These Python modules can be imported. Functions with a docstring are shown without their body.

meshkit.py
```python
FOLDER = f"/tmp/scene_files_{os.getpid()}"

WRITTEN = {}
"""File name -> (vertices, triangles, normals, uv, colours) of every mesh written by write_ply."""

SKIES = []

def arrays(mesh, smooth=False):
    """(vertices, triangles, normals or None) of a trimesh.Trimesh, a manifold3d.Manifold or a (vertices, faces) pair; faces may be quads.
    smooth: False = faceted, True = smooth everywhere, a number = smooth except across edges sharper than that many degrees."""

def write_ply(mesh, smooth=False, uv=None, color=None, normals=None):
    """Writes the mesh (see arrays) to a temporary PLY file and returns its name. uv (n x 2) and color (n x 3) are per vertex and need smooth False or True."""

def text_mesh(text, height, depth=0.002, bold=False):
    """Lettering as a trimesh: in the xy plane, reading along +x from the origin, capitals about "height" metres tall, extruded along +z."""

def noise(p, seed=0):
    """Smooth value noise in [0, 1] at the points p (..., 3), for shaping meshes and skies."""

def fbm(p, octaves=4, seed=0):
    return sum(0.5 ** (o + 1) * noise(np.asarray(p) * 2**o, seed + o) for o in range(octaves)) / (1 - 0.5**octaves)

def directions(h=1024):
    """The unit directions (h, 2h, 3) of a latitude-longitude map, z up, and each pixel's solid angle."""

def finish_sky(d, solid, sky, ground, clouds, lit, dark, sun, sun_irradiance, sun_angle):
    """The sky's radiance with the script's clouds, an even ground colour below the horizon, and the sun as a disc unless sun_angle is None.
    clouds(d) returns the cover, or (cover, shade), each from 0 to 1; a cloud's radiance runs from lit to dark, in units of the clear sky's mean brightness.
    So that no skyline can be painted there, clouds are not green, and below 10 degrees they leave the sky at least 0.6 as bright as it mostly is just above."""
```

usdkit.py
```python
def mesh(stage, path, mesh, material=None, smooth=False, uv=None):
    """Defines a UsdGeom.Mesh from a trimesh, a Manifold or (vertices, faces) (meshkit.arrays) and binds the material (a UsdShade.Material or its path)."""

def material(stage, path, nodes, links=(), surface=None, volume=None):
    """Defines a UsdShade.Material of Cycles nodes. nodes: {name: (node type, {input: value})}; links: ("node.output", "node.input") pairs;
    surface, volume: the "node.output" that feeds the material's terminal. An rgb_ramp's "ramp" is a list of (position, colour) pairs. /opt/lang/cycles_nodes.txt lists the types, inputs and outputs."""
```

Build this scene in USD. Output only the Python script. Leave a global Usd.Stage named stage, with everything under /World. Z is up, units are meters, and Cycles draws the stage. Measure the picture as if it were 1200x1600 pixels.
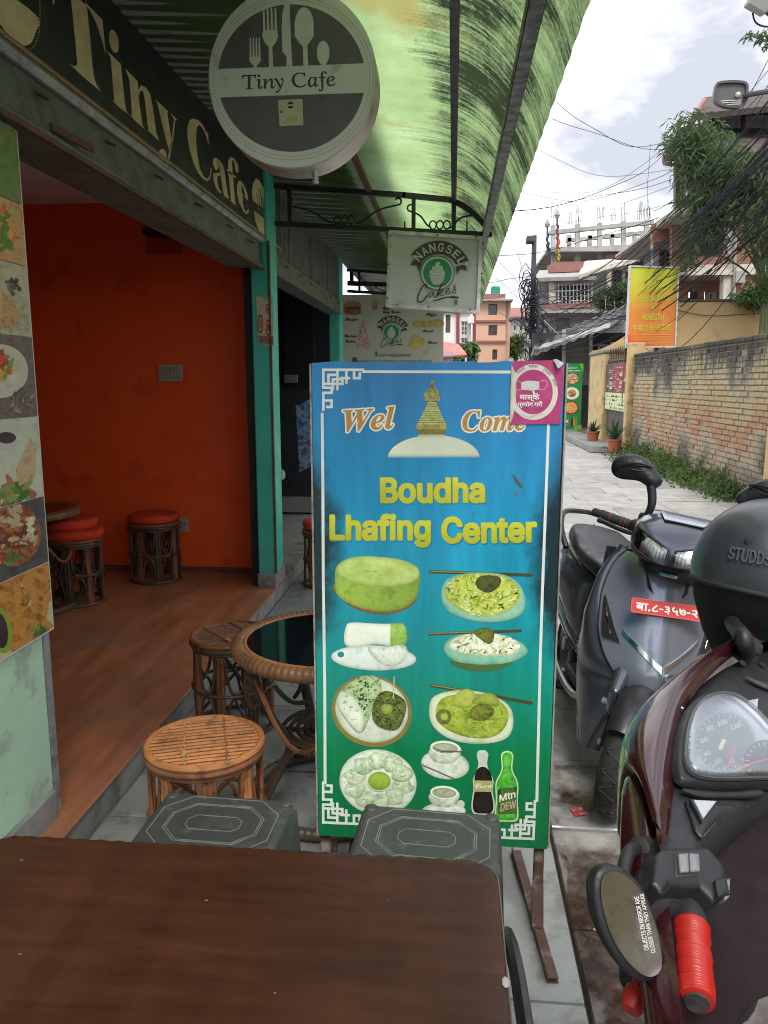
import math, random
import numpy as np, trimesh, usdkit, meshkit, manifold3d
from pxr import Usd, UsdGeom, UsdLux, UsdShade, Gf, Sdf, Vt
from shapely.geometry import Polygon, Point, LineString, MultiPolygon, box as sbox
from shapely.ops import unary_union
from shapely import affinity
import shapely
from scipy.spatial import Delaunay, cKDTree

stage = Usd.Stage.CreateInMemory()
UsdGeom.SetStageUpAxis(stage, 'Z'); UsdGeom.SetStageMetersPerUnit(stage, 1.0)
UsdGeom.Xform.Define(stage, '/World'); UsdGeom.Scope.Define(stage, '/World/Looks')

# ------------------------------------------------------------------ camera
EYE = np.array([0, 0, 1.47]); YAW, PITCH = math.radians(5.072), math.radians(9.555)
FWD = np.array([-math.sin(YAW)*math.cos(PITCH), math.cos(YAW)*math.cos(PITCH), -math.sin(PITCH)])
RIGHT = np.array([math.cos(YAW), math.sin(YAW), 0]); UP = np.cross(RIGHT, FWD)
EXPOSURE = 1.15
SUN_EL, SUN_AZ = math.radians(56), math.radians(165)       # azimuth measured from +y towards +x
SKY_STRENGTH, SUN_INT = 0.10, 0.40
cam = UsdGeom.Camera.Define(stage, '/World/camera')
cam.CreateHorizontalApertureAttr(24.0); cam.CreateVerticalApertureAttr(32.0); cam.CreateFocalLengthAttr(24.0)
cam.CreateClippingRangeAttr((0.02, 5000.0)); cam.CreateExposureAttr(EXPOSURE)
_m = np.eye(4); _m[0, :3], _m[1, :3], _m[2, :3], _m[3, :3] = RIGHT, UP, -FWD, EYE
cam.AddTransformOp().Set(Gf.Matrix4d(*[float(x) for x in _m.ravel()]))

# ------------------------------------------------------------------ sky and sun (bright overcast)
CLOUD_LO, CLOUD_HI = (3.35, 3.5, 3.95), (9.2, 9.4, 9.6)
sky = usdkit.material(stage, '/World/Looks/sky_mat', {
    'sky': ('sky_texture', {'sky_type': 'single_scattering', 'sun_disc': False, 'sun_elevation': SUN_EL, 'sun_rotation': SUN_AZ}),
    'tc': ('texture_coordinate', {}),
    'mp': ('mapping', {'scale': (1.0, 1.0, 2.0), 'location': (0.3, 0.1, 0.0)}),
    'n': ('noise_texture', {'scale': 2.3, 'detail': 7, 'roughness': 0.55, 'distortion': 0.25}),
    'r': ('rgb_ramp', {'ramp': [(0.0, CLOUD_LO), (0.40, CLOUD_LO), (0.56, CLOUD_HI), (1, CLOUD_HI)]}),
    'n2': ('noise_texture', {'scale': 1.6, 'detail': 5, 'roughness': 0.5}),
    'cov': ('map_range', {'from_min': 0.3, 'from_max': 0.5, 'to_min': 0.80, 'to_max': 0.97, 'clamp': True}),
    'mx': ('mix_color', {'use_clamp': False}), 'bg': ('background_shader', {'strength': SKY_STRENGTH})},
    [('tc.generated', 'mp.vector'), ('mp.vector', 'n.vector'), ('tc.generated', 'n2.vector'), ('n.fac', 'r.fac'), ('n2.fac', 'cov.value'), ('cov.result', 'mx.fac'),
     ('sky.color', 'mx.a'), ('r.color', 'mx.b'), ('mx.result', 'bg.color')], surface='bg.background')
dome = UsdLux.DomeLight.Define(stage, '/World/sky')
UsdShade.MaterialBindingAPI.Apply(dome.GetPrim()).Bind(sky)
dome.GetPrim().SetCustomDataByKey('kind', 'structure')
sun = UsdLux.DistantLight.Define(stage, '/World/sun')
sun.CreateNormalizeAttr(True); sun.CreateIntensityAttr(SUN_INT); sun.CreateAngleAttr(25.0); sun.CreateColorAttr(Gf.Vec3f(1, 0.96, 0.9))
sun.AddRotateXYZOp().Set(Gf.Vec3f(90 - math.degrees(SUN_EL) - 0.0, 0, 0) if False else Gf.Vec3f(-(90 - math.degrees(SUN_EL)), 0, -math.degrees(SUN_AZ)))

# ------------------------------------------------------------------ a photograph pixel as a point on a plane of the place
def _ray(p): return (p[0]-600)*RIGHT + (800-p[1])*UP + 1200.0*FWD
def pz(px, py, z=0.0): r = _ray((px, py)); return EYE + r*((z-EYE[2])/r[2])
def py_(px, py, y): r = _ray((px, py)); return EYE + r*(y/r[1])
def px_(px, py, x): r = _ray((px, py)); return EYE + r*(x/r[0])
class Plane:
    """A flat print surface: maps photo pixels to points on it, k millimetres proud."""
    def __init__(s, o, n): s.o, s.n = np.array(o, float), np.array(n, float)/np.linalg.norm(n)
    def at(s, pts, k=0.0):
        pts = np.atleast_2d(np.asarray(pts, float)); o = s.o + s.n*k*0.001
        r = (pts[:, :1]-600)*RIGHT + (800-pts[:, 1:2])*UP + 1200.0*FWD
        return EYE + r*(((o-EYE)@s.n)/(r@s.n))[:, None]

# ------------------------------------------------------------------ scene tree
_used = {}
def numbered(path):
    k = _used.get(path, 0); _used[path] = k+1
    return path if k == 0 else f'{path}_{k:03d}'
def tag(prim, label=None, cat=None, group=None, kind=None):
    for k, v in (('label', label), ('category', cat), ('group', group), ('kind', kind)):
        if v: prim.SetCustomDataByKey(k, v)
class Thing:
    def __init__(s, name, label=None, cat=None, base=(0, 0, 0), group=None, kind=None, rot=None, path=None):
        s.path = path or numbered('/World/'+name); s.base = np.array(base, float)
        s.x = UsdGeom.Xform.Define(stage, s.path); s.R = np.eye(3)
        if path is None:
            m = np.eye(4); m[3, :3] = s.base
            if rot is not None: s.R = np.asarray(rot, float); m[:3, :3] = s.R.T
            s.x.AddTransformOp().Set(Gf.Matrix4d(*[float(v) for v in m.ravel()]))
        s.prim = s.x.GetPrim(); tag(s.prim, label, cat, group, kind)
    def part(s, name, m, material, smooth=30, label=None, local=False, parent=None, kind=None, col=None):
        """adds a mesh part; coordinates are the world's unless local"""
        if isinstance(m, list): m = cat(m)
        v, f, n = meshkit.arrays(m, False)
        if not local: v = (v-s.base)@s.R
        p = numbered((parent or s.path)+'/'+name)
        put(p, v, f, material, smooth, col)
        if label or kind: tag(stage.GetPrimAtPath(p), label, kind=kind)
        return p
def put(p, v, f, material, smooth, col=None):
    if col is not None: smooth = False
    msh = usdkit.mesh(stage, p, trimesh.Trimesh(v, f, process=False), material, smooth=smooth)
    if col is not None:
        UsdGeom.PrimvarsAPI(msh).CreatePrimvar('col', Sdf.ValueTypeNames.Color3fArray, 'vertex').Set(Vt.Vec3fArray.FromNumpy(np.asarray(col, np.float32)))
    return msh
def single(name, m, material, label=None, category=None, group=None, kind=None, smooth=30, col=None):
    if isinstance(m, list): m = cat(m)
    v, f, n = meshkit.arrays(m, False); p = numbered('/World/'+name)
    put(p, v, f, material, smooth, col); tag(stage.GetPrimAtPath(p), label, category, group, kind); return p
def copy_of(src, name, label, cat_, base, rz=0.0, group=None, scale=1.0, tilt=None):
    p = numbered('/World/'+name); x = UsdGeom.Xform.Define(stage, p)
    c, s_ = math.cos(rz)*scale, math.sin(rz)*scale
    R = np.array([[c, -s_, 0], [s_, c, 0], [0, 0, scale]])
    if tilt is not None: R = R@np.asarray(tilt)
    m = np.eye(4); m[:3, :3] = R.T; m[3, :3] = base
    x.AddTransformOp().Set(Gf.Matrix4d(*[float(v) for v in m.ravel()]))
    x.GetPrim().GetReferences().AddInternalReference(src); x.GetPrim().SetInstanceable(True)
    for k in ('label', 'category', 'group', 'kind'): x.GetPrim().ClearCustomDataByKey(k)
    tag(x.GetPrim(), label, cat_, group); return p
def proto(name): # a class prim that repeats refer to
    p = '/World/Looks/'+name; stage.CreateClassPrim(p)
    t = Thing.__new__(Thing); t.path, t.base, t.R = p, np.zeros(3), np.eye(3); t.prim = stage.GetPrimAtPath(p); return t

# ------------------------------------------------------------------ shapes
def cat(ms): return trimesh.util.concatenate([m if isinstance(m, trimesh.Trimesh) else trimesh.Trimesh(*meshkit.arrays(m)[:2], process=False) for m in ms])
def tri(v, f): return trimesh.Trimesh(np.asarray(v, float), np.asarray(f, int), process=False)
def bx(x0, x1, y0, y1, z0, z1, c=0.0):
    lo, hi = np.minimum([x0, y0, z0], [x1, y1, z1]), np.maximum([x0, y0, z0], [x1, y1, z1])
    if c <= 0: return trimesh.creation.box(bounds=[lo, hi])
    c = min(c, 0.45*(hi-lo).min()); pts = []
    for k in np.ndindex(2, 2, 2):
        p = np.where(k, hi, lo); s = np.where(k, -1, 1)*c
        for a in range(3): q = p+s; q[a] = p[a]; pts.append(q)
    return trimesh.convex.convex_hull(np.array(pts))
def move(m, o=(0, 0, 0), R=None):
    if isinstance(m, list): m = cat(m)
    m = m.copy()
    if R is not None: m.vertices = m.vertices@np.asarray(R).T
    m.vertices = m.vertices+np.asarray(o, float); return m
def rotz(a): c, s = math.cos(a), math.sin(a); return np.array([[c, -s, 0], [s, c, 0], [0, 0, 1.]])
def rotx(a): c, s = math.cos(a), math.sin(a); return np.array([[1., 0, 0], [0, c, -s], [0, s, c]])
def roty(a): c, s = math.cos(a), math.sin(a); return np.array([[c, 0, s], [0, 1., 0], [-s, 0, c]])
def frame(ez, hint=(0, 0, 1)):
    ez = np.asarray(ez, float); ez = ez/np.linalg.norm(ez); ex = np.cross(hint, ez)
    if np.linalg.norm(ex) < 1e-6: ex = np.cross((0, 1, 0), ez)
    ex /= np.linalg.norm(ex); return np.column_stack([ex, np.cross(ez, ex), ez])
def beam(a, b, w, h=None, c=0.0, hint=(0, 0, 1)):
    """a square bar from a to b: w wide across, h deep along the hint"""
    a, b = np.asarray(a, float), np.asarray(b, float); L = np.linalg.norm(b-a); h = h or w
    return move(bx(-w/2, w/2, -h/2, h/2, 0, L, c), a, frame(b-a, hint))
def tube(pts, r, n=8, closed=False, caps=True):
    pts = np.asarray(pts, float); N = len(pts); r = np.broadcast_to(np.asarray(r, float), N)
    t = (np.roll(pts, -1, 0)-np.roll(pts, 1, 0)) if closed else np.gradient(pts, axis=0)
    t /= np.maximum(np.linalg.norm(t, axis=1, keepdims=True), 1e-12)
    u = np.cross(t[0], (0, 0, 1)); u = u if np.linalg.norm(u) > 1e-3 else np.cross(t[0], (0, 1, 0)); u /= np.linalg.norm(u)
    rings = []; an = np.arange(n)*2*math.pi/n
    for i in range(N):
        u = u-t[i]*(u@t[i]); u /= np.linalg.norm(u); w = np.cross(t[i], u)
        rings.append(pts[i]+r[i]*(np.cos(an)[:, None]*u+np.sin(an)[:, None]*w))
    return loft(rings, closed, caps)
def loft(rings, closed=False, caps=True):
    rings = [np.asarray(q, float) for q in rings]; n = len(rings[0]); N = len(rings); f = []
    i = np.arange(n); j = (i+1) % n
    for k in range(N if closed else N-1):
        a, b = k*n, ((k+1) % N)*n
        f += [np.column_stack([a+i, a+j, b+j]), np.column_stack([a+i, b+j, b+i])]
    v = np.vstack(rings)
    if caps and not closed:
        v = np.vstack([v, rings[0].mean(0), rings[-1].mean(0)]); m = N*n
        f += [np.column_stack([j, i, np.full(n, m)]), np.column_stack([(N-1)*n+i, (N-1)*n+j, np.full(n, m+1)])]
    m = tri(v, np.vstack(f))
    if m.volume < 0: m.invert()
    return m
def lathe(prof, n=24, o=(0, 0, 0)):
    a = np.arange(n)*2*math.pi/n
    m = loft([np.column_stack([r*np.cos(a), r*np.sin(a), np.full(n, z)]) for r, z in prof])
    return move(m, o)
def grid(P, closed_u=False):
    """a sheet from an array of points (n, m, 3)"""
    n, m = P.shape[:2]; i, j = np.meshgrid(np.arange(n-1), np.arange(m-1), indexing='ij'); a = (i*m+j).ravel()
    return tri(P.reshape(-1, 3), np.vstack([np.column_stack([a, a+m, a+m+1]), np.column_stack([a, a+m+1, a+1])]))
def slab(P, t, flip=False):
    """a sheet (n, m, 3) given thickness t along its normals, with closed rims"""
    g = grid(P); nrm = g.vertex_normals*(-1 if flip else 1); n, m = P.shape[:2]; V = g.vertices; W = V-nrm*t; N = n*m
    f = [g.faces, g.faces[:, ::-1]+N]
    ring = np.concatenate([np.arange(m-1), np.arange(n-1)*m+m-1, (n*m-1)-np.arange(m-1), (n-1-np.arange(n-1))*m]); nx = np.roll(ring, -1)
    f += [np.column_stack([ring, ring+N, nx]), np.column_stack([nx, ring+N, nx+N])]
    mm = tri(np.vstack([V, W]), np.vstack(f)); mm.fix_normals(); return mm
def ext(poly, h):
    if isinstance(poly, MultiPolygon) or hasattr(poly, 'geoms'): return cat([ext(g, h) for g in poly.geoms if g.area > 0])
    return trimesh.creation.extrude_polygon(poly, h, engine='earcut')
def onto(m, o, eu, ev, ew=None):
    eu, ev = np.asarray(eu, float), np.asarray(ev, float); ew = np.cross(eu, ev) if ew is None else np.asarray(ew, float)
    m = m.copy(); m.vertices = np.asarray(o, float)+m.vertices@np.array([eu, ev, ew])
    if np.cross(eu, ev)@ew < 0: m.invert()
    return m
def sphere_hull(pts, sub=2):
    s = [manifold3d.Manifold.sphere(r, 20).translate((x, y, z)) for x, y, z, r in pts]
    m = manifold3d.Manifold.batch_hull(s).to_mesh(); return tri(m.vert_properties[:, :3], m.tri_verts)
def tri2d(poly, step, rings=()):
    """points and triangles that fill a polygon finely"""
    if hasattr(poly, 'geoms'):
        V, F, n = [], [], 0
        for g in poly.geoms:
            if g.area > 0: v, f = tri2d(g, step, rings); V.append(v); F.append(f+n); n += len(v)
        return np.vstack(V), np.vstack(F)
    b = []
    for ring in (poly.exterior, *poly.interiors):
        k = max(8, int(ring.length/step)); b.append(np.array([ring.interpolate(i/k, normalized=True).coords[0] for i in range(k)]))
        b.append(np.array(ring.coords)[:-1])
    b = np.vstack(b); x0, y0, x1, y1 = poly.bounds
    X, Y = np.meshgrid(np.arange(x0+step/2, x1, step), np.arange(y0+step/2, y1, step)); g = np.column_stack([X.ravel(), Y.ravel()])
    g[:, 0] += (np.arange(len(g)) % 2)*step*0.2
    if len(g): g = g[shapely.contains_xy(poly.buffer(-max([step*0.35]+[r_+step*0.4 for r_ in rings])), g[:, 0], g[:, 1])]
    for r_ in rings:
        for q in getattr(poly.buffer(-r_), 'geoms', [poly.buffer(-r_)]):
            if q.area > 0: k = max(8, int(q.exterior.length/step)); b = np.vstack([b, [q.exterior.interpolate(i/k, normalized=True).coords[0] for i in range(k)]])
    v = np.unique(np.round(np.vstack([b, g]), 5), axis=0)
    f = Delaunay(v).simplices; c = v[f].mean(1); f = f[shapely.contains_xy(poly.buffer(step*0.02), c[:, 0], c[:, 1])]
    A = v[f]; area = np.cross(A[:, 1]-A[:, 0], A[:, 2]-A[:, 0]); f = f[np.abs(area) > 1e-9]; area = area[np.abs(area) > 1e-9]
    f[area < 0] = f[area < 0][:, ::-1]; return v, f
def pillow(poly, h, rim, step=None, base=0.0, power=2.0, smooth_z=6):
    """a domed plate over a polygon: height base at its edge (closed flat underneath), rising by h over a rim width"""
    step = step or rim/3; v, f = tri2d(poly, step, [rim*k for k in ((0.1, 0.3, 0.6, 1.0) if step > rim/5 else (0.1, 0.3))])
    d = shapely.distance(shapely.points(v), poly.boundary); t = np.clip(d/rim, 0, 1); z = base+h*(1-(1-t)**power)**(1/power)
    e0 = np.unique(np.sort(np.vstack([f[:, [0, 1]], f[:, [1, 2]], f[:, [2, 0]]]), 1), axis=0); inner = d > rim*0.12
    for _ in range(smooth_z):
        acc, cnt = np.zeros(len(v)), np.zeros(len(v))
        for i, j in ((0, 1), (1, 0)): np.add.at(acc, e0[:, i], z[e0[:, j]]); np.add.at(cnt, e0[:, i], 1)
        z = np.where(inner, 0.5*z+0.5*acc/np.maximum(cnt, 1), z)
    top = np.column_stack([v, z]); bot = np.column_stack([v, np.zeros(len(v))]); n = len(v)
    e = np.vstack([f[:, [0, 1]], f[:, [1, 2]], f[:, [2, 0]]]); key = {tuple(x) for x in e.tolist()}
    bd = np.array([x for x in key if (x[1], x[0]) not in key])
    fs = [f, f[:, ::-1]+n, np.column_stack([bd[:, 0], bd[:, 0]+n, bd[:, 1]]), np.column_stack([bd[:, 1], bd[:, 0]+n, bd[:, 1]+n])]
    m = tri(np.vstack([top, bot]), np.vstack(fs)); m.fix_normals(); return m
def spline(pts, n=24, closed=False):
    from scipy.interpolate import CubicSpline
    p = np.asarray(pts, float)
    if closed: p = np.vstack([p, p[:1]])
    t = np.concatenate([[0], np.cumsum(np.linalg.norm(np.diff(p, axis=0), axis=1)**0.5)])
    return CubicSpline(t, p, bc_type='periodic' if closed else 'natural')(np.linspace(0, t[-1], n+1 if closed else n))[:n]
def spoly(pts, n=60): return Polygon(spline(pts, n, True)).buffer(0)
def ell(cx, cy, rx, ry, rot=0, n=48): return affinity.translate(affinity.rotate(affinity.scale(Point(0, 0).buffer(1, quad_segs=n//4), rx, ry), rot), cx, cy)
def smoothstep(a, b, x): t = np.clip((np.asarray(x, float)-a)/(b-a), 0, 1); return t*t*(3-2*t)

# ------------------------------------------------------------------ colour
def lin(c):
    c = np.asarray(c, float)/255; return np.where(c <= 0.04045, c/12.92, ((c+0.055)/1.055)**2.4)
def hexc(h): return lin([int(h[i:i+2], 16) for i in (0, 2, 4)])
_mats = {}
def mat(name, base, rough=0.5, var=0.15, scale=6.0, bump=0.0, bscale=40.0, metal=0.0, coat=0.0, spots=None, spec=0.5, stretch=None, world=False, alpha=None, island=0.0, rvar=0.12, detail=4, transl=0.0):
    """A principled material with noise in colour, gloss and relief. spots = (colour, amount 0..1, scale): dirt or wear with a shape of its own."""
    if name in _mats: return _mats[name]
    base = np.asarray(base, float)
    N = {'tc': ('texture_coordinate', {}), 'geo': ('geometry', {}), 'n': ('noise_texture', {'scale': scale, 'detail': detail, 'roughness': 0.6}),
         'r': ('rgb_ramp', {'ramp': [(0.25, base*(1-var)), (0.5, base), (0.75, np.clip(base*(1+var), 0, 1))]}),
         'nr': ('noise_texture', {'scale': scale*2.7, 'detail': 3}), 'rr': ('map_range', {'from_min': 0.3, 'from_max': 0.7, 'to_min': max(rough-rvar, 0.02), 'to_max': min(rough+rvar, 1)}),
         'p': ('principled_bsdf', {'metallic': metal, 'coat_weight': coat, 'coat_roughness': 0.06, 'specular_ior_level': spec})}
    src = 'geo.position' if world else 'tc.object'
    L = [('n.fac', 'r.fac'), ('nr.fac', 'rr.value'), ('rr.result', 'p.roughness')]
    if stretch: N['mp'] = ('mapping', {'scale': stretch}); L.append((src, 'mp.vector')); src = 'mp.vector'
    L += [(src, 'n.vector'), (src, 'nr.vector')]; out = 'r.color'
    if island:
        N['oi'] = ('object_info', {}); N['im'] = ('map_range', {'from_min': 0, 'from_max': 1, 'to_min': 1-island, 'to_max': 1+island}); N['hs'] = ('hsv', {})
        L += [('oi.random', 'im.value'), ('im.result', 'hs.value'), (out, 'hs.color')]; out = 'hs.color'
    if spots:
        c, amt, sc = spots[:3]
        N['sn'] = ('noise_texture', {'scale': sc, 'detail': 6, 'roughness': 0.65}); N['sm'] = ('map_range', {'from_min': 0.62-0.3*amt, 'from_max': 0.72-0.25*amt, 'to_min': 0, 'to_max': min(1, 0.5+amt/2), 'clamp': True})
        N['mx'] = ('mix_color', {'b': c}); L += [(src, 'sn.vector'), ('sn.fac', 'sm.value'), ('sm.result', 'mx.fac'), (out, 'mx.a')]; out = 'mx.result'
    L.append((out, 'p.base_color'))
    if bump:
        N['bn'] = ('noise_texture', {'scale': bscale, 'detail': 5, 'roughness': 0.6}); N['b'] = ('bump', {'strength': 0.6, 'distance': bump})
        L += [(src, 'bn.vector'), ('bn.fac', 'b.height'), ('b.normal', 'p.normal')]
    surf = 'p.BSDF'
    if transl:
        N['tr'] = ('translucent_bsdf', {}); N['mc'] = ('mix_closure', {'fac': transl}); L += [(out, 'tr.color'), ('p.BSDF', 'mc.closure1'), ('tr.BSDF', 'mc.closure2')]; surf = 'mc.closure'
    _mats[name] = usdkit.material(stage, '/World/Looks/'+name, N, L, surface=surf); return _mats[name]
def printed(name, rough=0.35, fade=0.12, scale=9.0, grime=(0.03, 0.035, 0.03), amt=0.15, gscale=14.0):
    """ink on a sheet: the colour comes from the mesh's own print colours, a little faded and dirty"""
    if name in _mats: return _mats[name]
    N = {'a': ('attribute', {'attribute': 'col'}), 'tc': ('texture_coordinate', {}), 'n': ('noise_texture', {'scale': scale, 'detail': 5, 'roughness': 0.6}),
         'm': ('map_range', {'from_min': 0.3, 'from_max': 0.7, 'to_min': 1-fade, 'to_max': 1+fade}), 'h': ('hsv', {}),
         'sn': ('noise_texture', {'scale': gscale, 'detail': 7, 'roughness': 0.7}), 'sm': ('map_range', {'from_min': 0.5, 'from_max': 0.75, 'to_min': 0, 'to_max': amt*2, 'clamp': True}),
         'mx': ('mix_color', {'b': grime}), 'rr': ('map_range', {'from_min': 0.3, 'from_max': 0.7, 'to_min': rough-0.08, 'to_max': rough+0.15}),
         'p': ('principled_bsdf', {})}
    L = [('tc.object', 'n.vector'), ('tc.object', 'sn.vector'), ('n.fac', 'm.value'), ('m.result', 'h.value'), ('a.color', 'h.color'), ('h.color', 'mx.a'), ('sn.fac', 'sm.value'),
         ('sm.result', 'mx.fac'), ('mx.result', 'p.base_color'), ('n.fac', 'rr.value'), ('rr.result', 'p.roughness')]
    _mats[name] = usdkit.material(stage, '/World/Looks/'+name, N, L, surface='p.BSDF'); return _mats[name]
def metal(name, base, rough=0.3, **k): return mat(name, base, rough, metal=1.0, **{'var': 0.1, **k})

# ------------------------------------------------------------------ prints: polygons in photo pixels laid on a plane
def flat(c):
    c = np.asarray(c, float); return lambda p: np.broadcast_to(c, (len(p), 3))
def vgrad(y0, c0, y1, c1): return lambda p: (lambda t: c0*(1-t)+c1*t)(np.clip((p[:, 1:2]-y0)/(y1-y0), 0, 1))
def mottle(cols, s, seed=0, ox=1.0, sharp=1.0):
    cols = np.asarray(cols, float)
    def fn(p):
        q = np.column_stack([p[:, 0]/s*ox, p[:, 1]/s, np.full(len(p), seed*3.7)]); t = 0.62*meshkit.fbm(q, 4, seed)+0.38*meshkit.fbm(q*3.1+5, 4, seed+9)
        t = np.clip((t-0.5)*2.9*sharp+0.5, 0, 0.9999)*(len(cols)-1); i = np.minimum(t.astype(int), len(cols)-2); w = (t-i)[:, None]
        return cols[i]*(1-w)+cols[i+1]*w
    return fn
class _Fonts:
    def __init__(s, f): s.f = f
    def glob(s, pattern): return [x for x in _glob.glob(pattern.replace('Inter.woff2', s.f))]
import glob as _glob
DEVA, MATH, CJK = 'NotoSansDevanagari-Regular.woff2', 'NotoSansMath-Regular.woff2', 'Noto Sans CJK Regular.woff2'
def letters(txt, h, depth=0.002, bold=False, font=None):
    """the kit's lettering, in another of the installed faces if one is named"""
    if not font: return meshkit.text_mesh(txt, h, depth, bold)
    was = meshkit.glob; meshkit.glob = _Fonts(font)
    try: return meshkit.text_mesh(txt, h, depth, bold)
    finally: meshkit.glob = was
def serif(t, up=0x1D400, lo=0x1D41A): return ''.join(chr(up+ord(c)-65) if 'A' <= c <= 'Z' else chr(lo+ord(c)-97) if 'a' <= c <= 'z' else c for c in t)
def script(t): return serif(t, 0x1D4D0, 0x1D4EA)
def slanted(t): return serif(t, 0x1D468, 0x1D482)
class Print:
    def __init__(s, plane, thing, material): s.pl, s.t, s.m, s.k = plane, thing, material, 0.5; s.dk, s.reset, s.fine, s.round, s.gain = 0.05, False, 1.0, 0.0, 1.0; s.v, s.f, s.c, s.n = [], [], [], 0
    def add(s, v2, f, c, k=None):
        k = s.k if k is None else k
        w = s.pl.at(v2, k); s.v.append(w); s.f.append(np.asarray(f)+s.n); s.c.append(np.broadcast_to(np.asarray(c, float)*s.gain, (len(v2), 3))); s.n += len(v2)
        s.k += s.dk
    def poly(s, poly, col, step=None):
        if poly.is_empty: return
        fn = col if callable(col) else None
        if fn is None and step is None:
            for g in getattr(poly, 'geoms', [poly]):
                if g.area <= 0: continue
                m = trimesh.creation.extrude_polygon(g, 1.0, engine='earcut'); top = m.vertices[:, 2] > 0.5
                fs = m.faces[top[m.faces].all(1)]; s.add(m.vertices[:, :2], fs, col); s.k -= s.dk
            s.k += s.dk; return
        v, f = tri2d(poly, (step or 3.0)*s.fine); c = fn(v) if fn else np.broadcast_to(np.asarray(col, float), (len(v), 3))
        if fn and s.round: # the printed photographs have rounded, lit dishes
            d = shapely.distance(shapely.points(v), poly.boundary); y0, y1 = poly.bounds[1], poly.bounds[3]
            c = c*((1-s.round)+s.round*1.25*np.clip(d/6, 0, 1)**0.7+s.round*0.5*(0.5-(v[:, 1]-y0)/max(y1-y0, 1e-6)))[:, None]
        s.add(v, f, np.clip(c, 0, 1))
    def scatter(s, poly, n, L, w, cols, seed, curl=1.0):
        """short curved strokes inside an outline: noodles, pleats, shreds"""
        r = np.random.RandomState(seed); x0, y0, x1, y1 = poly.bounds; G = {}
        for i in range(n):
            for _ in range(20):
                c = np.array([r.uniform(x0, x1), r.uniform(y0, y1)])
                if shapely.contains_xy(poly, *c): break
            a = r.uniform(0, 6.28); b = a+r.normal()*curl; l = L*r.uniform(0.5, 1.2); p = [c, c+l*np.array([math.cos(a), 0.6*math.sin(a)]), c+l*np.array([math.cos(a)+math.cos(b), 0.6*(math.sin(a)+math.sin(b))])]
            g = LineString(spline(p, 7)).buffer(w*r.uniform(0.6, 1.2)/2, quad_segs=2).intersection(poly)
            G.setdefault(r.randint(len(cols)), []).append(g)
        for k, gs in sorted(G.items()):
            for g in gs: s.poly(g, hexc(cols[k])); s.k -= s.dk
            s.k += s.dk
    def stroke(s, pts, w, col, n=None): s.poly(LineString(spline(pts, n) if n else pts).buffer(w/2, cap_style='round'), col)
    def text(s, txt, p0, p1, h, col, bold=False, grow=0, skew=0.0, font=None):
        """a line of lettering from baseline point p0 to p1, capitals h pixels tall"""
        m = letters(txt, 1.0, 0.1, bold, font); v = m.vertices; top = v[:, 2] > 0.05; f = m.faces[top[m.faces].all(1)]
        p0, p1 = np.asarray(p0, float), np.asarray(p1, float); x0, x1 = v[:, 0].min(), v[:, 0].max(); d = (p1-p0)/(x1-x0); u = np.array([p1[1]-p0[1], -(p1[0]-p0[0])]); u = u/np.linalg.norm(u)*h
        q = p0+np.outer(v[:, 0]-x0+v[:, 1]*skew*h/np.linalg.norm(d)*1.0, d)+np.outer(v[:, 1], u)
        if grow or callable(col):
            pol = unary_union([Polygon(q[t]).buffer(0.01) for t in f])
            if grow: pol = pol.buffer(grow)
            s.poly(pol, col, 3.0 if callable(col) else None)
        else: s.add(q, f, col)
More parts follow.
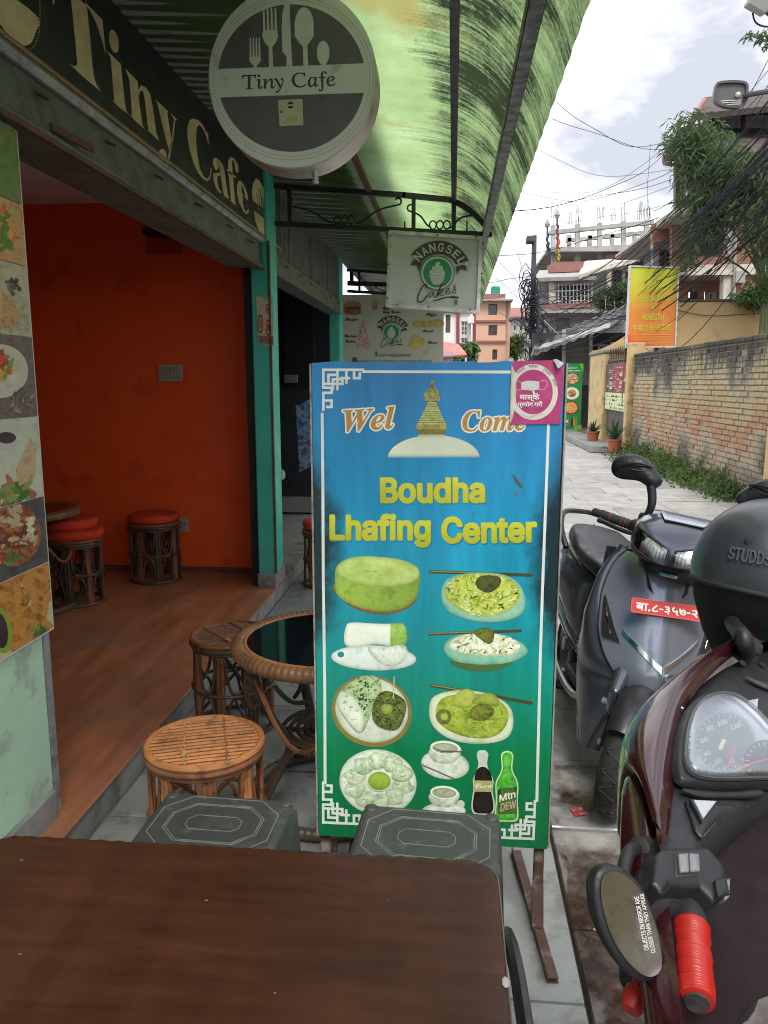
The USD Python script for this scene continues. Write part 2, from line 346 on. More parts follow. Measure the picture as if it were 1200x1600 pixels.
    def done(s, name, label=None, parent=None):
        v, f, c = np.vstack(s.v), np.vstack(s.f), np.vstack(s.c); A = v[f]; n = np.cross(A[:, 1]-A[:, 0], A[:, 2]-A[:, 0]); bad = n@s.pl.n < 0; f = f.copy(); f[bad] = f[bad][:, ::-1]
        s.v, s.f, s.c, s.n = [], [], [], 0
        if s.reset: s.k = 0.5
        return s.t.part(name, tri(v, f), s.m, col=c, label=label, parent=parent)
# ================================================================== the ground
rng = random.Random(7); nrs = np.random.RandomState(7)
ROAD_Z = -0.06
M_ground = mat('lane_base', (0.10, 0.09, 0.08), 0.85, 0.3, 3.0, bump=0.01, bscale=20, world=True)
# paving of the lane: grey stone, wet and muddy near the parked scooters
def lane_stone(name, base, isl):
    N = {'g': ('geometry', {}), 'oi': ('object_info', {}), 'n': ('noise_texture', {'scale': 5, 'detail': 6, 'roughness': 0.65}),
         'r': ('rgb_ramp', {'ramp': [(0.3, np.array(base)*0.72), (0.5, base), (0.72, np.array(base)*1.25)]}),
         'im': ('map_range', {'to_min': 1-isl, 'to_max': 1+isl}), 'hs': ('hsv', {}),
         'sx': ('separate_xyz', {}), 'my': ('map_range', {'from_min': 2.5, 'from_max': 4.6, 'to_min': 0.17, 'to_max': -0.30}), 'mn': ('noise_texture', {'scale': 1.9, 'detail': 7, 'roughness': 0.68}),
         'ma': ('math', {'math_type': 'add'}), 'mud': ('map_range', {'from_min': 0.62, 'from_max': 0.70, 'clamp': True}),
         'mc': ('noise_texture', {'scale': 3.6, 'detail': 9, 'roughness': 0.7}), 'mr': ('rgb_ramp', {'ramp': [(0.34, (0.035, 0.028, 0.024)), (0.44, (0.105, 0.062, 0.046)), (0.52, (0.19, 0.15, 0.125)), (0.62, (0.36, 0.345, 0.32))]}),
         'mx': ('mix_color', {}), 'wd': ('map_range', {'from_min': 0.05, 'from_max': 0.62, 'to_min': 0.42, 'to_max': 1.0}), 'wh': ('hsv', {}), 'wet': ('noise_texture', {'scale': 2.6, 'detail': 4, 'roughness': 0.55}), 'wa': ('math', {'math_type': 'add'}), 'wr': ('map_range', {'from_min': 0.54, 'from_max': 0.64, 'to_min': 0.62, 'to_max': 0.05, 'clamp': True}),
         'bn': ('noise_texture', {'scale': 38, 'detail': 5, 'roughness': 0.6}), 'bl': ('math', {'math_type': 'multiply'}), 'b': ('bump', {'strength': 0.5, 'distance': 0.006}), 'p': ('principled_bsdf', {'specular_ior_level': 0.5})}
    L = [('g.position', 'n.vector'), ('g.position', 'mn.vector'), ('g.position', 'mc.vector'), ('g.position', 'wet.vector'), ('g.position', 'bn.vector'), ('g.position', 'sx.vector'),
         ('n.fac', 'r.fac'), ('oi.random', 'im.value'), ('im.result', 'hs.value'), ('r.color', 'hs.color'), ('sx.y', 'my.value'), ('my.result', 'ma.value1'), ('mn.fac', 'ma.value2'), ('ma.value', 'mud.value'),
         ('mc.fac', 'mr.fac'), ('mud.result', 'mx.fac'), ('hs.color', 'mx.a'), ('mr.color', 'mx.b'), ('mx.result', 'wh.color'), ('wr.result', 'wd.value'), ('wd.result', 'wh.value'), ('wh.color', 'p.base_color'),
         ('my.result', 'wa.value1'), ('wet.fac', 'wa.value2'), ('wa.value', 'wr.value'), ('wr.result', 'p.roughness'), ('bn.fac', 'bl.value1'), ('wr.result', 'bl.value2'), ('bl.value', 'b.height'), ('b.normal', 'p.normal')]
    return usdkit.material(stage, '/World/Looks/'+name, N, L, surface='p.BSDF')
M_lane = lane_stone('lane_stone', (0.33, 0.32, 0.305), 0.13)
road = Thing('lane', base=(0, 0, 0), kind='structure')
gx = np.concatenate([np.linspace(-400, -8, 6), np.linspace(-6, 14, 41), np.linspace(16, 400, 6)]); gy = np.concatenate([np.linspace(-40, -4, 5), np.linspace(-3, 40, 87), np.linspace(45, 700, 8)])
GX, GY = np.meshgrid(gx, gy, indexing='ij')
road.part('ground', grid(np.dstack([GX, GY, np.full_like(GX, ROAD_Z-0.035)])), M_ground, smooth=False, kind='stuff')
stone = {}
def stone_mesh(w, l, h, seed):
    m = bx(-w/2, w/2, -l/2, l/2, -h, 0, 0.007); return m
count = 0
y = 0.5
while y < 26:
    row = 0.50 if y < 9 else 0.62
    x = 0.36 - rng.uniform(0, 0.5) if y > 30 else 0.36
    xend = 3.82 if y < 19 else 3.45
    first = True
    while x < xend-0.05:
        w = rng.uniform(0.62, 0.98)*(0.55 if first and rng.random() < .6 else 1); first = False
        if xend-x-w < 0.2: w = xend-x
        m = move(bx(-w/2+0.003, w/2-0.003, -row/2+0.003, row/2-0.003, -0.05, 0, 0.004), (0, 0, 0), rotx(rng.gauss(0, 0.0035))@roty(rng.gauss(0, 0.003)))
        road.part('paving_stone', move(m, (x+w/2, y+row/2, ROAD_Z+rng.gauss(0, 0.0022))), M_lane, smooth=False); count += 1
        x += w
    y += row
M_pave = mat('pavement_stone', (0.235, 0.245, 0.235), 0.7, 0.22, 3.2, bump=0.004, bscale=55, world=True, island=0.10, spots=((0.12, 0.12, 0.11), 0.35, 7.0))
M_joint = mat('mortar', (0.17, 0.165, 0.155), 0.9, 0.2, 12, world=True)
pav = Thing('pavement', base=(0, 0, 0), kind='structure')
pav.part('bed', bx(-1.172, 0.337, -3, 40, -0.4, -0.010), M_joint, smooth=False)
cols_x = [(-1.165, -0.86), (-0.86, -0.31), (-0.31, 0.03), (0.03, 0.34)]
for ci, (xa, xb) in enumerate(cols_x):
    y = -0.9+0.23*ci
    while y < 15:
        l = rng.uniform(0.55, 0.80)
        if ci == 3 and 0.9 < y+l < 1.75: l = 1.66-y if 1.66-y > .3 else l
        w = 0.337 if ci == 3 else xb-0.003
        m = move(bx(-(w-xa)/2+0.0035, (w-xa)/2, -l/2+0.004, l/2-0.004, -0.05, 0, 0.004), (0, 0, 0), rotx(rng.gauss(0, 0.002)))
        pav.part('paving_stone', move(m, ((xa+w)/2, y+l/2, rng.gauss(0, 0.0012))), M_pave, smooth=False)
        y += l

# ================================================================== the cafe building on the left
FX = -1.25
M_orange = mat('orange_wall_paint', (0.86, 0.105, 0.02), 0.42, 0.06, 1.2, bump=0.0015, bscale=30, spots=((0.45, 0.05, 0.02), 0.12, 3.0))
M_ceil = mat('ceiling_plaster', (0.74, 0.66, 0.62), 0.7, 0.06, 2)
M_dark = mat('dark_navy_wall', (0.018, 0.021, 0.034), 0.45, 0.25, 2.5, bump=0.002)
M_teal = mat('teal_paint', (0.05, 0.46, 0.36), 0.5, 0.10, 4, bump=0.0012, bscale=60, spots=((0.30, 0.34, 0.30), 0.16, 16))
M_green = mat('pale_green_wall', (0.40, 0.58, 0.42), 0.6, 0.08, 3, bump=0.002, bscale=30, spots=((0.26, 0.28, 0.22), 0.24, 7))
M_conc = mat('weathered_concrete', (0.25, 0.25, 0.235), 0.85, 0.25, 5, bump=0.006, bscale=30, spots=((0.07, 0.065, 0.06), 0.3, 6))
M_steel = mat('painted_shutter_steel', (0.105, 0.12, 0.10), 0.55, 0.22, 6, bump=0.002, bscale=25, spots=((0.06, 0.05, 0.04), 0.42, 9))
M_rust = mat('rusty_iron', (0.10, 0.052, 0.035), 0.75, 0.45, 14, bump=0.002, bscale=60)
M_blackpaint = mat('black_painted_steel', (0.018, 0.018, 0.02), 0.42, 0.3, 9, bump=0.001)
M_pipe = mat('grey_steel_pipe', (0.35, 0.36, 0.36), 0.4, 0.2, 10, metal=0.6, spots=((0.10, 0.08, 0.06), 0.3, 12))
floor_m = {'tc': ('geometry', {}), 'mp': ('mapping', {'scale': (9, 1.6, 1)}), 'n': ('noise_texture', {'scale': 1.3, 'detail': 6, 'roughness': 0.6}), 'r': ('rgb_ramp', {'ramp': [(0.3, (0.30, 0.098, 0.046)), (0.5, (0.42, 0.15, 0.072)), (0.7, (0.50, 0.21, 0.11))]}),
           'n2': ('noise_texture', {'scale': 2.2, 'detail': 6, 'roughness': 0.7}), 'dm': ('map_range', {'from_min': 0.46, 'from_max': 0.72, 'to_min': 0, 'to_max': 0.75, 'clamp': True}), 'mx': ('mix_color', {'b': (0.20, 0.15, 0.12)}),
           'rr': ('map_range', {'from_min': 0.3, 'from_max': 0.7, 'to_min': 0.28, 'to_max': 0.55}), 'p': ('principled_bsdf', {})}
M_floor = usdkit.material(stage, '/World/Looks/brown_floor_vinyl', floor_m, [('tc.position', 'mp.vector'), ('mp.vector', 'n.vector'), ('tc.position', 'n2.vector'), ('n.fac', 'r.fac'), ('n2.fac', 'dm.value'), ('dm.result', 'mx.fac'),
    ('r.color', 'mx.a'), ('mx.result', 'p.base_color'), ('n2.fac', 'rr.value'), ('rr.result', 'p.roughness')], surface='p.BSDF')
WY = 5.37      # the orange wall
cf = Thing('cafe_floor', kind='structure')
cf.part('step', bx(-6, -1.176, -1.2, 9.2, -0.4, 0.088, 0.004), M_conc)
cf.part('floor_covering', bx(-5.9, -1.168, 0.2, WY, 0.0885, 0.10, 0.003), M_floor)
b = Thing('cafe_building', 'open fronted cafe building with orange inner wall, teal pillars and pale green pier', 'building', (FX, 3, 0))
b.part('orange_wall', bx(-5.2, -1.335, WY, WY+0.12, 0.088, 2.69), M_orange, label='orange painted inner side wall')
b.part('orange_wall', bx(-5.32, -5.2, 0.1, WY, 0.088, 2.69), M_orange)
b.part('orange_wall', bx(-5.2, -1.5, -0.05, 0.1, 0.088, 2.69), M_orange)
b.part('ceiling', bx(-5.3, -1.42, 0.0, WY+0.1, 2.69, 2.80), M_ceil)
b.part('upper_floor', bx(-6, -1.262, -3, 9.2, 2.88, 6.5), M_conc)
b.part('overhang', bx(-1.262, -0.36, 1.0, 13, 2.90, 3.10), M_conc)
b.part('pier', bx(-1.55, FX, 0.95, 2.17, 0.0, 2.9, 0.006), M_green, label='pale green wall pier left of the entrance')
b.part('pier', bx(-1.55, FX, -3.0, 0.947, 0.0, 2.9, 0.006), M_green)
b.part('plinth', bx(-1.56, FX+0.012, -3.0, 2.168, 0.0, 0.20, 0.01), M_conc)
b.part('shutter_guide', bx(-1.30, FX+0.002, 2.172, 2.207, 0.1, 2.2, 0.003), M_pipe, label='grey steel shutter guide at the edge of the pier')
b.part('skirting', bx(-5.2, -1.36, WY-0.012, WY, 0.1, 0.135), mat('dark_skirting', (0.12, 0.05, 0.035), 0.7, 0.4, 12, bump=0.004))
b.part('shutter_guide', bx(-1.355, -1.292, 5.02, WY, 0.1, 2.3, 0.004), M_blackpaint, label='black steel shutter guide beside the teal pillar')
b.part('pillar', bx(-1.29, -1.178, 4.96, 5.22, 0.11, 2.9, 0.006), M_teal, label='teal painted pillar between the two shopfronts')
b.part('pillar_base', bx(-1.30, -1.168, 4.95, 5.23, 0.0, 0.20, 0.008), M_conc)
b.part('pillar_trim', bx(-1.177, -1.165, 4.955, 4.975, 0.2, 2.35), M_rust)
b.part('pillar', bx(-1.33, -1.215, 8.35, 8.60, 0.0, 2.9, 0.006), M_teal, label='farther teal pillar at the end of the second shop')
# second shop: dark room
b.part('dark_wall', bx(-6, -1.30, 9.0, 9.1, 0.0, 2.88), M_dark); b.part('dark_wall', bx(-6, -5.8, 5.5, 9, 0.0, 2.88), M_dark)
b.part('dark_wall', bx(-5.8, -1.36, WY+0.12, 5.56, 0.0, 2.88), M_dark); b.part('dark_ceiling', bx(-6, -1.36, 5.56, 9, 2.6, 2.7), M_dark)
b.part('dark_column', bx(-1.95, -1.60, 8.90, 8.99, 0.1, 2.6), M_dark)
M_panel = mat('grey_fascia_panel', (0.075, 0.08, 0.085), 0.6, 0.25, 3, spots=((0.02, 0.02, 0.02), 0.3, 5))
for k in range(7): b.part('fascia_panel', bx(-1.262, -1.225+0.004*(k % 2), 5.40+k*0.44, 5.83+k*0.44, 2.345, 2.86, 0.004), M_panel)
b.part('lintel', [bx(-1.34, -1.205, 5.24, 8.34, 2.20, 2.335, 0.006), bx(-1.34, -1.19, 5.24, 8.34, 2.185, 2.198)], M_steel, label='stained steel lintel over the second shop')
for k in range(6): b.part('hook', beam((-1.206, 5.6+k*0.5, 2.29), (-1.18, 5.6+k*0.5, 2.275), 0.02, 0.006), M_rust)
# roller shutter housing over the cafe opening
b.part('shutter_housing', [bx(-1.36, -1.215, 0.6, 4.955, 2.205, 2.36, 0.006), bx(-1.36, -1.20, 0.6, 4.955, 2.186, 2.203, 0.003), bx(-1.42, -1.36, 0.6, 4.955, 2.186, 2.82)], M_steel, label='stained greenish steel housing of the rolled shutter')
b.part('shutter_pipe', tube([(-1.205, 0.6, 2.352), (-1.205, 4.99, 2.352)], 0.021, 10), M_pipe)
b.part('rail', bx(-1.218, -1.196, 0.6, 4.955, 2.172, 2.187, 0.002), M_rust)
for yy in (2.3, 2.75, 3.2, 3.7, 4.2, 4.65): b.part('hook', beam((-1.216, yy, 2.30), (-1.185, yy+.012, 2.285), 0.022, 0.006), M_rust)
b.part('bent_bracket', beam((-1.21, 2.36, 2.225), (-1.175, 2.56, 2.218), 0.012, 0.022), M_rust, label='bent rusty bracket end at the left of the shutter housing')
b.part('soffit', [bx(-1.262, -1.225, -2, 13, 2.80, 2.86)], M_blackpaint)
# grey corrugated soffit sheet
yy = np.arange(-1.5, 9.35, 0.0125); xx = np.linspace(-1.225, -0.63, 5); Yg, Xg = np.meshgrid(yy, xx, indexing='ij')
M_soffit = mat('grey_corrugated_sheet', (0.19, 0.20, 0.21), 0.55, 0.15, 3, spots=((0.08, 0.075, 0.07), 0.3, 4))
b.part('corrugated_soffit', slab(np.dstack([Xg, Yg, 2.775+(Xg+1.225)*-0.055+0.0028*np.sin(Yg*2*math.pi/0.075)]), 0.002), M_soffit, smooth=50)
single('doorstep_block', move(bx(-0.10, 0.10, -0.29, 0.29, 0, 0.135, 0.018), (-1.135, 1.72, 0.0), rotz(0.02)), mat('pale_stone', (0.40, 0.40, 0.36), 0.85, 0.15, 8, bump=0.005, bscale=40, world=True), 'pale rough stone block lying on the pavement against the green pier', 'stone block')
# ------------------------------------------------------------------ the awning over the pavement
SL = 0.0
def awn(y0=1.0, y1=9.3):
    prof = spline([(-1.22, 2.775), (-0.62, 2.735), (-0.3, 2.705), (-0.06, 2.665), (0.08, 2.60), (0.17, 2.515), (0.225, 2.43), (0.262, 2.36), (0.285, 2.29)], 44)
    ys = np.arange(y0, y1, 0.019); P = np.zeros((len(ys), len(prof), 3)); P[:, :, 1] = ys[:, None]
    w = np.sin(ys*2*math.pi/0.152)[:, None]*0.0016; t = np.gradient(prof, axis=0); t /= np.linalg.norm(t, axis=1, keepdims=True)
    edge = (np.linspace(0, 1, len(prof))[None, :]**6)*0.003*np.sin(ys*2*math.pi/0.76+1)[:, None]
    P[:, :, 0] = prof[None, :, 0]+w*-t[None, :, 1]+edge*0.5; P[:, :, 2] = prof[None, :, 1]+w*t[None, :, 0]+edge
    return P
aw_nodes = {'g': ('geometry', {}), 's': ('separate_xyz', {}), 'mp': ('mapping', {'scale': (2.2, 26, 2.2)}), 'n': ('noise_texture', {'scale': 1.25, 'detail': 10, 'roughness': 0.74, 'distortion': 0.05}),
    'mp2': ('mapping', {'scale': (1, 0.55, 1)}), 'n2': ('noise_texture', {'scale': 4.2, 'detail': 5, 'roughness': 0.6}), 'n3': ('noise_texture', {'scale': 75, 'detail': 3, 'roughness': 0.7}),
    'xr': ('rgb_ramp', {'ramp': [(0.0, (0, 0, 0)), (0.30, (0.0,)*3), (0.46, (0.12,)*3), (0.60, (0.25,)*3), (0.72, (0.26,)*3), (0.85, (0.27,)*3), (1, (0.25,)*3)]}), 'xm': ('map_range', {'from_min': -0.6, 'from_max': 0.29}),
    'a1': ('math', {'math_type': 'multiply', 'value2': 0.55}), 'a2': ('math', {'math_type': 'multiply', 'value2': 0.52}), 'a5': ('math', {'math_type': 'multiply', 'value2': 0.22}), 'a3': ('math', {'math_type': 'add'}), 'a4': ('math', {'math_type': 'add'}), 'a6': ('math', {'math_type': 'add'}),
    'am': ('map_range', {'from_min': 0.78, 'from_max': 0.97, 'to_min': 0, 'to_max': 0.96, 'clamp': True}),
    'gc': ('rgb_ramp', {'ramp': [(0.3, (0.24, 0.36, 0.15)), (0.5, (0.32, 0.45, 0.21)), (0.7, (0.42, 0.55, 0.29))]}), 'br': ('noise_texture', {'scale': 1.6, 'detail': 3}), 'bm': ('map_range', {'from_min': 0.66, 'from_max': 0.74, 'to_min': 0, 'to_max': 0.6, 'clamp': True}),
    'mb': ('mix_color', {'b': (0.30, 0.20, 0.04)}), 'mx': ('mix_color', {'b': (0.010, 0.016, 0.008)}), 'tr': ('translucent_bsdf', {}), 'p': ('principled_bsdf', {'roughness': 0.4}), 'mc': ('mix_closure', {'fac': 0.86})}
M_awn = usdkit.material(stage, '/World/Looks/green_awning_sheet', aw_nodes, [('g.position', 's.vector'), ('g.position', 'mp.vector'), ('mp.vector', 'n.vector'), ('g.position', 'mp2.vector'), ('mp2.vector', 'n2.vector'), ('g.position', 'n3.vector'), ('s.x', 'xm.value'), ('xm.result', 'xr.fac'),
    ('n.fac', 'a1.value1'), ('n2.fac', 'a2.value1'), ('n3.fac', 'a5.value1'), ('a1.value', 'a3.value1'), ('a2.value', 'a3.value2'), ('a3.value', 'a6.value1'), ('a5.value', 'a6.value2'), ('a6.value', 'a4.value1'), ('xr.color', 'a4.value2'), ('a4.value', 'am.value'), ('n2.fac', 'gc.fac'), ('g.position', 'br.vector'), ('br.fac', 'bm.value'),
    ('bm.result', 'mb.fac'), ('gc.color', 'mb.a'), ('mb.result', 'mx.a'), ('am.result', 'mx.fac'), ('mx.result', 'tr.color'), ('mx.result', 'p.base_color'), ('p.BSDF', 'mc.closure1'), ('tr.BSDF', 'mc.closure2')], surface='mc.closure')
aw = Thing('awning', 'curved translucent green awning with black algae stains on a black steel frame over the pavement', 'awning', (-0.5, 3, 2.6))
aw.part('sheet', grid(awn()), M_awn, smooth=True)
aw.part('edge_beam', beam((0.194, 1.0, 2.418), (0.194, 9.3, 2.418), 0.045, 0.045, 0.003), M_blackpaint)
aw.part('purlin', beam((-0.012, 1.0, 2.618), (-0.012, 9.3, 2.618), 0.032, 0.032, 0.002), M_blackpaint)
aw.part('purlin', beam((-0.56, 1.0, 2.695), (-0.56, 9.3, 2.695), 0.032, 0.032, 0.002), M_rust, label='rusty brown bar under the shaded sheet')
def truss(y):
    top = [(-1.22, y, 2.735), (-0.34, y, 2.66)]+[(x, y, z) for x, z in spline([(-0.034, 2.625), (0.07, 2.572), (0.16, 2.495), (0.215, 2.43)], 9)]
    aw.part('truss_bar', cat([beam(top[i], np.array(top[i+1])+(np.array(top[i+1])-top[i])*0.02, 0.032, 0.032, hint=(0, 1, 0)) for i in range(len(top)-1)]), M_blackpaint)
    zb = lambda x: 2.502-(x+1.225)*0.0655
    aw.part('truss_bar', beam((-1.22, y, zb(-1.22)), (0.235, y, zb(0.235)), 0.03, 0.03, hint=(0, 1, 0)), M_blackpaint)
    for x in (-1.08, -0.27): aw.part('strut', beam((x, y, zb(x)), (x, y, 2.72-(x+1.22)*0.085), 0.026, 0.026), M_blackpaint)
    aw.part('strut', beam((-0.012, y, zb(0)), (-0.012, y, 2.62), 0.026), M_blackpaint)
    def scroll(cx, w, h, s=1, z0=0.02):
        pts = [(0.5*w*s+0.02*s*math.cos(a), h-0.02-0.02*math.sin(a)) for a in np.linspace(-2.6, 1.2, 9)]+[(0.30*w*s, h*0.55), (0.16*w*s, h*0.2), (0.05*w*s, 0.006)]
        q = spline(pts, 30); return tube([(cx+a, y, zb(cx)+z0+c) for a, c in q], 0.006, 5)
    for cx, w, hh in ((-0.72, 0.62, 0.155), (-0.10, 0.30, 0.15)):
        for s in (-1, 1): aw.part('scroll', scroll(cx+0.04*s, w, hh if not (cx > -0.2 and s > 0) else 0.12, s), M_blackpaint)
        for k in (-1, 0, 1):
            c = np.array([cx+k*0.045, y, zb(cx)+0.045]); aw.part('scroll_ring', tube([c+(0.022*math.cos(a), 0, 0.026*math.sin(a)) for a in np.linspace(0, 2*math.pi, 17)[:-1]], 0.005, 5, True), M_blackpaint)
for yt in (1.05, 5.2, 9.0): truss(yt)
aw.part('end_frame', cat([beam((-1.25, 9.25, 2.62), (0.2, 9.25, 2.55), 0.05), beam((-1.25, 9.25, 2.82), (0.0, 9.25, 2.75), 0.05), beam((-1.2, 9.25, 2.6), (-1.2, 9.25, 2.8), 0.04), beam((-0.75, 9.25, 2.58), (-0.75, 9.25, 2.8), 0.04)]), M_blackpaint)
# ================================================================== the menu board
P_vinyl = printed('printed_vinyl', 0.33, 0.10, 7.0, (0.035, 0.05, 0.045), 0.10, 10)
P_paper = printed('printed_paper', 0.55, 0.06, 8.0, (0.2, 0.18, 0.15), 0.08)
P_flex = printed('printed_flex', 0.45, 0.08, 5.0, (0.10, 0.09, 0.07), 0.16, 6)
YB = 1.90
def BL(px, py): return py_(px, py, YB)
c4 = [BL(489, 566), BL(880, 566), BL(855, 1327), BL(497, 1302)]
bx0, bx1, bz0, bz1 = -0.347, 0.264, 0.250, 1.520
board = Thing('menu_board', 'tall blue and green welcome menu board with food pictures on a rusty stand', 'sign board', (-0.04, YB+0.03, 0))
bp = Plane((0, YB, 0.9), (0, -1, 0))
# the sheet: blue above, green below, sooty black along both sides, streaked
bn = {'g': ('geometry', {}), 's': ('separate_xyz', {}), 'z': ('map_range', {'from_min': bz0, 'from_max': bz1}),
      'r': ('rgb_ramp', {'ramp': [(0.0, hexc('0a6e3c')), (0.20, hexc('0b7c4a')), (0.36, hexc('128d7c')), (0.52, hexc('1a98aa')), (0.66, hexc('1b96bd')), (0.85, hexc('1583b9')), (1.0, hexc('1376b2'))]}),
      'mp': ('mapping', {'scale': (7.0, 1, 0.9)}), 'n': ('noise_texture', {'scale': 2.4, 'detail': 5, 'roughness': 0.6}), 'nm': ('map_range', {'from_min': 0.35, 'from_max': 0.7, 'to_min': 0.86, 'to_max': 1.22}), 'h': ('hsv', {}),
      'sub': ('math', {'math_type': 'subtract', 'value2': (bx0+bx1)/2}), 'ab': ('math', {'math_type': 'absolute'}), 'e': ('map_range', {'from_min': 0.215, 'from_max': 0.305, 'to_min': -0.15, 'to_max': 0.50}),
      'zc': ('rgb_ramp', {'ramp': [(0, (0.25,)*3), (0.22, (0.25,)*3), (0.40, (0.38,)*3), (0.47, (0.74,)*3), (0.58, (0.97,)*3), (0.70, (0.95,)*3), (0.80, (0.60,)*3), (0.92, (0.2,)*3), (1, (0.16,)*3)]}),
      'en': ('noise_texture', {'scale': 11, 'detail': 8, 'roughness': 0.7}), 'ea': ('math', {'math_type': 'add'}), 'em': ('math', {'math_type': 'multiply'}), 'ec': ('map_range', {'from_min': 0.38, 'from_max': 0.78, 'to_min': 0, 'to_max': 0.95, 'clamp': True}),
      'mx': ('mix_color', {'b': (0.010, 0.014, 0.012)}), 'sn': ('noise_texture', {'scale': 30, 'detail': 4, 'roughness': 0.7}), 'sc': ('map_range', {'from_min': 0.66, 'from_max': 0.72, 'to_min': 0, 'to_max': 0.5, 'clamp': True}), 'mx2': ('mix_color', {'b': (0.02, 0.06, 0.08)}),
      'wn': ('noise_texture', {'scale': 2.2, 'detail': 3}), 'b': ('bump', {'strength': 0.4, 'distance': 0.02}), 'p': ('principled_bsdf', {'roughness': 0.33})}
M_board = usdkit.material(stage, '/World/Looks/board_vinyl', bn, [('g.position', 's.vector'), ('s.z', 'z.value'), ('z.result', 'r.fac'), ('g.position', 'mp.vector'), ('mp.vector', 'n.vector'), ('n.fac', 'nm.value'), ('nm.result', 'h.value'), ('r.color', 'h.color'),
    ('s.x', 'sub.value1'), ('sub.value', 'ab.value1'), ('ab.value', 'e.value'), ('g.position', 'en.vector'), ('e.result', 'ea.value1'), ('en.fac', 'ea.value2'), ('z.result', 'zc.fac'), ('ea.value', 'em.value1'), ('zc.color', 'em.value2'), ('em.value', 'ec.value'),
    ('h.color', 'mx.a'), ('ec.result', 'mx.fac'), ('g.position', 'sn.vector'), ('sn.fac', 'sc.value'), ('sc.result', 'mx2.fac'), ('mx.result', 'mx2.a'), ('mx2.result', 'p.base_color'), ('g.position', 'wn.vector'), ('wn.fac', 'b.height'), ('b.normal', 'p.normal')], surface='p.BSDF')
# panel outline, slightly ragged along the top
tp = [(x, 0.0018*math.sin(x*60)+0.0012*math.sin(x*171)) for x in np.linspace(bx0, bx1, 40)]
out = Polygon([(bx0, bz0), (bx1+0.004, bz0-0.006)]+[(x, bz1+d) for x, d in tp[::-1]])
out = out.difference(Polygon([(0.143, 1.54), (0.152, 1.512), (0.20, 1.513), (0.205, 1.54)]))
m = ext(out, 0.012); board.part('panel', onto(m, (0, YB+0.012, 0), (1, 0, 0), (0, 0, 1), (0, -1, 0)), M_board, smooth=False)
M_frame = mat('rust_brown_angle_iron', (0.085, 0.045, 0.032), 0.6, 0.4, 12, bump=0.002, spots=((0.30, 0.28, 0.26), 0.25, 12))
for x in (bx0+0.014, bx1-0.014): board.part('frame_bar', beam((x, YB+0.028, 0.13), (x, YB+0.028, bz1-0.01), 0.026, 0.026, 0.002), M_frame)
for z in (bz0+0.02, 0.9, bz1-0.03): board.part('frame_bar', beam((bx0+0.03, YB+0.028, z), (bx1-0.03, YB+0.028, z), 0.022), M_frame)
board.part('edge_strip', [bx(bx0-0.006, bx0-0.0015, YB-0.001, YB+0.03, bz0, bz1-0.004), bx(bx1+0.005, bx1+0.009, YB-0.001, YB+0.03, bz0, bz1-0.004)], mat('pale_edge', (0.30, 0.30, 0.28), 0.6, 0.4, 20, spots=((0.08, 0.06, 0.05), 0.4, 20)))
for x in (bx0+0.014, bx1-0.014):
    board.part('leg', beam((x, YB+0.028, 0.0), (x, YB+0.028, 0.13), 0.028, 0.028, 0.002), M_frame)
    a, c = np.array([x+0.018, 1.715, 0.014]), np.array([x-0.03, 2.24, 0.014])
    board.part('foot', [beam(a, c, 0.028, 0.004, hint=(0, 0, 1)), move(beam(a, c, 0.004, 0.03), (-0.013, 0, -0.002)), beam(a+(0.001, 0.0, -0.012), c+(0.001, 0, -0.012), 0.028, 0.003)], M_frame, label='rusty angle iron foot reaching towards the table' if x > 0 else None)
    board.part('brace', beam((x-0.002, YB-0.02, 0.028), (x-0.001, YB+0.022, 0.14), 0.03, 0.006), M_frame)
W1, W2 = hexc('dfe3da'), hexc('e9ede2')
pr = Print(bp, board, P_vinyl)
z4 = lambda x, y: (480+x*0.35, 540+y*0.35)
z5 = lambda x, y: (480+x*0.35, 840+y*0.35)
S = 0.35
def poly4(pts): return Polygon([z4(*p) for p in pts])
def poly5(pts): return Polygon([z5(*p) for p in pts])
# border lines and knot corners
pr.k, pr.reset = 0.5, True
bw = 4.4
for p in ([z4(245, 116), z4(910, 118)], [z4(67, 300), z4(70, 640), z4(72, 1050), z5(78, 640), z5(80, 1100)], [z4(1077, 350), z4(1070, 560), z4(1050, 1100), z5(1040, 560), z5(1025, 1180)]): pr.poly(LineString(p).buffer(bw/2, cap_style='flat'), W1)
pr.done('border_line')
def knot(o, su, sv, s=1.0):
    """the endless-knot meander of one corner, o the outer corner, su and sv the directions inwards"""
    lines = [[(0, 62), (0, 48), (13, 48), (13, 58), (6, 58)], [(0, 48), (0, 36), (13, 36), (13, 28), (0, 28), (0, 0), (36, 0), (36, 13), (28, 13)], [(62, 0), (48, 0), (48, 13), (57, 13), (57, 6)], [(48, 0), (40, 0)],
             [(8, 22), (8, 8), (22, 8), (22, 22), (8, 22)], [(15, 30), (15, 15), (30, 15)], [(22, 3), (22, 30)], [(3, 22), (30, 22), (30, 13), (40, 13)], [(36, 13), (36, 20)]]
    for l in lines: pr.poly(LineString([(o[0]+su[0]*a*s+sv[0]*b*s, o[1]+su[1]*a*s+sv[1]*b*s) for a, b in l]).buffer(2.0, cap_style='square', join_style='mitre'), W1)
    pr.done('corner_knot')
knot(z4(72, 108), (1, 0), (0, 1)); knot((505, 1285), (1, 0.045), (0, -1)); knot(z5(1010, 1345), (-1, -0.04), (0.04, -1), 0.95)
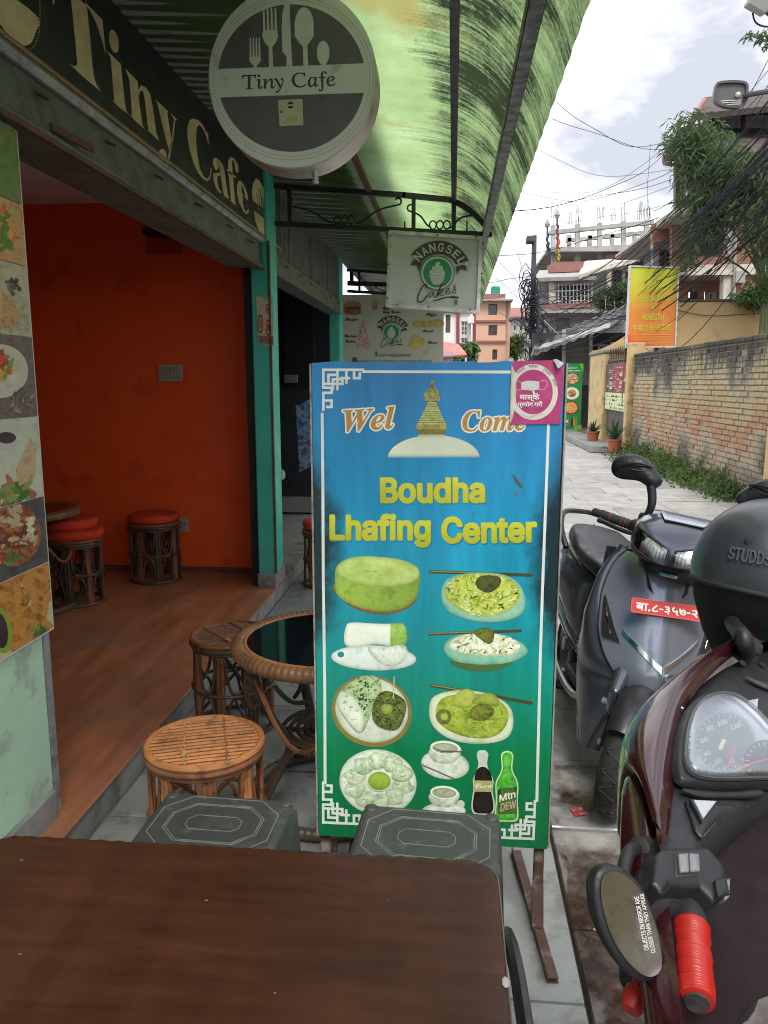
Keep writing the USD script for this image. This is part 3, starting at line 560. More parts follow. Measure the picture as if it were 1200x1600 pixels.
# lettering
WC, WO = hexc('e8e6d6'), hexc('b8863c')
def welcome(txt, p0, p1, h):
    pr.text(slanted(txt), p0, p1, h, WC, grow=2.6, font=MATH); pr.text(slanted(txt), p0, p1, h, WO, grow=0.3, font=MATH)
welcome('Wel', (538, 674), (618, 669), 35); welcome('Come', (723, 674), (822, 672), 33)
pr.done('lettering')
YL = hexc('c9c92a'); YD = hexc('3c7f84')
for txt, p0, p1, h in (('Boudha', (595, 784), (757, 783), 36), ('Lhafing', (516, 842), (672, 842), 36), ('Center', (691, 847), (838, 845), 37)):
    pr.text(txt, np.add(p0, (2, 2)), np.add(p1, (2, 2)), h, hexc('2b7f90'), True, grow=1.2); pr.text(txt, p0, p1, h, vgrad(p0[1]-36, hexc('d0d036'), p0[1]+8, hexc('b8b51f')), True, grow=1.25)
pr.done('lettering')
# scratch
pr.poly(Polygon([z4(*p) for p in ((915, 570), (935, 590), (965, 632), (950, 636), (925, 606))]), hexc('4a5a60')); pr.poly(Polygon([z4(*p) for p in ((925, 655), (940, 660), (935, 672))]), hexc('a05040')); pr.done('scratch')
# the stupa
GLD = [hexc('6f6a2a'), hexc('a8a052'), hexc('cfcf8c')]
dome_p = Polygon([z4(x, y) for x, y in [(365, 500)]+[(565+205*math.cos(a), 502-102*math.sin(a)) for a in np.linspace(math.pi*0.985, math.pi*0.015, 40)]+[(768, 500)]])
pr.poly(dome_p, lambda p: (lambda t, s: (hexc('d8ddc4')*(1-t)+hexc('3f93ad')*t)*(0.82+0.25*s))(np.clip((p[:, 1:2]-709)/7, 0, 1)**1.2, np.clip((760-p[:, :1])/140, 0, 1)), 3.0)
pr.poly(poly4([(493, 374), (620, 374), (612, 405), (497, 405)]), mottle([hexc('4a431d'), hexc('8c8340'), hexc('5e5626')], 4, 2), 1.5)
pr.poly(poly4([(486, 352), (622, 352), (622, 374), (486, 374)]), mottle([hexc('8c8038'), hexc('b8ad5a')], 5, 3), 2)
pr.poly(poly4([(492, 352), (540, 252), (575, 252), (620, 352)]), mottle([hexc('a3a34a'), hexc('cfce82'), hexc('8b8a3c')], 5, 4, 0.4), 1.6)
for k in range(9): yy_ = 262+k*10; hw = 19+(yy_-252)*0.46; pr.poly(poly4([(557-hw, yy_), (557+hw, yy_), (557+hw, yy_+2.5), (557-hw, yy_+2.5)]), hexc('6e6a30'))
pr.poly(poly4([(520, 252), (524, 212), (532, 200), (545, 198), (570, 198), (584, 202), (590, 214), (592, 252), (574, 246), (556, 254), (540, 246)]), mottle([hexc('4f5a2a'), hexc('a09a4a'), hexc('c8c27a')], 4, 5), 1.4)
pr.poly(poly4([(530, 200), (545, 190), (548, 172), (556, 150), (566, 150), (570, 172), (574, 190), (588, 200)]), mottle([hexc('39432a'), hexc('7d8a52'), hexc('a8a866')], 4, 6), 1.4)
pr.poly(poly4([(497, 398), (612, 398), (616, 406), (494, 406)]), hexc('c8caa0'))
pr.done('stupa_picture')
# the dishes
G1, G2, G3 = hexc('7fae2c'), hexc('a6c83c'), hexc('c4dc62')
def E5(cx, cy, rx, ry, rot=0): x, y = z5(cx, cy); return ell(x, y, rx*S, ry*S, rot)
def sp5(pts): return spoly([z5(*p) for p in pts])
PLW = [hexc('bcd2ae'), hexc('dfe9cc'), hexc('eef2dc')]
# 1 cake
pr.fine, pr.round = 0.62, 0.30
pr.poly(sp5([(112, 215), (125, 245), (200, 310), (290, 338), (380, 338), (470, 300), (495, 250), (490, 225), (300, 300), (140, 210)]), mottle([hexc('7a4a26'), hexc('9a6a34'), hexc('5f7a2a')], 8, 1), 2.5)
pr.poly(sp5([(130, 130), (124, 195), (130, 250), (200, 300), (310, 328), (420, 318), (488, 268), (500, 215), (500, 140), (440, 110), (300, 85), (180, 95)]), lambda p: mottle([hexc('86a63a'), hexc('9ab84a'), hexc('7c9a34')], 14, 2)(p)*(0.85+0.25*np.clip((640-p[:, :1])/110, 0, 1)), 3)
pr.poly(sp5([(130, 150), (160, 105), (230, 84), (320, 86), (440, 105), (498, 145), (490, 185), (400, 215), (280, 218), (170, 190)]), mottle([hexc('a4be58'), hexc('b6cc6c'), hexc('c6d884')], 16, 3), 3)
for a in ((330, 168, 6), (270, 150, 14), (300, 152, 10)): pr.poly(E5(a[0], a[1], a[2], 1.6), hexc('7a9a3a'))
pr.done('food_picture', 'printed round yellow-green cake')
# 2 plate with white block
pr.poly(E5(297, 537, 190, 56, 2), mottle([hexc('c8dcd0'), hexc('e6eee2'), hexc('d2e2d6')], 18, 4), 3)
pr.poly(E5(150, 522, 15, 13), hexc('2e8f86'))
pr.poly(sp5([(172, 400), (172, 480), (260, 482), (340, 480), (434, 482), (434, 392), (380, 384), (240, 380), (185, 382)]), lambda p: np.where(p[:, :1] > z5(370, 0)[0], mottle([hexc('7fa83a'), hexc('a8c86a')], 9, 5)(p), mottle([hexc('dfe8d2'), hexc('f0f3e2')], 20, 6)(p)), 2.2)
pr.poly(sp5([(272, 490), (300, 540), (360, 575), (420, 560), (448, 510), (430, 480), (350, 488)]), mottle([hexc('b9cdb0'), hexc('eef2e4'), hexc('d4e2ca')], 6, 7), 2)
pr.done('food_picture', 'printed white block and bowl on an oval plate')
# 3 wrap plate
pr.poly(E5(288, 775, 181, 158, 18), hexc('8c7c3c')); pr.poly(E5(288, 770, 165, 143, 18), mottle([hexc('c4d2b8'), hexc('e6ecd8')], 14, 8), 3)
pr.poly(sp5([(150, 690), (205, 640), (260, 615), (320, 630), (330, 690), (290, 770), (245, 868), (200, 830), (160, 770)]), mottle([hexc('6f9a5a'), hexc('a4c288'), hexc('c2d6a4'), hexc('88a868')], 7, 9), 2)
for k in range(60):
    a, r = rng.uniform(0, 6.28), rng.uniform(0, 1); x, y_ = 250+55*r*math.cos(a)+(rng.random()-.5)*30, 720+100*r*math.sin(a)
    if 160 < x < 320: pr.poly(E5(x, y_, rng.uniform(2, 6), rng.uniform(2, 5)), hexc(rng.choice(['38502a', '4f6b34', '2e4a2e'])))
pr.poly(sp5([(150, 690), (190, 700), (250, 790), (240, 868), (205, 850), (160, 790), (135, 740)]), mottle([hexc('cfdcc0'), hexc('e6ecd6')], 9, 3), 2.4)
pr.poly(sp5([(290, 790), (305, 720), (345, 685), (400, 700), (440, 740), (430, 810), (400, 855), (350, 855), (310, 835)]), mottle([hexc('2c3c1e'), hexc('54662a'), hexc('7a8436'), hexc('3c4c22')], 5, 10), 1.8)
pr.scatter(sp5([(290, 790), (305, 720), (345, 685), (400, 700), (440, 740), (430, 810), (400, 855), (350, 855), (310, 835)]), 90, 4.5, 1.4, ['24301a', '6e7c34', '8c9648', '38481f', '54642c'], 64)
pr.poly(E5(355, 765, 26, 24), mottle([hexc('7e9a36'), hexc('a8b848')], 5, 11), 1.8)
pr.poly(Polygon([z5(386, 620), z5(391, 620), z5(386, 720), z5(382, 720)]), hexc('c8c89a')); pr.scatter(sp5([(150, 690), (205, 640), (260, 615), (320, 630), (330, 690), (290, 770), (245, 868), (200, 830), (160, 770)]), 40, 4, 1.0, ['5f8a4c', 'cfdeb6', '86a86a'], 65)
pr.done('food_picture', 'printed rolled wrap and fried patty on a plate')
# 4 dumplings
pr.poly(E5(316, 1092, 173, 146, 10), mottle([hexc('b4ccb0'), hexc('dbe8d0'), hexc('ecf2e2')], 16, 12), 3)
for k in range(10):
    a = k*0.628+0.2; c = (320+112*math.cos(a), 1088+92*math.sin(a)); q = [(c[0]+math.cos(a+t)*52*(1.0 if abs(t-1.6) < 1.7 else .7), c[1]+math.sin(a+t)*38) for t in np.linspace(0, 6.0, 9)]
    pr.poly(sp5(q), (lambda c_, k_: lambda p: mottle([hexc('98b888'), hexc('cbdcb6'), hexc('e6eed6')], 7, 20+k_)(p))(c, k), 2.2)
    pr.scatter(sp5(q), 9, 5, 0.9, ['8fae7e', 'f0f3e4', '6f9062', 'dfe8d0'], 70+k, 0.5)
pr.poly(E5(322, 1087, 55, 46), hexc('dfe8c4')); pr.poly(E5(322, 1087, 50, 41), mottle([hexc('86ae38'), hexc('a8c44c')], 9, 13), 2.4); pr.done('food_picture', 'printed plate of dumplings around a dip bowl')
def chop(a, b, w=4.4):
    a, b = np.array(z5(*a)), np.array(z5(*b)); pr.poly(LineString([a, b]).buffer(w/2), hexc('4a4a26')); pr.poly(LineString([a+(0, -0.7), a*0.4+b*0.6+(0, -0.7)]).buffer(0.9), hexc('8f8a4a'))
# 5 bowl with noodles
chop((550, 152), (1000, 168), 5.0)
pr.poly(sp5([(598, 245), (620, 190), (680, 165), (850, 160), (940, 200), (972, 265), (965, 330), (900, 368), (790, 378), (690, 358), (620, 318)]), mottle([hexc('6fb69a'), hexc('9ccdb0'), hexc('82c0a2')], 12, 14), 3)
pr.poly(sp5([(612, 240), (650, 185), (720, 165), (850, 165), (930, 205), (950, 255), (920, 310), (850, 345), (740, 345), (650, 300)]), mottle([hexc('6f9a22'), hexc('aebf3a'), hexc('d4d870'), hexc('b4cc4a'), hexc('dfe394')], 9, 15), 2)
pr.scatter(sp5([(612, 240), (650, 185), (720, 165), (850, 165), (930, 205), (950, 255), (920, 310), (850, 345), (740, 345), (650, 300)]), 150, 6, 2.2, ['dfe6a4', 'c2cf62', '9fb23c', 'eaeec0', '86a02e', 'b8c858'], 61)
pr.poly(sp5([(752, 205), (770, 175), (820, 168), (862, 180), (858, 215), (800, 245)]), mottle([hexc('2a3318'), hexc('5a5f2e'), hexc('444c22')], 5, 16), 1.8); pr.done('food_picture', 'printed bowl of yellow noodles under chopsticks')
# 6 bowl of white noodles
chop((548, 430), (952, 416))
pr.poly(sp5([(640, 555), (700, 588), (790, 596), (880, 580), (920, 550), (780, 520)]), hexc('4f6b3a'))
pr.poly(sp5([(610, 490), (640, 450), (720, 430), (880, 440), (970, 480), (984, 510), (940, 545), (850, 565), (740, 565), (640, 540)]), mottle([hexc('6fb69a'), hexc('9ccdb0')], 14, 17), 3)
pr.poly(sp5([(632, 480), (680, 440), (760, 428), (880, 436), (950, 480), (930, 515), (850, 528), (740, 525), (655, 505)]), mottle([hexc('9cb474'), hexc('dfe6bc'), hexc('f2f4dc'), hexc('e6ebc8')], 8, 18), 2)
pr.scatter(sp5([(632, 480), (680, 440), (760, 428), (880, 436), (950, 480), (930, 515), (850, 528), (740, 525), (655, 505)]), 130, 5.5, 1.9, ['f4f5e4', 'e2e8cc', 'c2cfa4', 'fafaf0', 'a8ba84'], 62)
pr.poly(sp5([(745, 425), (770, 405), (820, 408), (835, 440), (815, 475), (775, 455)]), mottle([hexc('4a5a22'), hexc('7f8436')], 5, 19), 1.8); pr.done('food_picture', 'printed bowl of white noodles')
# 7 curry
chop((556, 660), (1000, 738), 5)
pr.poly(sp5([(545, 760), (560, 715), (640, 685), (780, 690), (890, 740), (920, 800), (905, 880), (850, 912), (740, 920), (630, 895), (555, 830)]), mottle([hexc('c6d6ae'), hexc('e2e9cc')], 14, 20), 3)
pr.poly(sp5([(575, 770), (600, 720), (680, 700), (800, 705), (890, 760), (895, 820), (850, 880), (740, 895), (630, 860), (580, 815)]), mottle([hexc('77962a'), hexc('9db23a'), hexc('b6c64e')], 9, 21), 2)
pr.scatter(sp5([(575, 770), (600, 720), (680, 700), (800, 705), (890, 760), (895, 820), (850, 880), (740, 895), (630, 860), (580, 815)]), 90, 6, 1.4, ['b8c658', '8ea436', 'c8d27a', '6f8a28'], 63)
pr.poly(sp5([(650, 740), (680, 685), (730, 680), (750, 715), (720, 760)]), mottle([hexc('a4b244'), hexc('c4ca66')], 6, 22), 2)
pr.poly(sp5([(735, 735), (790, 695), (850, 715), (855, 750), (800, 745)]), mottle([hexc('aab854'), hexc('8c9c3c')], 6, 23), 2)
pr.poly(E5(780, 780, 56, 38, -10), mottle([hexc('3e4a22'), hexc('76802f'), hexc('8c963e')], 4, 24), 1.8); pr.poly(E5(610, 800, 34, 34), mottle([hexc('54602a'), hexc('8c963e')], 4, 25), 1.8); pr.poly(E5(612, 800, 16, 15), hexc('b0bc58')); pr.done('food_picture', 'printed plate of yellow curry under chopsticks')
# 8 cups
def cup(cx, cy, s=1.0, plate=True):
    if plate: pr.poly(E5(cx, cy+55*s, 110*s, 66*s, 8), mottle([hexc('b8c8b0'), hexc('e4eada')], 10, 26), 2.6)
    pr.poly(sp5([(cx-70*s, cy-15*s), (cx-62*s, cy+30*s), (cx-25*s, cy+48*s), (cx+35*s, cy+46*s), (cx+66*s, cy+15*s), (cx+68*s, cy-25*s)]), mottle([hexc('a8baa0'), hexc('dfe8d4')], 7, 27), 2.4)
    pr.poly(E5(cx, cy-22*s, 68*s, 32*s, 4), hexc('eef2e2')); pr.poly(E5(cx, cy-20*s, 58*s, 24*s, 4), mottle([hexc('8fa07a'), hexc('b8c2a2'), hexc('8a9468')], 5, 28), 2)
cup(616, 960, 0.98); pr.poly(Polygon([z5(548, 932), z5(600, 950), z5(730, 955), z5(730, 961), z5(600, 957)]), hexc('556050')); pr.poly(Polygon([z5(510, 1010), z5(660, 1075), z5(655, 1080), z5(515, 1020)]), hexc('6a7466')); pr.done('food_picture', 'printed cup on a saucer with a spoon')
cup(612, 1158, 0.92, False); pr.poly(E5(685, 1190, 18, 18), hexc('c8d4bc')); pr.poly(E5(610, 1220, 98, 36), mottle([hexc('b8c8b0'), hexc('e4eada')], 10, 30), 2.6); cup(612, 1158, 0.92, False); pr.done('food_picture', 'printed white cup, lower one')
# 9 bottles
pr.poly(sp5([(760, 958), (805, 958), (803, 1010), (830, 1080), (828, 1130), (836, 1180), (828, 1232), (785, 1240), (742, 1230), (734, 1180), (742, 1110), (740, 1080), (764, 1010)]), hexc('c8d0c0'))
pr.poly(sp5([(764, 1030), (803, 1030), (826, 1085), (822, 1130), (830, 1180), (822, 1228), (785, 1232), (748, 1226), (740, 1180), (748, 1120), (746, 1085)]), mottle([hexc('14100c'), hexc('2c221a'), hexc('0e0c0a')], 6, 31), 2)
pr.poly(poly5([(744, 1084), (828, 1086), (826, 1136), (746, 1134)]), hexc('b0aa6a')); pr.text(script('Coca'), z5(748, 1120), z5(824, 1116), 9, hexc('f0eed8'), font=MATH); pr.poly(E5(782, 956, 20, 7), hexc('d8dcd0')); pr.done('food_picture', 'printed dark cola bottle')
pr.poly(sp5([(870, 960), (915, 960), (916, 1030), (940, 1090), (940, 1180), (938, 1262), (890, 1268), (842, 1260), (842, 1170), (842, 1090), (868, 1030)]), hexc('bfe0a0'))
pr.poly(sp5([(876, 966), (910, 966), (910, 1032), (934, 1092), (934, 1180), (932, 1256), (890, 1262), (848, 1254), (848, 1170), (848, 1092), (874, 1032)]), lambda p: mottle([hexc('2f9a2c'), hexc('4fb93a'), hexc('7fd05a')], 8, 32)(p), 2)
pr.poly(poly5([(850, 1130), (860, 1118), (936, 1114), (936, 1232), (852, 1236)]), mottle([hexc('24502a'), hexc('5a7a3a'), hexc('1c3c20')], 6, 33), 2)
pr.text('Mtn', z5(858, 1180), z5(930, 1158), 10, hexc('e8ecd0'), True, skew=0.3); pr.text('DEW', z5(862, 1222), z5(932, 1205), 11, hexc('c8a890'), True, skew=0.3); pr.done('food_picture', 'printed green soda bottle')
# the notice stuck over the corner
nz = lambda x, y: (790+x/12.0, 555+y/12.0)
note = Thing('paper_notice', 'pink paper notice about face masks pasted over the top right corner of the menu board', 'notice', tuple(BL(840, 615)))
npl = Plane((0, YB-0.0035, 0.9), (0, -1, 0)); pn = Print(npl, note, P_paper)
PK = hexc('a8306a')
pn.k = 0
pn.poly(Polygon([nz(*p) for p in ((125, 150), (230, 108), (600, 100), (900, 95), (930, 130), (965, 240), (1010, 215), (1060, 160), (1095, 160), (1085, 420), (1060, 800), (1020, 1290), (560, 1290), (120, 1300), (90, 1270), (110, 700))]), mottle([hexc('962a5e'), hexc('ad3570'), hexc('b8407c')], 22, 1), 3); pn.done('sheet')
pn.poly(Polygon([nz(*p) for p in ((112, 180), (205, 380), (195, 900), (140, 1150), (85, 1285), (92, 700))]), mottle([hexc('b8a88a'), hexc('d6cdb4')], 10, 2), 3); pn.done('curled_edge', 'pale curled left edge')
rc = nz(520, 690); ring = ell(*rc, 460/12, 525/12).difference(ell(*rc, 365/12, 420/12)); clip = Polygon([nz(*p) for p in ((195, 0), (195, 400), (190, 1000), (150, 1110), (150, 1400), (1300, 1400), (1300, 0))])
pn.poly(ring.intersection(Polygon([nz(*p) for p in ((125, 330), (125, 1130), (1300, 1400), (1300, 0), (125, 0))])), hexc('d4cec4')); 
for k, (txt, a0) in enumerate((('सबको', -2.35), ('सबैको', -1.78), ('सुरक्षाको', -1.12), ('लागि', -0.55))):
    r_ = 437/12*0.97; p = lambda a: (rc[0]+410/12*math.cos(a)*1.0, rc[1]+470/12*math.sin(a)*0.985)
    pn.text(txt, p(a0), p(a0+0.42), 5.2, hexc('4a2430'), font=DEVA)
pn.text('www.mask.org', nz(215, 1092), nz(420, 1168), 1.8, hexc('6a8a6a')); pn.text('healthinfo.np', nz(450, 1175), nz(690, 1100), 1.8, hexc('6a8a6a'))
msk = Polygon([nz(*p) for p in ((290, 510), (400, 480), (520, 478), (630, 495), (632, 640), (500, 662), (295, 650))]); pn.poly(msk, mottle([hexc('b8b8b4'), hexc('cfcfca')], 10, 4), 2.5)
for p in ([(640, 500), (720, 470), (775, 500), (770, 580), (720, 640), (635, 645)], [(285, 515), (235, 480), (205, 495)], [(285, 640), (240, 655), (205, 640)]): pn.stroke([nz(*q) for q in p], 0.8, hexc('d8b4c4'), 14)
pn.poly(Polygon([nz(*p) for p in ((495, 660), (540, 665), (560, 740), (520, 745))]), hexc('d8d4d0'))
pn.text('मास्के', nz(262, 832), nz(635, 832), 8.2, hexc('ece6e6'), True, font=DEVA); pn.text('प्रयोग गरौं', nz(225, 960), nz(690, 960), 6.6, hexc('ece6e6'), True, font=DEVA); pn.done('lettering')
# torn corner flap
fl = np.array([[nz(880, 85), nz(950, 70), nz(1085, 150)], [nz(920, 150), nz(985, 130), nz(1040, 200)], [nz(960, 250), nz(975, 245), nz(990, 240)]], float)
note.part('torn_flap', slab(np.array([[BL(*q)+np.array([0, -0.005-0.006*i, 0]) for q in row] for i, row in enumerate(fl)]), 0.0006), mat('torn_paper', (0.34, 0.38, 0.36), 0.6, 0.3, 40, spots=((0.05, 0.12, 0.12), 0.3, 30)))

# ================================================================== the long sign over the cafe
XF = -1.195
fs = Thing('fascia_sign', 'long black sign board with cream serif lettering above the cafe shutter', 'sign', (XF, 3.0, 2.38))
M_fas = mat('black_sign_face', (0.014, 0.016, 0.016), 0.52, 0.25, 2.5, spots=((0.035, 0.035, 0.03), 0.3, 10))
fs.part('panel', bx(XF-0.03, XF, 0.55, 5.42, 2.385, 2.798, 0.003), M_fas, smooth=False)
fs.part('trim', bx(XF-0.034, XF+0.006, 0.55, 5.424, 2.371, 2.384, 0.002), mat('copper_trim', (0.34, 0.20, 0.11), 0.45, 0.2, 8, metal=0.5))
fs.part('trim', bx(XF-0.034, XF+0.004, 0.55, 5.424, 2.799, 2.812, 0.002), M_blackpaint); fs.part('trim', bx(XF-0.03, XF+0.003, 5.4205, 5.428, 2.385, 2.798), mat('grey_edge', (0.12, 0.12, 0.12), 0.5, 0.2, 9))
fpl = Plane((XF, 3, 2.5), (1, 0, 0)); pf = Print(fpl, fs, P_flex); CR = hexc('d8c8a0')
pf.k = 0.5
zA = lambda pts: Polygon([(x*0.25, y*0.25) for x, y in pts]).buffer(0)
zB = lambda pts: Polygon([(280+x*0.14375, 170+y*0.14375) for x, y in pts]).buffer(0)
rnd = lambda g, r=0.25: g.buffer(r).buffer(-r).buffer(0)
FC = lambda p: mottle([hexc('c2ad80'), hexc('d9c79c'), hexc('cfbd90')], 30, 3)(p)
def letter(*polys):
    for g in polys: pf.poly(rnd(g), FC, 4.0); pf.k -= pf.dk
    pf.k += pf.dk
letter(zA([(430, -130), (520, -50), (545, 60), (560, 200), (580, 430), (592, 500), (610, 540), (634, 575), (520, 480), (436, 400), (470, 415), (484, 400), (470, 250), (455, 100), (440, -40)]), zA([(520, -60), (540, 20), (640, 125), (650, 220), (662, 350), (640, 260), (600, 140), (560, 60), (535, 30), (440, -60), (440, -140)]), zA([(318, -240), (440, -140), (440, -60), (370, -130), (345, -40), (340, 20), (332, 30), (328, 0)]))
letter(ell(712*.25, 258*.25, 7, 18.5, -10), zA([(665, 315), (755, 400), (765, 500), (780, 640), (788, 690), (808, 715), (750, 675), (695, 620), (715, 630), (708, 560), (692, 360)]))
letter(zA([(785, 430), (862, 510), (868, 620), (885, 740), (890, 780), (905, 805), (850, 760), (805, 712), (825, 725), (820, 640), (808, 500)]), zA([(862, 575), (880, 532), (910, 545), (940, 590), (960, 700), (975, 820), (995, 882), (920, 810), (930, 812), (922, 780), (908, 640), (895, 572), (880, 565), (866, 600)]))
letter(zA([(970, 620), (1050, 695), (1045, 710), (1060, 800), (1075, 890), (1060, 950), (1040, 880), (1010, 760), (985, 650)]), zA([(1065, 705), (1110, 750), (1095, 752), (1084, 850), (1066, 960), (1054, 1020), (1035, 1036), (1018, 1028), (1045, 1005), (1060, 930), (1075, 850), (1088, 745)]), ell(1018*.25, 980*.25, 6.3, 12.6, -8))
letter(zB([(150, 105), (110, 130), (90, 200), (90, 300), (110, 430), (150, 570), (200, 690), (260, 765), (310, 790), (340, 750), (352, 650), (344, 640), (333, 720), (310, 760), (270, 740), (225, 650), (200, 520), (185, 380), (185, 260), (195, 190), (220, 175), (255, 210), (290, 290), (325, 420), (333, 497), (318, 400), (318, 330), (312, 232), (300, 270), (260, 180), (210, 125)]))
letter(zB([(365, 590), (372, 545), (395, 530), (435, 560), (475, 605), (495, 690), (510, 820), (530, 945), (545, 960), (525, 975), (488, 945), (475, 880), (455, 760), (440, 640), (415, 560), (405, 560), (420, 600), (425, 640), (410, 670), (385, 655)]), zB([(368, 700), (440, 695), (455, 720), (412, 735), (415, 800), (440, 890), (470, 905), (440, 917), (405, 870), (375, 780)]))
letter(zB([(530, 600), (540, 545), (565, 520), (600, 540), (640, 610), (645, 680), (625, 700), (610, 660), (605, 610), (590, 560), (575, 560), (575, 620), (590, 800), (605, 980), (612, 1030), (630, 1060), (545, 990), (565, 995), (555, 900), (540, 740), (534, 665)]), zB([(518, 648), (614, 738), (614, 758), (520, 678)]))
letter(zB([(630, 830), (645, 785), (670, 780), (710, 840), (740, 920), (750, 1000), (690, 940), (690, 1010), (705, 1090), (730, 1120), (748, 1085), (757, 1090), (755, 1130), (735, 1148), (700, 1120), (650, 1020), (628, 920)]).difference(zB([(680, 830), (698, 860), (713, 930), (714, 955), (686, 925), (678, 870)])))
pf.done('lettering')
# the two round emblems at its ends
el = zB([(800, 1000), (790, 900), (803, 810), (835, 756), (870, 778), (912, 860), (942, 980), (952, 1110)]); letter(el, zB([(812, 1105), (957, 1220), (962, 1300), (942, 1385), (912, 1402), (870, 1340), (828, 1220)]))
for q in ([(838, 930), (842, 900), (862, 1050), (858, 1050)], [(858, 870), (864, 860), (882, 1060), (874, 1055)], [(880, 860), (890, 870), (905, 1080), (893, 1075)], [(905, 960), (912, 975), (920, 1095), (912, 1090)]): pf.poly(zB(q), hexc('15161a'))
pf.text('Tiny Cafe', (280+828*.14375, 170+1075*.14375), (280+940*.14375, 170+1170*.14375), 4.5, hexc('8a7c58')); pf.done('emblem')
letter(spoly([(x*.25, y*.25) for x, y in ((-260, -160), (-160, 20), (0, 150), (40, 210), (90, 260), (150, 285), (200, 260), (230, 185), (238, 110))]).intersection(zA([(-400, -300), (120, 0), (240, 108), (300, 400), (-400, 400)])))
arc = spline([(x*.25, y*.25) for x, y in ((0, 190), (60, 270), (110, 305), (160, 318), (215, 285), (245, 190), (250, 60), (240, -60), (180, -220))], 84)
for i in range(0, 83, 2): pf.poly(LineString(arc[i:i+2]).buffer(0.55, cap_style='flat'), CR); pf.k -= pf.dk
pf.done('emblem')

# ================================================================== the round hanging sign
YR = 2.45; cR = py_(455.5, 122, YR); rR = 0.2551
rs = Thing('round_sign', 'round white and dark grey hanging sign with cutlery drawn above a white band', 'sign', tuple(cR))
M_rim = mat('sign_rim_metal', (0.50, 0.46, 0.42), 0.45, 0.15, 6, metal=0.3, spots=((0.25, 0.16, 0.10), 0.3, 7))
M_white_face = mat('sign_white_face', (0.52, 0.54, 0.47), 0.42, 0.06, 4, spots=((0.25, 0.24, 0.2), 0.12, 12))
ring_ = move(lathe([(0.0, -0.0), (rR-0.004, 0.0), (rR, 0.004), (rR, 0.125), (rR-0.004, 0.13), (0, 0.13)], 72), (0, 0, 0), rotx(-math.pi/2))
tR = rotx(math.radians(0.0))
rs.part('case', move(ring_, cR), M_rim, smooth=40)
rs.part('face', move(lathe([(0, 0), (rR-0.003, 0), (rR-0.002, 0.002)], 72), cR+(0, -0.0005, 0), rotx(math.pi/2)), M_white_face, smooth=False)
rs.part('bolt', [tube([cR+(0.055, 0.07, -rR-0.03), cR+(0.055, 0.07, -rR+0.01)], 0.008, 8)]+[lathe([(0.0, 0), (0.0115, 0.001), (0.0115, 0.005), (0, 0.006)], 8, cR+(0.055, 0.07, -rR-0.028+0.010*k)) for k in range(3)], M_pipe)
rs.part('hanger', [beam(cR+(dx, 0.065, rR-0.01), cR+(dx, 0.065, 2.70-cR[2]), 0.02, 0.006) for dx in (-0.12, 0.12)], M_blackpaint)
rp = Plane((0, YR-0.0025, 0), (0, -1, 0)); pq = Print(rp, rs, P_flex); z3 = lambda x, y: (300+x*.25, y*.25); poly3 = lambda pts: Polygon([z3(*p) for p in pts]).buffer(0)
DK = lambda p: mottle([hexc('4a4647'), hexc('565152'), hexc('504c4d')], 24, 3)(p)
CC = (455.5, 122); disc = ell(CC[0], CC[1], 115.3, 115.3, 0, 96)
up_ = poly3([(0, 438), (1200, 390), (1200, -800), (0, -800)]); lo_ = poly3([(0, 614), (1200, 576), (1200, 1400), (0, 1400)])
pq.poly(disc.intersection(up_), DK, 6); pq.k -= pq.dk; pq.poly(disc.intersection(lo_), DK, 6); pq.done('dark_field')
for k in range(150):
    a0 = k*2*math.pi/150; pq.poly(LineString([(CC[0]+122.5*math.cos(a0+t), CC[1]+122.5*math.sin(a0+t)) for t in (0, 0.022)]).buffer(0.35, cap_style='flat'), hexc('3a3a38')); pq.k -= pq.dk
pq.k += pq.dk; pq.poly(Point(CC).buffer(128.2, 64).difference(Point(CC).buffer(127.6, 64)), hexc('80807a')); pq.done('stitch_line')
WF = hexc('bcc0b2')
def fork(x0, x1, yt, ym, yb, ybar, dx):
    w = (x1-x0); t = w/4/1.0
    g = [poly3([(x0+i*(w-0.13*w)/3+dx*0.2, yt), (x0+i*(w-0.13*w)/3+0.06*w, yt-8), (x0+i*(w-0.13*w)/3+0.13*w, yt+2), (x0+i*(w-0.13*w)/3+0.17*w+dx, ym), (x0+i*(w-0.13*w)/3-0.02*w+dx, ym)]) for i in range(4)]
    c = (x0+x1)/2+dx*1.5
    g += [spoly([z3(*p) for p in ((x0+dx, ym-6), (x0+dx*1.3+2, ym+0.55*(yb-ym)), (c-0.12*w, yb), (c+0.12*w, yb), (x1+dx*1.3-2, ym+0.55*(yb-ym)), (x1+dx, ym-6))]), poly3([(c-0.13*w, yb-8), (c+0.13*w, yb-8), (c+0.17*w+dx, ybar), (c-0.15*w+dx, ybar)])]
    return unary_union(g)
pq.poly(rnd(fork(360, 424, 240, 368, 408, 426, 2)), WF); pq.poly(rnd(fork(442, 526, 52, 205, 292, 422, 4)), WF)
pq.poly(rnd(poly3([(608, -40), (585, 0), (565, 80), (560, 180), (566, 325), (590, 350), (592, 418), (628, 416), (620, 300), (612, 100)])), WF)
pq.poly(unary_union([ell(*z3(701, 165), 15, 30, 0), spoly([z3(*p) for p in ((645, 200), (665, 258), (692, 285), (718, 283), (745, 250), (758, 200))]), poly3([(692, 275), (720, 275), (727, 412), (697, 413)])]), WF)
pq.poly(unary_union([ell(*z3(820, 330), 9.8, 18.8, 0), poly3([(808, 395), (836, 394), (836, 408), (808, 409)])]), WF); pq.done('cutlery_emblem')
pq.text(serif('Tiny Cafe', 0x1D434, 0x1D44E), z3(335, 558), z3(905, 535), 23, hexc('33363a'), font=MATH, skew=-0.26, grow=0.28); pq.done('lettering')
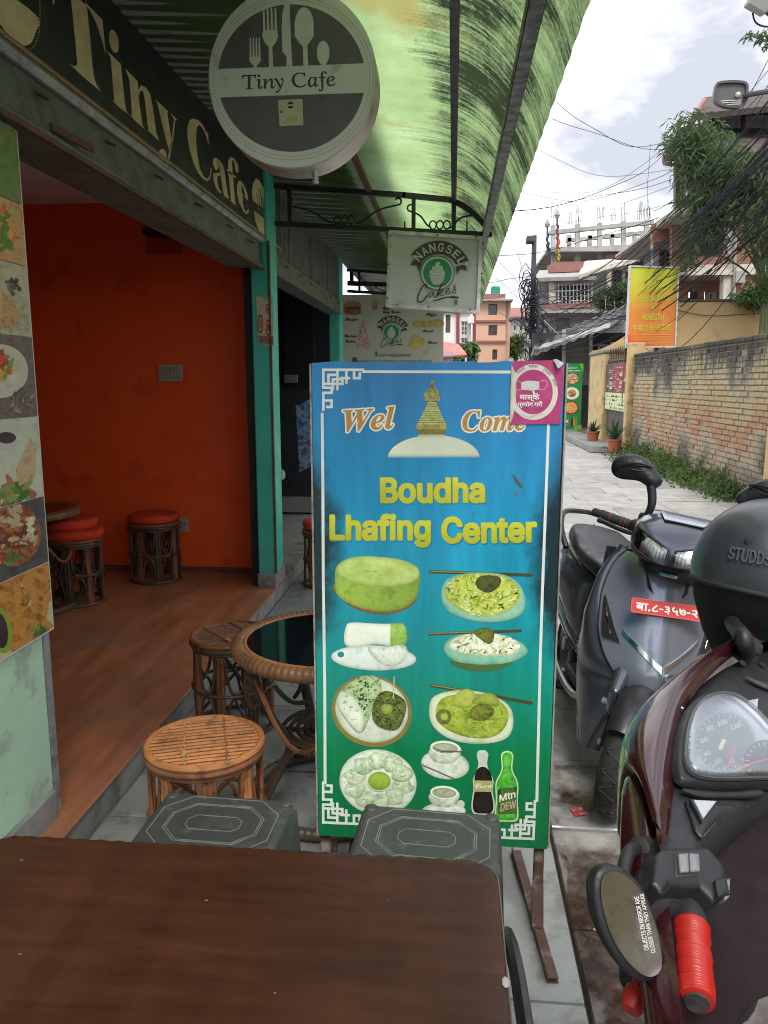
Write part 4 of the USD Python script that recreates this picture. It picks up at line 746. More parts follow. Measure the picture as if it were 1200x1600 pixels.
st = Thing('paper_sticker', 'small cream paper label stuck on the lower half of the round sign', 'sticker', tuple(py_(454, 175, YR-0.004)))
ps = Print(Plane((0, YR-0.0045, 0), (0, -1, 0)), st, P_paper); ps.poly(poly3([(538, 625), (690, 618), (697, 782), (547, 790)]), mottle([hexc('a8a286'), hexc('b8b298')], 12, 2), 4); ps.done('sheet')
ps.poly(ell(*z3(616, 657), 5, 5.5), hexc('20201e')); ps.poly(poly3([(594, 652), (638, 650), (638, 662), (594, 664)]), hexc('b0aa90')); ps.poly(poly3([(586, 730), (655, 715), (660, 765), (590, 770)]), mottle([hexc('9aa05a'), hexc('a8ac6a')], 6, 2), 2.5); ps.poly(poly3([(552, 692), (566, 690), (567, 706), (553, 708)]), hexc('3a3a34')); ps.poly(poly3([(572, 762), (582, 761), (582, 768), (572, 769)]), hexc('4a4a44')); ps.done('lettering')

# ================================================================== the hanging cake shop sign
YN = 5.16; zN = lambda x, y: (600+x*0.1375, 355+y*0.1374)
hs_ = Thing('hanging_sign', 'white hanging box sign with cupcake emblem and ribbon below the awning truss', 'sign', tuple(py_(680, 430, YN)))
corn = [zN(55, 35), zN(1125, 105), zN(1085, 985), zN(22, 905)]
P3 = [py_(*c, YN) for c in corn]
M_wbox = mat('white_sign_box', (0.58, 0.60, 0.56), 0.4, 0.06, 3, spots=((0.32, 0.32, 0.27), 0.14, 8)); M_alu = metal('dull_aluminium', (0.55, 0.55, 0.52), 0.42, spots=((0.12, 0.11, 0.1), 0.25, 14))
quad = Polygon([(p[0], p[2]) for p in P3])
hs_.part('box', onto(ext(quad.buffer(-0.002), 0.075), (0, YN+0.08, 0), (1, 0, 0), (0, 0, 1), (0, -1, 0)), M_wbox, smooth=False)
hs_.part('frame', onto(ext(quad.difference(quad.buffer(-0.022, join_style='mitre')), 0.014), (0, YN+0.006, 0), (1, 0, 0), (0, 0, 1), (0, -1, 0)), M_alu, smooth=False)
for f_ in ((75, 95), (610, 88), (1125, 185), (150, 880), (505, 905), (980, 935), (50, 420), (1110, 530), (40, 810), (1045, 108)):
    p = py_(*zN(*f_), YN-0.009); hs_.part('screw', move(lathe([(0, 0.004), (0.004, 0.0035), (0.006, 0)], 8), p, rotx(math.pi/2)), M_rust)
hs_.part('hook', [tube([P3[0]+(0.1+0.4*k, 0.04, -0.02), P3[0]+(0.1+0.4*k, 0.04, 0.06)], 0.005, 6) for k in (0, 1)], M_blackpaint)
cake_n = 0
def cake_logo(pr_, T, s, fade=0.0):
    """ribbon, round emblem and script of the cake shop; T maps the emblem's own coordinates to photo pixels"""
    fx = lambda c: c*(1-fade)+hexc('c9c9bd')*fade
    Pg = lambda pts: Polygon([T(*p) for p in pts]).buffer(0); BRN, GRN, CRM = fx(hexc('4a3d3c')), fx(hexc('2f8a58')), fx(hexc('c8d2c4'))
    c0 = (618, 540); arcp = lambda r, a: (c0[0]+r*math.cos(a), c0[1]-r*math.sin(a)*1.02)
    pr_.poly(Pg([(300, 430), (330, 375), (345, 365), (435, 405), (395, 498), (375, 430)]), BRN); pr_.k -= pr_.dk
    pr_.poly(Pg([(815, 450), (900, 425), (935, 440), (940, 490), (870, 475), (830, 540)]), BRN)
    pr_.poly(Pg([arcp(380, a) for a in np.linspace(2.52, 0.42, 30)]+[arcp(232, a) for a in np.linspace(0.52, 2.50, 30)]), BRN)
    for ch, a in zip('NANGSEL', np.linspace(2.42, 0.53, 7)):
        r0 = 262; t = (math.sin(a), math.cos(a)); w = 33 if ch != 'N' else 36; p = arcp(r0, a); p0 = T(p[0]-w*t[0], p[1]-w*t[1]); p1 = T(p[0]+w*t[0], p[1]+w*t[1])
        pr_.text(ch, p0, p1, 92*s, CRM, True); pr_.k -= pr_.dk
    c1 = (608, 520); R = lambda r: Polygon([T(c1[0]+r*math.cos(a), c1[1]+r*1.01*math.sin(a)) for a in np.linspace(0, 2*math.pi, 60)])
    pr_.k += pr_.dk; pr_.poly(R(196), GRN); pr_.poly(R(183), CRM); pr_.poly(R(164), GRN)
    pr_.poly(Pg([(515, 540), (690, 540), (690, 560), (655, 640), (620, 655), (560, 650), (545, 630), (520, 565)]), CRM)
    for x in range(540, 690, 24): pr_.poly(Pg([(x, 560), (x+4, 560), (608+(x-608)*.8+3, 640), (608+(x-608)*.8, 640)]), fx(hexc('9fae9c')))
    pr_.poly(Polygon(spline([T(*p) for p in ((525, 530), (520, 500), (550, 478), (545, 455), (580, 440), (585, 415), (620, 395), (640, 400), (625, 430), (655, 440), (670, 465), (665, 480), (690, 505), (685, 535))], 60, True)).buffer(0), CRM)
    for q in ([(540, 500), (600, 490), (650, 470)], [(535, 520), (610, 518), (675, 500)], [(575, 460), (610, 462), (650, 448)]): pr_.stroke([T(*p) for p in q], 5*s, fx(hexc('5aa07a')), 10)
    pr_.poly(Pg([(520, 548), (690, 545), (690, 550), (520, 553)]), fx(hexc('7a9a80')))
    # script
    K = fx(hexc('3a3030'))
    for pts, w in (([(480, 690), (482, 655), (455, 660), (405, 740), (382, 820), (400, 852), (440, 840), (490, 780)], 15), ([(560, 735), (530, 740), (512, 770), (520, 795), (545, 775), (568, 735), (565, 770), (580, 800), (605, 765)], 9), ([(605, 765), (640, 680), (662, 635)], 13), ([(662, 640), (625, 730), (608, 790), (640, 735), (670, 715), (660, 745), (632, 752), (650, 775), (680, 770)], 9), ([(700, 745), (735, 715), (738, 695), (712, 710), (702, 745), (722, 760), (760, 730)], 9), ([(775, 740), (802, 700), (808, 660), (800, 690), (818, 720), (805, 748), (780, 742)], 9)):
        pr_.stroke([T(*p) for p in pts], w*s, K, 40); pr_.k -= pr_.dk
    pr_.k += pr_.dk; pr_.poly(Polygon(spline([T(*p) for p in ((535, 842), (620, 815), (720, 788), (850, 795), (848, 808), (730, 800), (640, 826))], 40, True)).buffer(0), K)
pn2 = Print(Plane((0, YN-0.0035+0.0, 0), (0, -1, 0)), hs_, P_flex)
cake_logo(pn2, zN, 0.1375); pn2.poly(Polygon([zN(*p) for p in ((800, 830), (838, 825), (838, 880), (802, 885))]), mottle([hexc('8a8a80'), hexc('5a5a54')], 2, 2), 1.5); pn2.done('emblem')

# ================================================================== the bakery banner behind
YK = 9.40; zk = lambda x, y: (520+0.3*x, 420+0.3*y)
kb = Thing('bakery_banner', 'pale cream bakery banner with small pictures of buns and cakes behind the menu board', 'banner', tuple(py_(612, 560, YK)))
q = [zk(38, 135), zk(578, 130), zk(574, 800), zk(36, 800)]; K3 = [py_(*c, YK) for c in q]
kb.part('sheet', onto(ext(Polygon([(p[0], p[2]) for p in K3]), 0.01), (0, YK+0.012, 0), (1, 0, 0), (0, 0, 1), (0, -1, 0)), mat('cream_banner', (0.52, 0.51, 0.43), 0.55, 0.06, 2, spots=((0.3, 0.3, 0.24), 0.1, 4)), smooth=False)
kb.part('pole', [beam((K3[0][0]+0.03, YK+0.03, 0), (K3[0][0]+0.03, YK+0.03, K3[0][2]), 0.035), beam((K3[1][0]-0.03, YK+0.03, 0), (K3[1][0]-0.03, YK+0.03, K3[1][2]), 0.035)], M_blackpaint)
pk = Print(Plane((0, YK-0.001, 0), (0, -1, 0)), kb, P_flex)
TL = lambda x, y: zk(308+(x-618)*0.245, 335+(y-540)*0.235)
cake_logo(pk, TL, 0.074*0.95); pk.done('emblem')
BR = hexc('5a4c40')
for t, a, b, h in (('Burger', (65, 270), (132, 268), 4.6), ('Cup Cakes', (260, 232), (355, 230), 4.6), ('Pizza', (487, 244), (540, 243), 4.6), ('Bread', (470, 330), (524, 329), 4.6), ('Buns', (495, 390), (543, 389), 4.6), ('Custom', (62, 356), (124, 355), 4.6), ('Cakes', (66, 384), (118, 383), 4.6)): pk.text(script(t), zk(*a), zk(*b), h, BR, grow=0.25, font=MATH)
pk.text('+977-9818183544', zk(238, 458), zk(406, 456), 4.0, hexc('4a4640'), True); pk.text('https://www.facebook.com/nangselcakes', zk(128, 486), zk(515, 484), 3.4, hexc('5a564c'))
pk.poly(Polygon([zk(*p) for p in ((102, 462), (126, 462), (126, 484), (102, 484))]), hexc('4a5a7a')); pk.poly(Polygon([zk(*p) for p in ((220, 432), (232, 430), (232, 456), (224, 458))]), hexc('6a6a66')); pk.done('lettering')
ke = lambda cx, cy, rx, ry, rot=0: ell(*zk(cx, cy), rx*.3, ry*.3, rot)
pk.poly(ke(103, 190, 46, 22), mottle([hexc('a8674a'), hexc('c08a6a')], 6, 1), 1.5); pk.poly(ke(103, 208, 48, 10), mottle([hexc('2e4a22'), hexc('4a3a30'), hexc('6a8a3a')], 3, 2), 1.2); pk.poly(ke(103, 225, 46, 16), mottle([hexc('8a4a3a'), hexc('b07a5a')], 4, 3), 1.5); pk.done('food_picture', 'printed burger')
pk.poly(ke(220, 180, 20, 18), mottle([hexc('b06a6a'), hexc('d8a0a0')], 3, 4), 1.3); pk.poly(Polygon([zk(*p) for p in ((204, 190), (236, 190), (230, 215), (210, 215))]), hexc('a87a70')); pk.poly(ke(278, 205, 18, 10), hexc('6a5a54')); pk.done('food_picture', 'printed cupcake')
for i, (cx, cy) in enumerate(((440, 290), (470, 288), (500, 286), (530, 284), (555, 282))): pk.poly(ke(cx, cy, 26, 18, 20), mottle([hexc('a08a4a'), hexc('c8b070'), hexc('8a6a3a')], 5, 5+i), 1.5)
pk.done('food_picture', 'printed bread rolls')
for i, (cx, cy) in enumerate(((432, 368), (460, 382), (420, 398))): pk.poly(ke(cx, cy, 24, 20), mottle([hexc('b89a4a'), hexc('d8c070')], 5, 15+i), 1.5)
pk.done('food_picture', 'printed buns')
for i, (y0, y1, w0, w1) in enumerate(((375, 415, 30, 28), (340, 372, 23, 26), (312, 338, 16, 20), (285, 310, 9, 13), (258, 284, 3, 7))): pk.poly(Polygon([zk(*p) for p in ((160-w0, y0), (160+w0, y0), (160+w1, y1), (160-w1, y1))]), mottle([hexc('9a4a5a'), hexc('d8b8b0'), hexc('b06a70')], 3, 25+i), 1.2)
pk.done('food_picture', 'printed tiered cake')
pk.poly(ke(520, 208, 60, 8), mottle([hexc('a87a50'), hexc('c8a878')], 4, 40), 1.6); pk.done('food_picture', 'printed pizza edge')

# ================================================================== the food poster on the pier
XP = FX+0.016; po = Thing('food_poster', 'tall printed poster of dishes pasted on the pale green pier at the left', 'poster', (XP, 1.9, 1.4))
pp = Plane((XP, 0, 0), (1, 0, 0)); po_edge = [px_(*c, XP) for c in ((82, 985), (6, 320))]
yR = 2.212; zb = px_(82, 985, XP)[2]
po.part('panel', bx(FX+0.004, XP, 1.30, yR, 0.71, 2.17), mat('poster_back', (0.5, 0.5, 0.46), 0.5), smooth=False)
pz_ = Print(pp, po, P_paper); pz_.fine, pz_.dk, pz_.gain = 0.7, 0.02, 0.72
def on_poster(y, z): q = np.array([XP, y, z])-EYE; w = q@FWD; return (600+1200*(q@RIGHT)/w, 800-1200*(q@UP)/w)
zs = [0.713, 0.925, 1.13, 1.37, 1.60, 1.80, 1.97, 2.168]
def tile(k, cols, s, seed, ox=1.0):
    q = Polygon([on_poster(1.302, zs[k]+0.002), on_poster(yR-0.004, zs[k]+0.002), on_poster(yR-0.004, zs[k+1]), on_poster(1.302, zs[k+1])]); pz_.poly(q, mottle(cols, s, seed, ox), 5); return q
pz_.round = 0.0
def bits(t, cx, cy, rx, ry, cols, n, sz, seed, el_=1.6):
    r = np.random.RandomState(seed)
    for i in range(n):
        a, d = r.uniform(0, 6.28), r.uniform(0, 1)**0.5; g = ell(cx+rx*d*math.cos(a), cy+ry*d*math.sin(a), sz*r.uniform(.6, 1.3)*el_, sz*r.uniform(.5, 1.1), r.uniform(0, 180), 12).intersection(t)
        if not g.is_empty: c0 = hexc(cols[r.randint(len(cols))]); pz_.poly(g, mottle([c0*0.72, c0, np.minimum(c0*1.3, .9)], 4, i), 2.0)
t = tile(0, [hexc('b8a060'), hexc('d8c890'), hexc('cfc9a0')], 16, 3)
for i, (x, y, a) in enumerate(((20, 925, 25), (50, 912, 60), (62, 945, 100), (30, 960, 15), (60, 975, 40), (15, 1000, 30), (45, 985, 30), (70, 910, 80), (-5, 940, 20), (5, 900, 20))):
    g = affinity.translate(affinity.rotate(sbox(-26, -10, 26, 10).buffer(4), a), x, y).intersection(t); pz_.poly(g, mottle([hexc('8a4a10'), hexc('b87a24'), hexc('d89a40'), hexc('c8882c')], 9, 50+i), 2.2)
pz_.poly(ell(2, 985, 17, 36, -8).intersection(t), hexc('8fae2c')); pz_.poly(ell(0, 985, 12, 28, -8).intersection(t), mottle([hexc('1c0e14'), hexc('3a1c24')], 8, 2), 3)
bits(t, 62, 985, 14, 8, ['4f7a22', '7aa040', '3a5a1c'], 14, 3, 5, 2.2); pz_.done('food_picture', 'printed spring rolls with a dark dip')
t = tile(1, [hexc('3a3836'), hexc('54504c'), hexc('2c2a2a')], 20, 6); pz_.poly(ell(18, 835, 46, 50, 0).intersection(t), mottle([hexc('6a3014'), hexc('8a4a20'), hexc('b07a48'), hexc('7a3a1a')], 8, 7), 2.4)
bits(t, 18, 835, 40, 42, ['8a3a14', 'b06a34', 'd0a878', '6a2a10', 'c8b090'], 60, 4.5, 8, 2.4); bits(t, 45, 825, 8, 22, ['e0d8b0', 'c8c098'], 10, 4, 9); bits(t, 15, 872, 24, 8, ['3f7a22', '5a9a30', 'b02a14'], 12, 4, 10, 2.2); pz_.done('food_picture', 'printed noodle dish on a dark plate')
t = tile(2, [hexc('b0b89a'), hexc('d0d4bc'), hexc('c0c8ac')], 24, 11); pz_.poly(ell(10, 745, 58, 70).intersection(t), mottle([hexc('c8ccb0'), hexc('dde0ca')], 20, 12), 4); bits(t, 15, 770, 42, 24, ['5a8a2c', '86a84a', 'a85a34', 'b87a48', '3f6a20'], 40, 6, 13, 1.8)
pz_.poly(Polygon([(25, 735), (48, 685), (57, 700), (55, 745), (30, 760)]).intersection(t), mottle([hexc('b8925a'), hexc('dcc090'), hexc('c8a470')], 8, 14), 2.2); pz_.poly(ell(10, 690, 16, 14).intersection(t), hexc('c8ccc0')); pz_.poly(ell(10, 684, 15, 9).intersection(t), mottle([hexc('1c1012'), hexc('30181a')], 6, 3), 3); pz_.done('food_picture', 'printed folded flatbread with sauce and salad')
t = tile(3, [hexc('5a5048'), hexc('7a6c5e'), hexc('48403a')], 9, 15); pz_.poly(ell(0, 580, 44, 42, 0).intersection(t), hexc('cfcab0')); pz_.poly(ell(-4, 578, 36, 33).intersection(t), mottle([hexc('b8b298'), hexc('d8d4be')], 14, 3), 4); bits(t, -2, 572, 20, 22, ['c85a1c', 'b03a10', '7a9a30', 'd89a3c'], 30, 4.5, 16, 2); bits(t, 35, 625, 16, 20, ['8a7a64', 'a09078', '5a4e40'], 20, 2.5, 17, 4); pz_.done('food_picture', 'printed plate of carrots on a mat')
t = tile(4, [hexc('a8a080'), hexc('c4bc98'), hexc('8a8468')], 18, 18); pz_.poly(Polygon([(0, 505), (3, 455), (22, 470), (32, 500), (10, 515)]).intersection(t), mottle([hexc('a87a3c'), hexc('d0aa6a'), hexc('8a5a28')], 5, 19), 2); bits(t, 22, 448, 10, 14, ['4a5238', '2f3a26', '6a6a50'], 14, 3.5, 20); pz_.poly(Polygon([(0, 525), (36, 528), (38, 545), (0, 540)]).intersection(t), hexc('a03a34')); pz_.done('food_picture', 'printed toasted sandwich')
t = tile(5, [hexc('b88a4a'), hexc('d0a868'), hexc('9a6a34')], 14, 21); bits(t, 5, 360, 16, 30, ['d07a1c', 'c85a14', 'e0a040', '4a8a22'], 40, 5, 22, 2.6); pz_.done('food_picture', 'printed fried snack')
t = tile(6, [hexc('4a7a22'), hexc('6a8a44'), hexc('8a7a54')], 10, 23); pz_.done('food_picture', 'printed salad leaves')
# small poster on the teal pillar
YT = 4.957; pl_ = Thing('pillar_poster', 'small torn red and cream poster pasted on the near teal pillar', 'poster', tuple(py_(414, 500, YT)))
pt = Print(Plane((0, YT, 0), (0, -1, 0)), pl_, P_paper); pt.poly(Polygon([(400, 463), (411, 464), (416, 470), (421, 460), (426, 462), (427.5, 539), (416, 540), (404, 536)]), mottle([hexc('b0a48c'), hexc('c8bca0')], 6, 3), 2)
for cx, cy, rx, ry in ((407, 506, 4.6, 15), (418.5, 483, 3.6, 8), (419, 512, 3.8, 13)): pt.poly(ell(cx, cy, rx, ry), hexc('9a2a20')); pt.poly(ell(cx, cy, rx*.65, ry*.75), hexc('c0a088')); pt.poly(ell(cx, cy, rx*.42, ry*.5), mottle([hexc('8a2a20'), hexc('b86a50')], 3, 4), 1.2)
pt.poly(Polygon([(404, 524), (427, 526), (427, 539), (405, 536)]), mottle([hexc('7a3a2c'), hexc('a07a60')], 4, 5), 2); pt.done('print')
# ================================================================== rattan stools and tables
def rattan(name, base, isl=0.14): return mat(name, base, 0.42, 0.28, 9, bump=0.0015, bscale=90, island=isl, spots=(tuple(np.array(base)*0.25), 0.32, 22))
M_rat = rattan('rattan_honey', (0.44, 0.18, 0.062)); M_rat2 = rattan('rattan_brown', (0.21, 0.082, 0.036)); M_rat3 = rattan('rattan_dark', (0.075, 0.048, 0.030))
M_tie = mat('binding_cane', (0.42, 0.30, 0.15), 0.5, 0.2, 20)
def circ(r, z, n=40, a0=0, a1=2*math.pi, closed=True): return np.array([(r*math.cos(a), r*math.sin(a), z) for a in np.linspace(a0, a1, n+1)[:n if closed else n+1]])
def make_stool(name, ms, md, H=0.42, R=0.168):
    t = proto(name); P = lambda nm, m, mt, **k: t.part(nm, m, mt, local=True, **k)
    for r_, z, w in ((R, H-0.012, 0.011), (R+0.003, H-0.031, 0.010), (R-0.004, H-0.048, 0.008)): P('rim', tube(circ(r_, z), w, 8, True), ms if z > H-0.02 else md)
    n = 14
    for i in range(n):
        y = (i-(n-1)/2)*(2*R-0.03)/n; half = math.sqrt(max((R-0.006)**2-y*y, 1e-4)); rr = 0.0050+0.0005*math.sin(i*2.4)
        P('slat', tube([(-half, y, H-0.012+0.001*math.sin(i)), (0, y+0.0012*math.sin(i*1.7), H-0.0105), (half, y, H-0.012)], rr, 8), ms)
    for x in (-0.06, 0.06):
        pts = [(x+0.002*math.sin(k*1.3), (k-n)*0.5*(2*R-0.03)/n, H-0.002-(0.0 if k % 2 else 0.008)) for k in range(1, 2*n)]
        P('binding', tube(pts, 0.0028, 5), md if x > 0 else ms)
    P('tie', [tube([(-0.06, -0.10, H+0.001), (-0.055, -0.085, H+0.003), (-0.066, -0.07, H+0.001)], 0.004, 5), tube([(-0.066, -0.10, H+0.0), (-0.058, -0.08, H+0.004), (-0.06, -0.065, H+0.0)], 0.0035, 5)], M_tie)
    m_ = 8
    for k in range(m_):
        a = k*2*math.pi/m_
        for d in (-0.052, 0.052):
            r0, r1 = R-0.012, R-0.002; pts = [((r0+(r1-r0)*(1-z/H))*math.cos(a+d), (r0+(r1-r0)*(1-z/H))*math.sin(a+d), z) for z in np.linspace(0.012, H-0.035, 6)]
            P('leg', tube(pts, 0.0105, 7), ms if k % 3 else md)
        # arches between the legs, hanging from the seat and standing on the base ring
        for z0, z1, s in ((H-0.04, 0.205, 1), (0.022, 0.185, -1)):
            q = []
            for u in np.linspace(0, 1, 13):
                aa = a+0.10+(2*math.pi/m_-0.20)*u; zz = z1+(z0-z1)*abs(2*u-1)**3.2; q.append(((R-0.004)*math.cos(aa), (R-0.004)*math.sin(aa), zz))
            P('arch', tube(q, 0.0065, 6), md)
    P('hoop', tube(circ(R+0.004, 0.197, 36), 0.007, 6, True), md); P('base_ring', tube(circ(R+0.002, 0.010, 36), 0.010, 7, True), md)
    for k in range(3):
        a = k*2*math.pi/3+0.4; P('cross_brace', tube([((R-0.02)*math.cos(a), (R-0.02)*math.sin(a), 0.06), (-(R-0.02)*math.cos(a+0.5), -(R-0.02)*math.sin(a+0.5), H-0.06)], 0.007, 6), md)
    return t.path
s_front, s_dark = make_stool('rattan_stool_honey', M_rat, M_rat2), make_stool('rattan_stool_brown', M_rat2, M_rat3)
copy_of(s_front, 'rattan_stool', 'honey coloured round rattan stool with a bare slatted seat just behind the plastic stools', 'stool', (-0.725, 2.10, 0), 0.33, 'rattan stools')
copy_of(s_dark, 'rattan_stool', 'brown round rattan stool with a bare seat half behind the glass rattan table', 'stool', (-0.925, 3.08, 0), 0.75, 'rattan stools')
copy_of(s_dark, 'rattan_stool', 'rattan stool inside the cafe carrying two stacked red cushions', 'stool', (-2.36, 4.53, 0.1), 0.2, 'rattan stools')
copy_of(s_dark, 'rattan_stool', 'rattan stool inside the cafe with one cushion beside the wall socket', 'stool', (-2.07, 5.12, 0.1), 0.5, 'rattan stools')
copy_of(s_dark, 'rattan_stool', 'rattan stool with an orange cushion on the pavement half hidden by the menu board', 'stool', (-0.905, 5.46, 0), 0.2, 'rattan stools')
M_cush = mat('red_orange_cushion', (0.62, 0.045, 0.012), 0.85, 0.12, 9, bump=0.006, bscale=14)
def cushion(r, h, seed):
    prof = [(0, 0)]+[(r*(1-0.0)-h*0.5+h*0.5*math.cos(a), h*0.5+h*0.5*math.sin(a)) for a in np.linspace(-math.pi/2, math.pi/2, 11)]+[(r*0.5, h*1.05), (0.0, h*1.0)]
    m = lathe(prof, 48); v = m.vertices; d = meshkit.fbm(v*np.array([14, 14, 20]), 3, seed)-0.5; m.vertices = v*(1+d[:, None]*np.array([0.10, 0.10, 0.25])); return m
for lab, o, r, h, s in (('red round cushion, upper one of two stacked on the left stool', (-2.375, 4.53, 0.578), 0.165, 0.062, 1), ('red round cushion, lower one of two stacked on the left stool', (-2.345, 4.52, 0.518), 0.178, 0.058, 2),
                        ('red round cushion alone on the stool beside the wall socket', (-2.07, 5.12, 0.518), 0.175, 0.055, 3), ('orange round cushion on the stool half hidden by the menu board', (-0.905, 5.46, 0.418), 0.175, 0.068, 4)):
    t = Thing('cushion', lab, 'cushion', o, 'round stool cushions'); t.part('pad', move(cushion(r, h, s), o), M_cush, smooth=True); t.part('piping', tube(circ(r*0.985, h*0.5, 40)+np.array(o), 0.004, 6, True), M_cush)
def wrapped(name, base):
    N = {'tc': ('texture_coordinate', {}), 'a': ('attribute', {'attribute': 'col'}), 'n': ('noise_texture', {'scale': 14, 'detail': 4}), 'm': ('map_range', {'from_min': 0.3, 'from_max': 0.7, 'to_min': 0.7, 'to_max': 1.3}), 'h': ('hsv', {'color': base}), 'p': ('principled_bsdf', {'roughness': 0.42})}
    return usdkit.material(stage, '/World/Looks/'+name, N, [('tc.object', 'n.vector'), ('n.fac', 'm.value'), ('m.result', 'h.value'), ('h.color', 'p.base_color')], surface='p.BSDF')
M_wrap = wrapped('wrapped_cane', (0.20, 0.095, 0.045)); M_wrap2 = wrapped('wrapped_cane_grey', (0.085, 0.065, 0.045))
def wrap_ring(R, z, r, turns, n=4, a0=0, a1=2*math.pi):
    k = turns*n; A = np.linspace(a0, a1, k+1)[:k]; c = np.array([(R*math.cos(a), R*math.sin(a), z) for a in A]); rad = r*(1+0.17*np.abs(np.sin(np.arange(k)*math.pi/n))-0.05)
    return tube(c, rad, 8, True)
M_glass = mat('black_glass', (0.004, 0.005, 0.006), 0.05, 0.05, 2, rvar=0.02)
def rattan_table(name, label, o, H=0.60, R=0.315):
    o = np.array(o, float); t = Thing(name, label, 'table', tuple(o)); P = lambda nm, m, mt, **k: t.part(nm, move(m, o), mt, **k)
    P('rim', wrap_ring(R, H-0.022, 0.024, 90), M_wrap, smooth=60); P('inner_rim', tube(circ(R-0.026, H-0.006, 48), 0.006, 6, True), M_rat)
    P('glass_top', lathe([(0, H-0.012), (R-0.024, H-0.012), (R-0.022, H-0.010), (R-0.022, H-0.006), (R-0.024, H-0.004), (0, H-0.004)], 64), M_glass, smooth=20)
    for k in range(4):
        a = k*math.pi/2+0.62
        for d in (-0.05, 0.05):
            pr_ = spline([(R-0.02, H-0.05), (R-0.05, H-0.14), (0.215, 0.34), (0.16, 0.245), (0.165, 0.205), (0.22, 0.12), (0.275, 0.03)], 22)
            P('leg', tube([(r*math.cos(a+d*(r/0.2)*0.5), r*math.sin(a+d*(r/0.2)*0.5), z) for r, z in pr_], 0.0145, 8), M_rat3)
        q = spline([(0.30, 0.52), (0.20, 0.43), (0.13, 0.40), (0.16, 0.34)], 14); P('curl', tube([(r*math.cos(a+0.5), r*math.sin(a+0.5), z) for r, z in q], 0.008, 6), M_rat3)
        q = [(0.29*math.cos(a+u), 0.29*math.sin(a+u), 0.51-0.20*math.sin((u-0.1)/1.37*math.pi)**1.5) for u in np.linspace(0.1, 1.47, 14)]; P('arch', tube(q, 0.009, 6), M_rat2)
    for k in range(6): P('shelf_ring', tube(circ(0.04+0.026*k, 0.262+0.002*(k % 2), 36), 0.008, 6, True), M_rat3)
    P('shelf_bar', [tube([(-0.19, 0, 0.25), (0.19, 0, 0.25)], 0.009, 6)], M_rat3); P('shelf_bar', tube([(0, -0.19, 0.249), (0, 0.19, 0.249)], 0.009, 6), M_rat3)
    P('base_ring', wrap_ring(0.28, 0.022, 0.020, 80), M_wrap2, smooth=60)
rattan_table('rattan_table', 'round rattan table with a black glass top half behind the menu board', (-0.415, 2.535, 0))
q = pz(112, 797, 0.72); rattan_table('rattan_table', 'round rattan table in the dark corner of the cafe behind the cushioned stool', (q[0]-0.335, q[1]+0.02, 0.1), 0.62)
# ================================================================== plastic stools
M_plas = mat('dark_grey_plastic', (0.040, 0.043, 0.040), 0.48, 0.2, 7, bump=0.0008, bscale=120, spots=((0.10, 0.10, 0.095), 0.22, 18)); M_scuff = mat('scuffed_ridge', (0.15, 0.155, 0.15), 0.5, 0.45, 18)
def plastic_stool(name):
    t = proto(name); P = lambda nm, m, mt, **k: t.part(nm, m, mt, local=True, **k); W, D, H = 0.335, 0.262, 0.45
    def rr(w, d, r): return sbox(-w/2+r, -d/2+r, w/2-r, d/2-r).buffer(r, quad_segs=5)
    def octo(w, d, c): return Polygon([(-w/2+c, -d/2), (w/2-c, -d/2), (w/2, -d/2+c), (w/2, d/2-c), (w/2-c, d/2), (-w/2+c, d/2), (-w/2, d/2-c), (-w/2, -d/2+c)])
    P('seat', move(pillow(rr(W, D, 0.03), 0.016, 0.014, 0.008, base=0.03), (0, 0, H-0.046)), M_plas, smooth=40)
    for w, d, c in ((0.285, 0.215, 0.055), (0.225, 0.155, 0.045), (0.215, 0.145, 0.043), (0.13, 0.058, 0.016)):
        ring_ = octo(w, d, c); P('seat_ridge', move(ext(ring_.buffer(0.0011).difference(ring_.buffer(-0.0011)), 0.0014), (0, 0, H-0.0004)), M_scuff, smooth=False)
    for sx in (-1, 1):
        for sy in (-1, 1):
            rings = []
            for z, k in ((H-0.03, 1.0), (0.30, 1.045), (0.0, 1.13)):
                L = 0.085-0.035*(1-z/H); x, y, th = sx*W/2*k, sy*D/2*k, 0.005
                rings.append(np.array([(x, y, z), (x-sx*L, y, z), (x-sx*L, y-sy*th, z), (x-sx*th*2, y-sy*th, z), (x-sx*th, y-sy*th*2, z), (x-sx*th, y-sy*L, z), (x, y-sy*L, z)]))
            P('leg', loft(rings), M_plas, smooth=25); P('corner_knob', trimesh.creation.icosphere(2, 0.015).apply_scale([1.1, 1.1, 0.5]).apply_translation((sx*(W/2-0.022), sy*(D/2-0.022), H-0.003)), M_plas, smooth=True)
    for s in (-1, 1):
        P('skirt', loft([np.array([(-W/2+0.02, s*D/2, H-0.02), (W/2-0.02, s*D/2, H-0.02), (W/2-0.02, s*D/2-s*0.004, H-0.02), (-W/2+0.02, s*D/2-s*0.004, H-0.02)]), np.array([(-W/2+0.05, s*D/2*1.02, H-0.10), (W/2-0.05, s*D/2*1.02, H-0.10), (W/2-0.05, s*D/2*1.02-s*0.004, H-0.10), (-W/2+0.05, s*D/2*1.02-s*0.004, H-0.10)])]), M_plas)
        P('skirt', loft([np.array([(s*W/2, -D/2+0.02, H-0.02), (s*W/2, D/2-0.02, H-0.02), (s*W/2-s*0.004, D/2-0.02, H-0.02), (s*W/2-s*0.004, -D/2+0.02, H-0.02)]), np.array([(s*W/2*1.02, -D/2+0.05, H-0.10), (s*W/2*1.02, D/2-0.05, H-0.10), (s*W/2*1.02-s*0.004, D/2-0.05, H-0.10), (s*W/2*1.02-s*0.004, -D/2+0.05, H-0.10)])]), M_plas)
    return t.path
ps_ = plastic_stool('plastic_stool_shape')
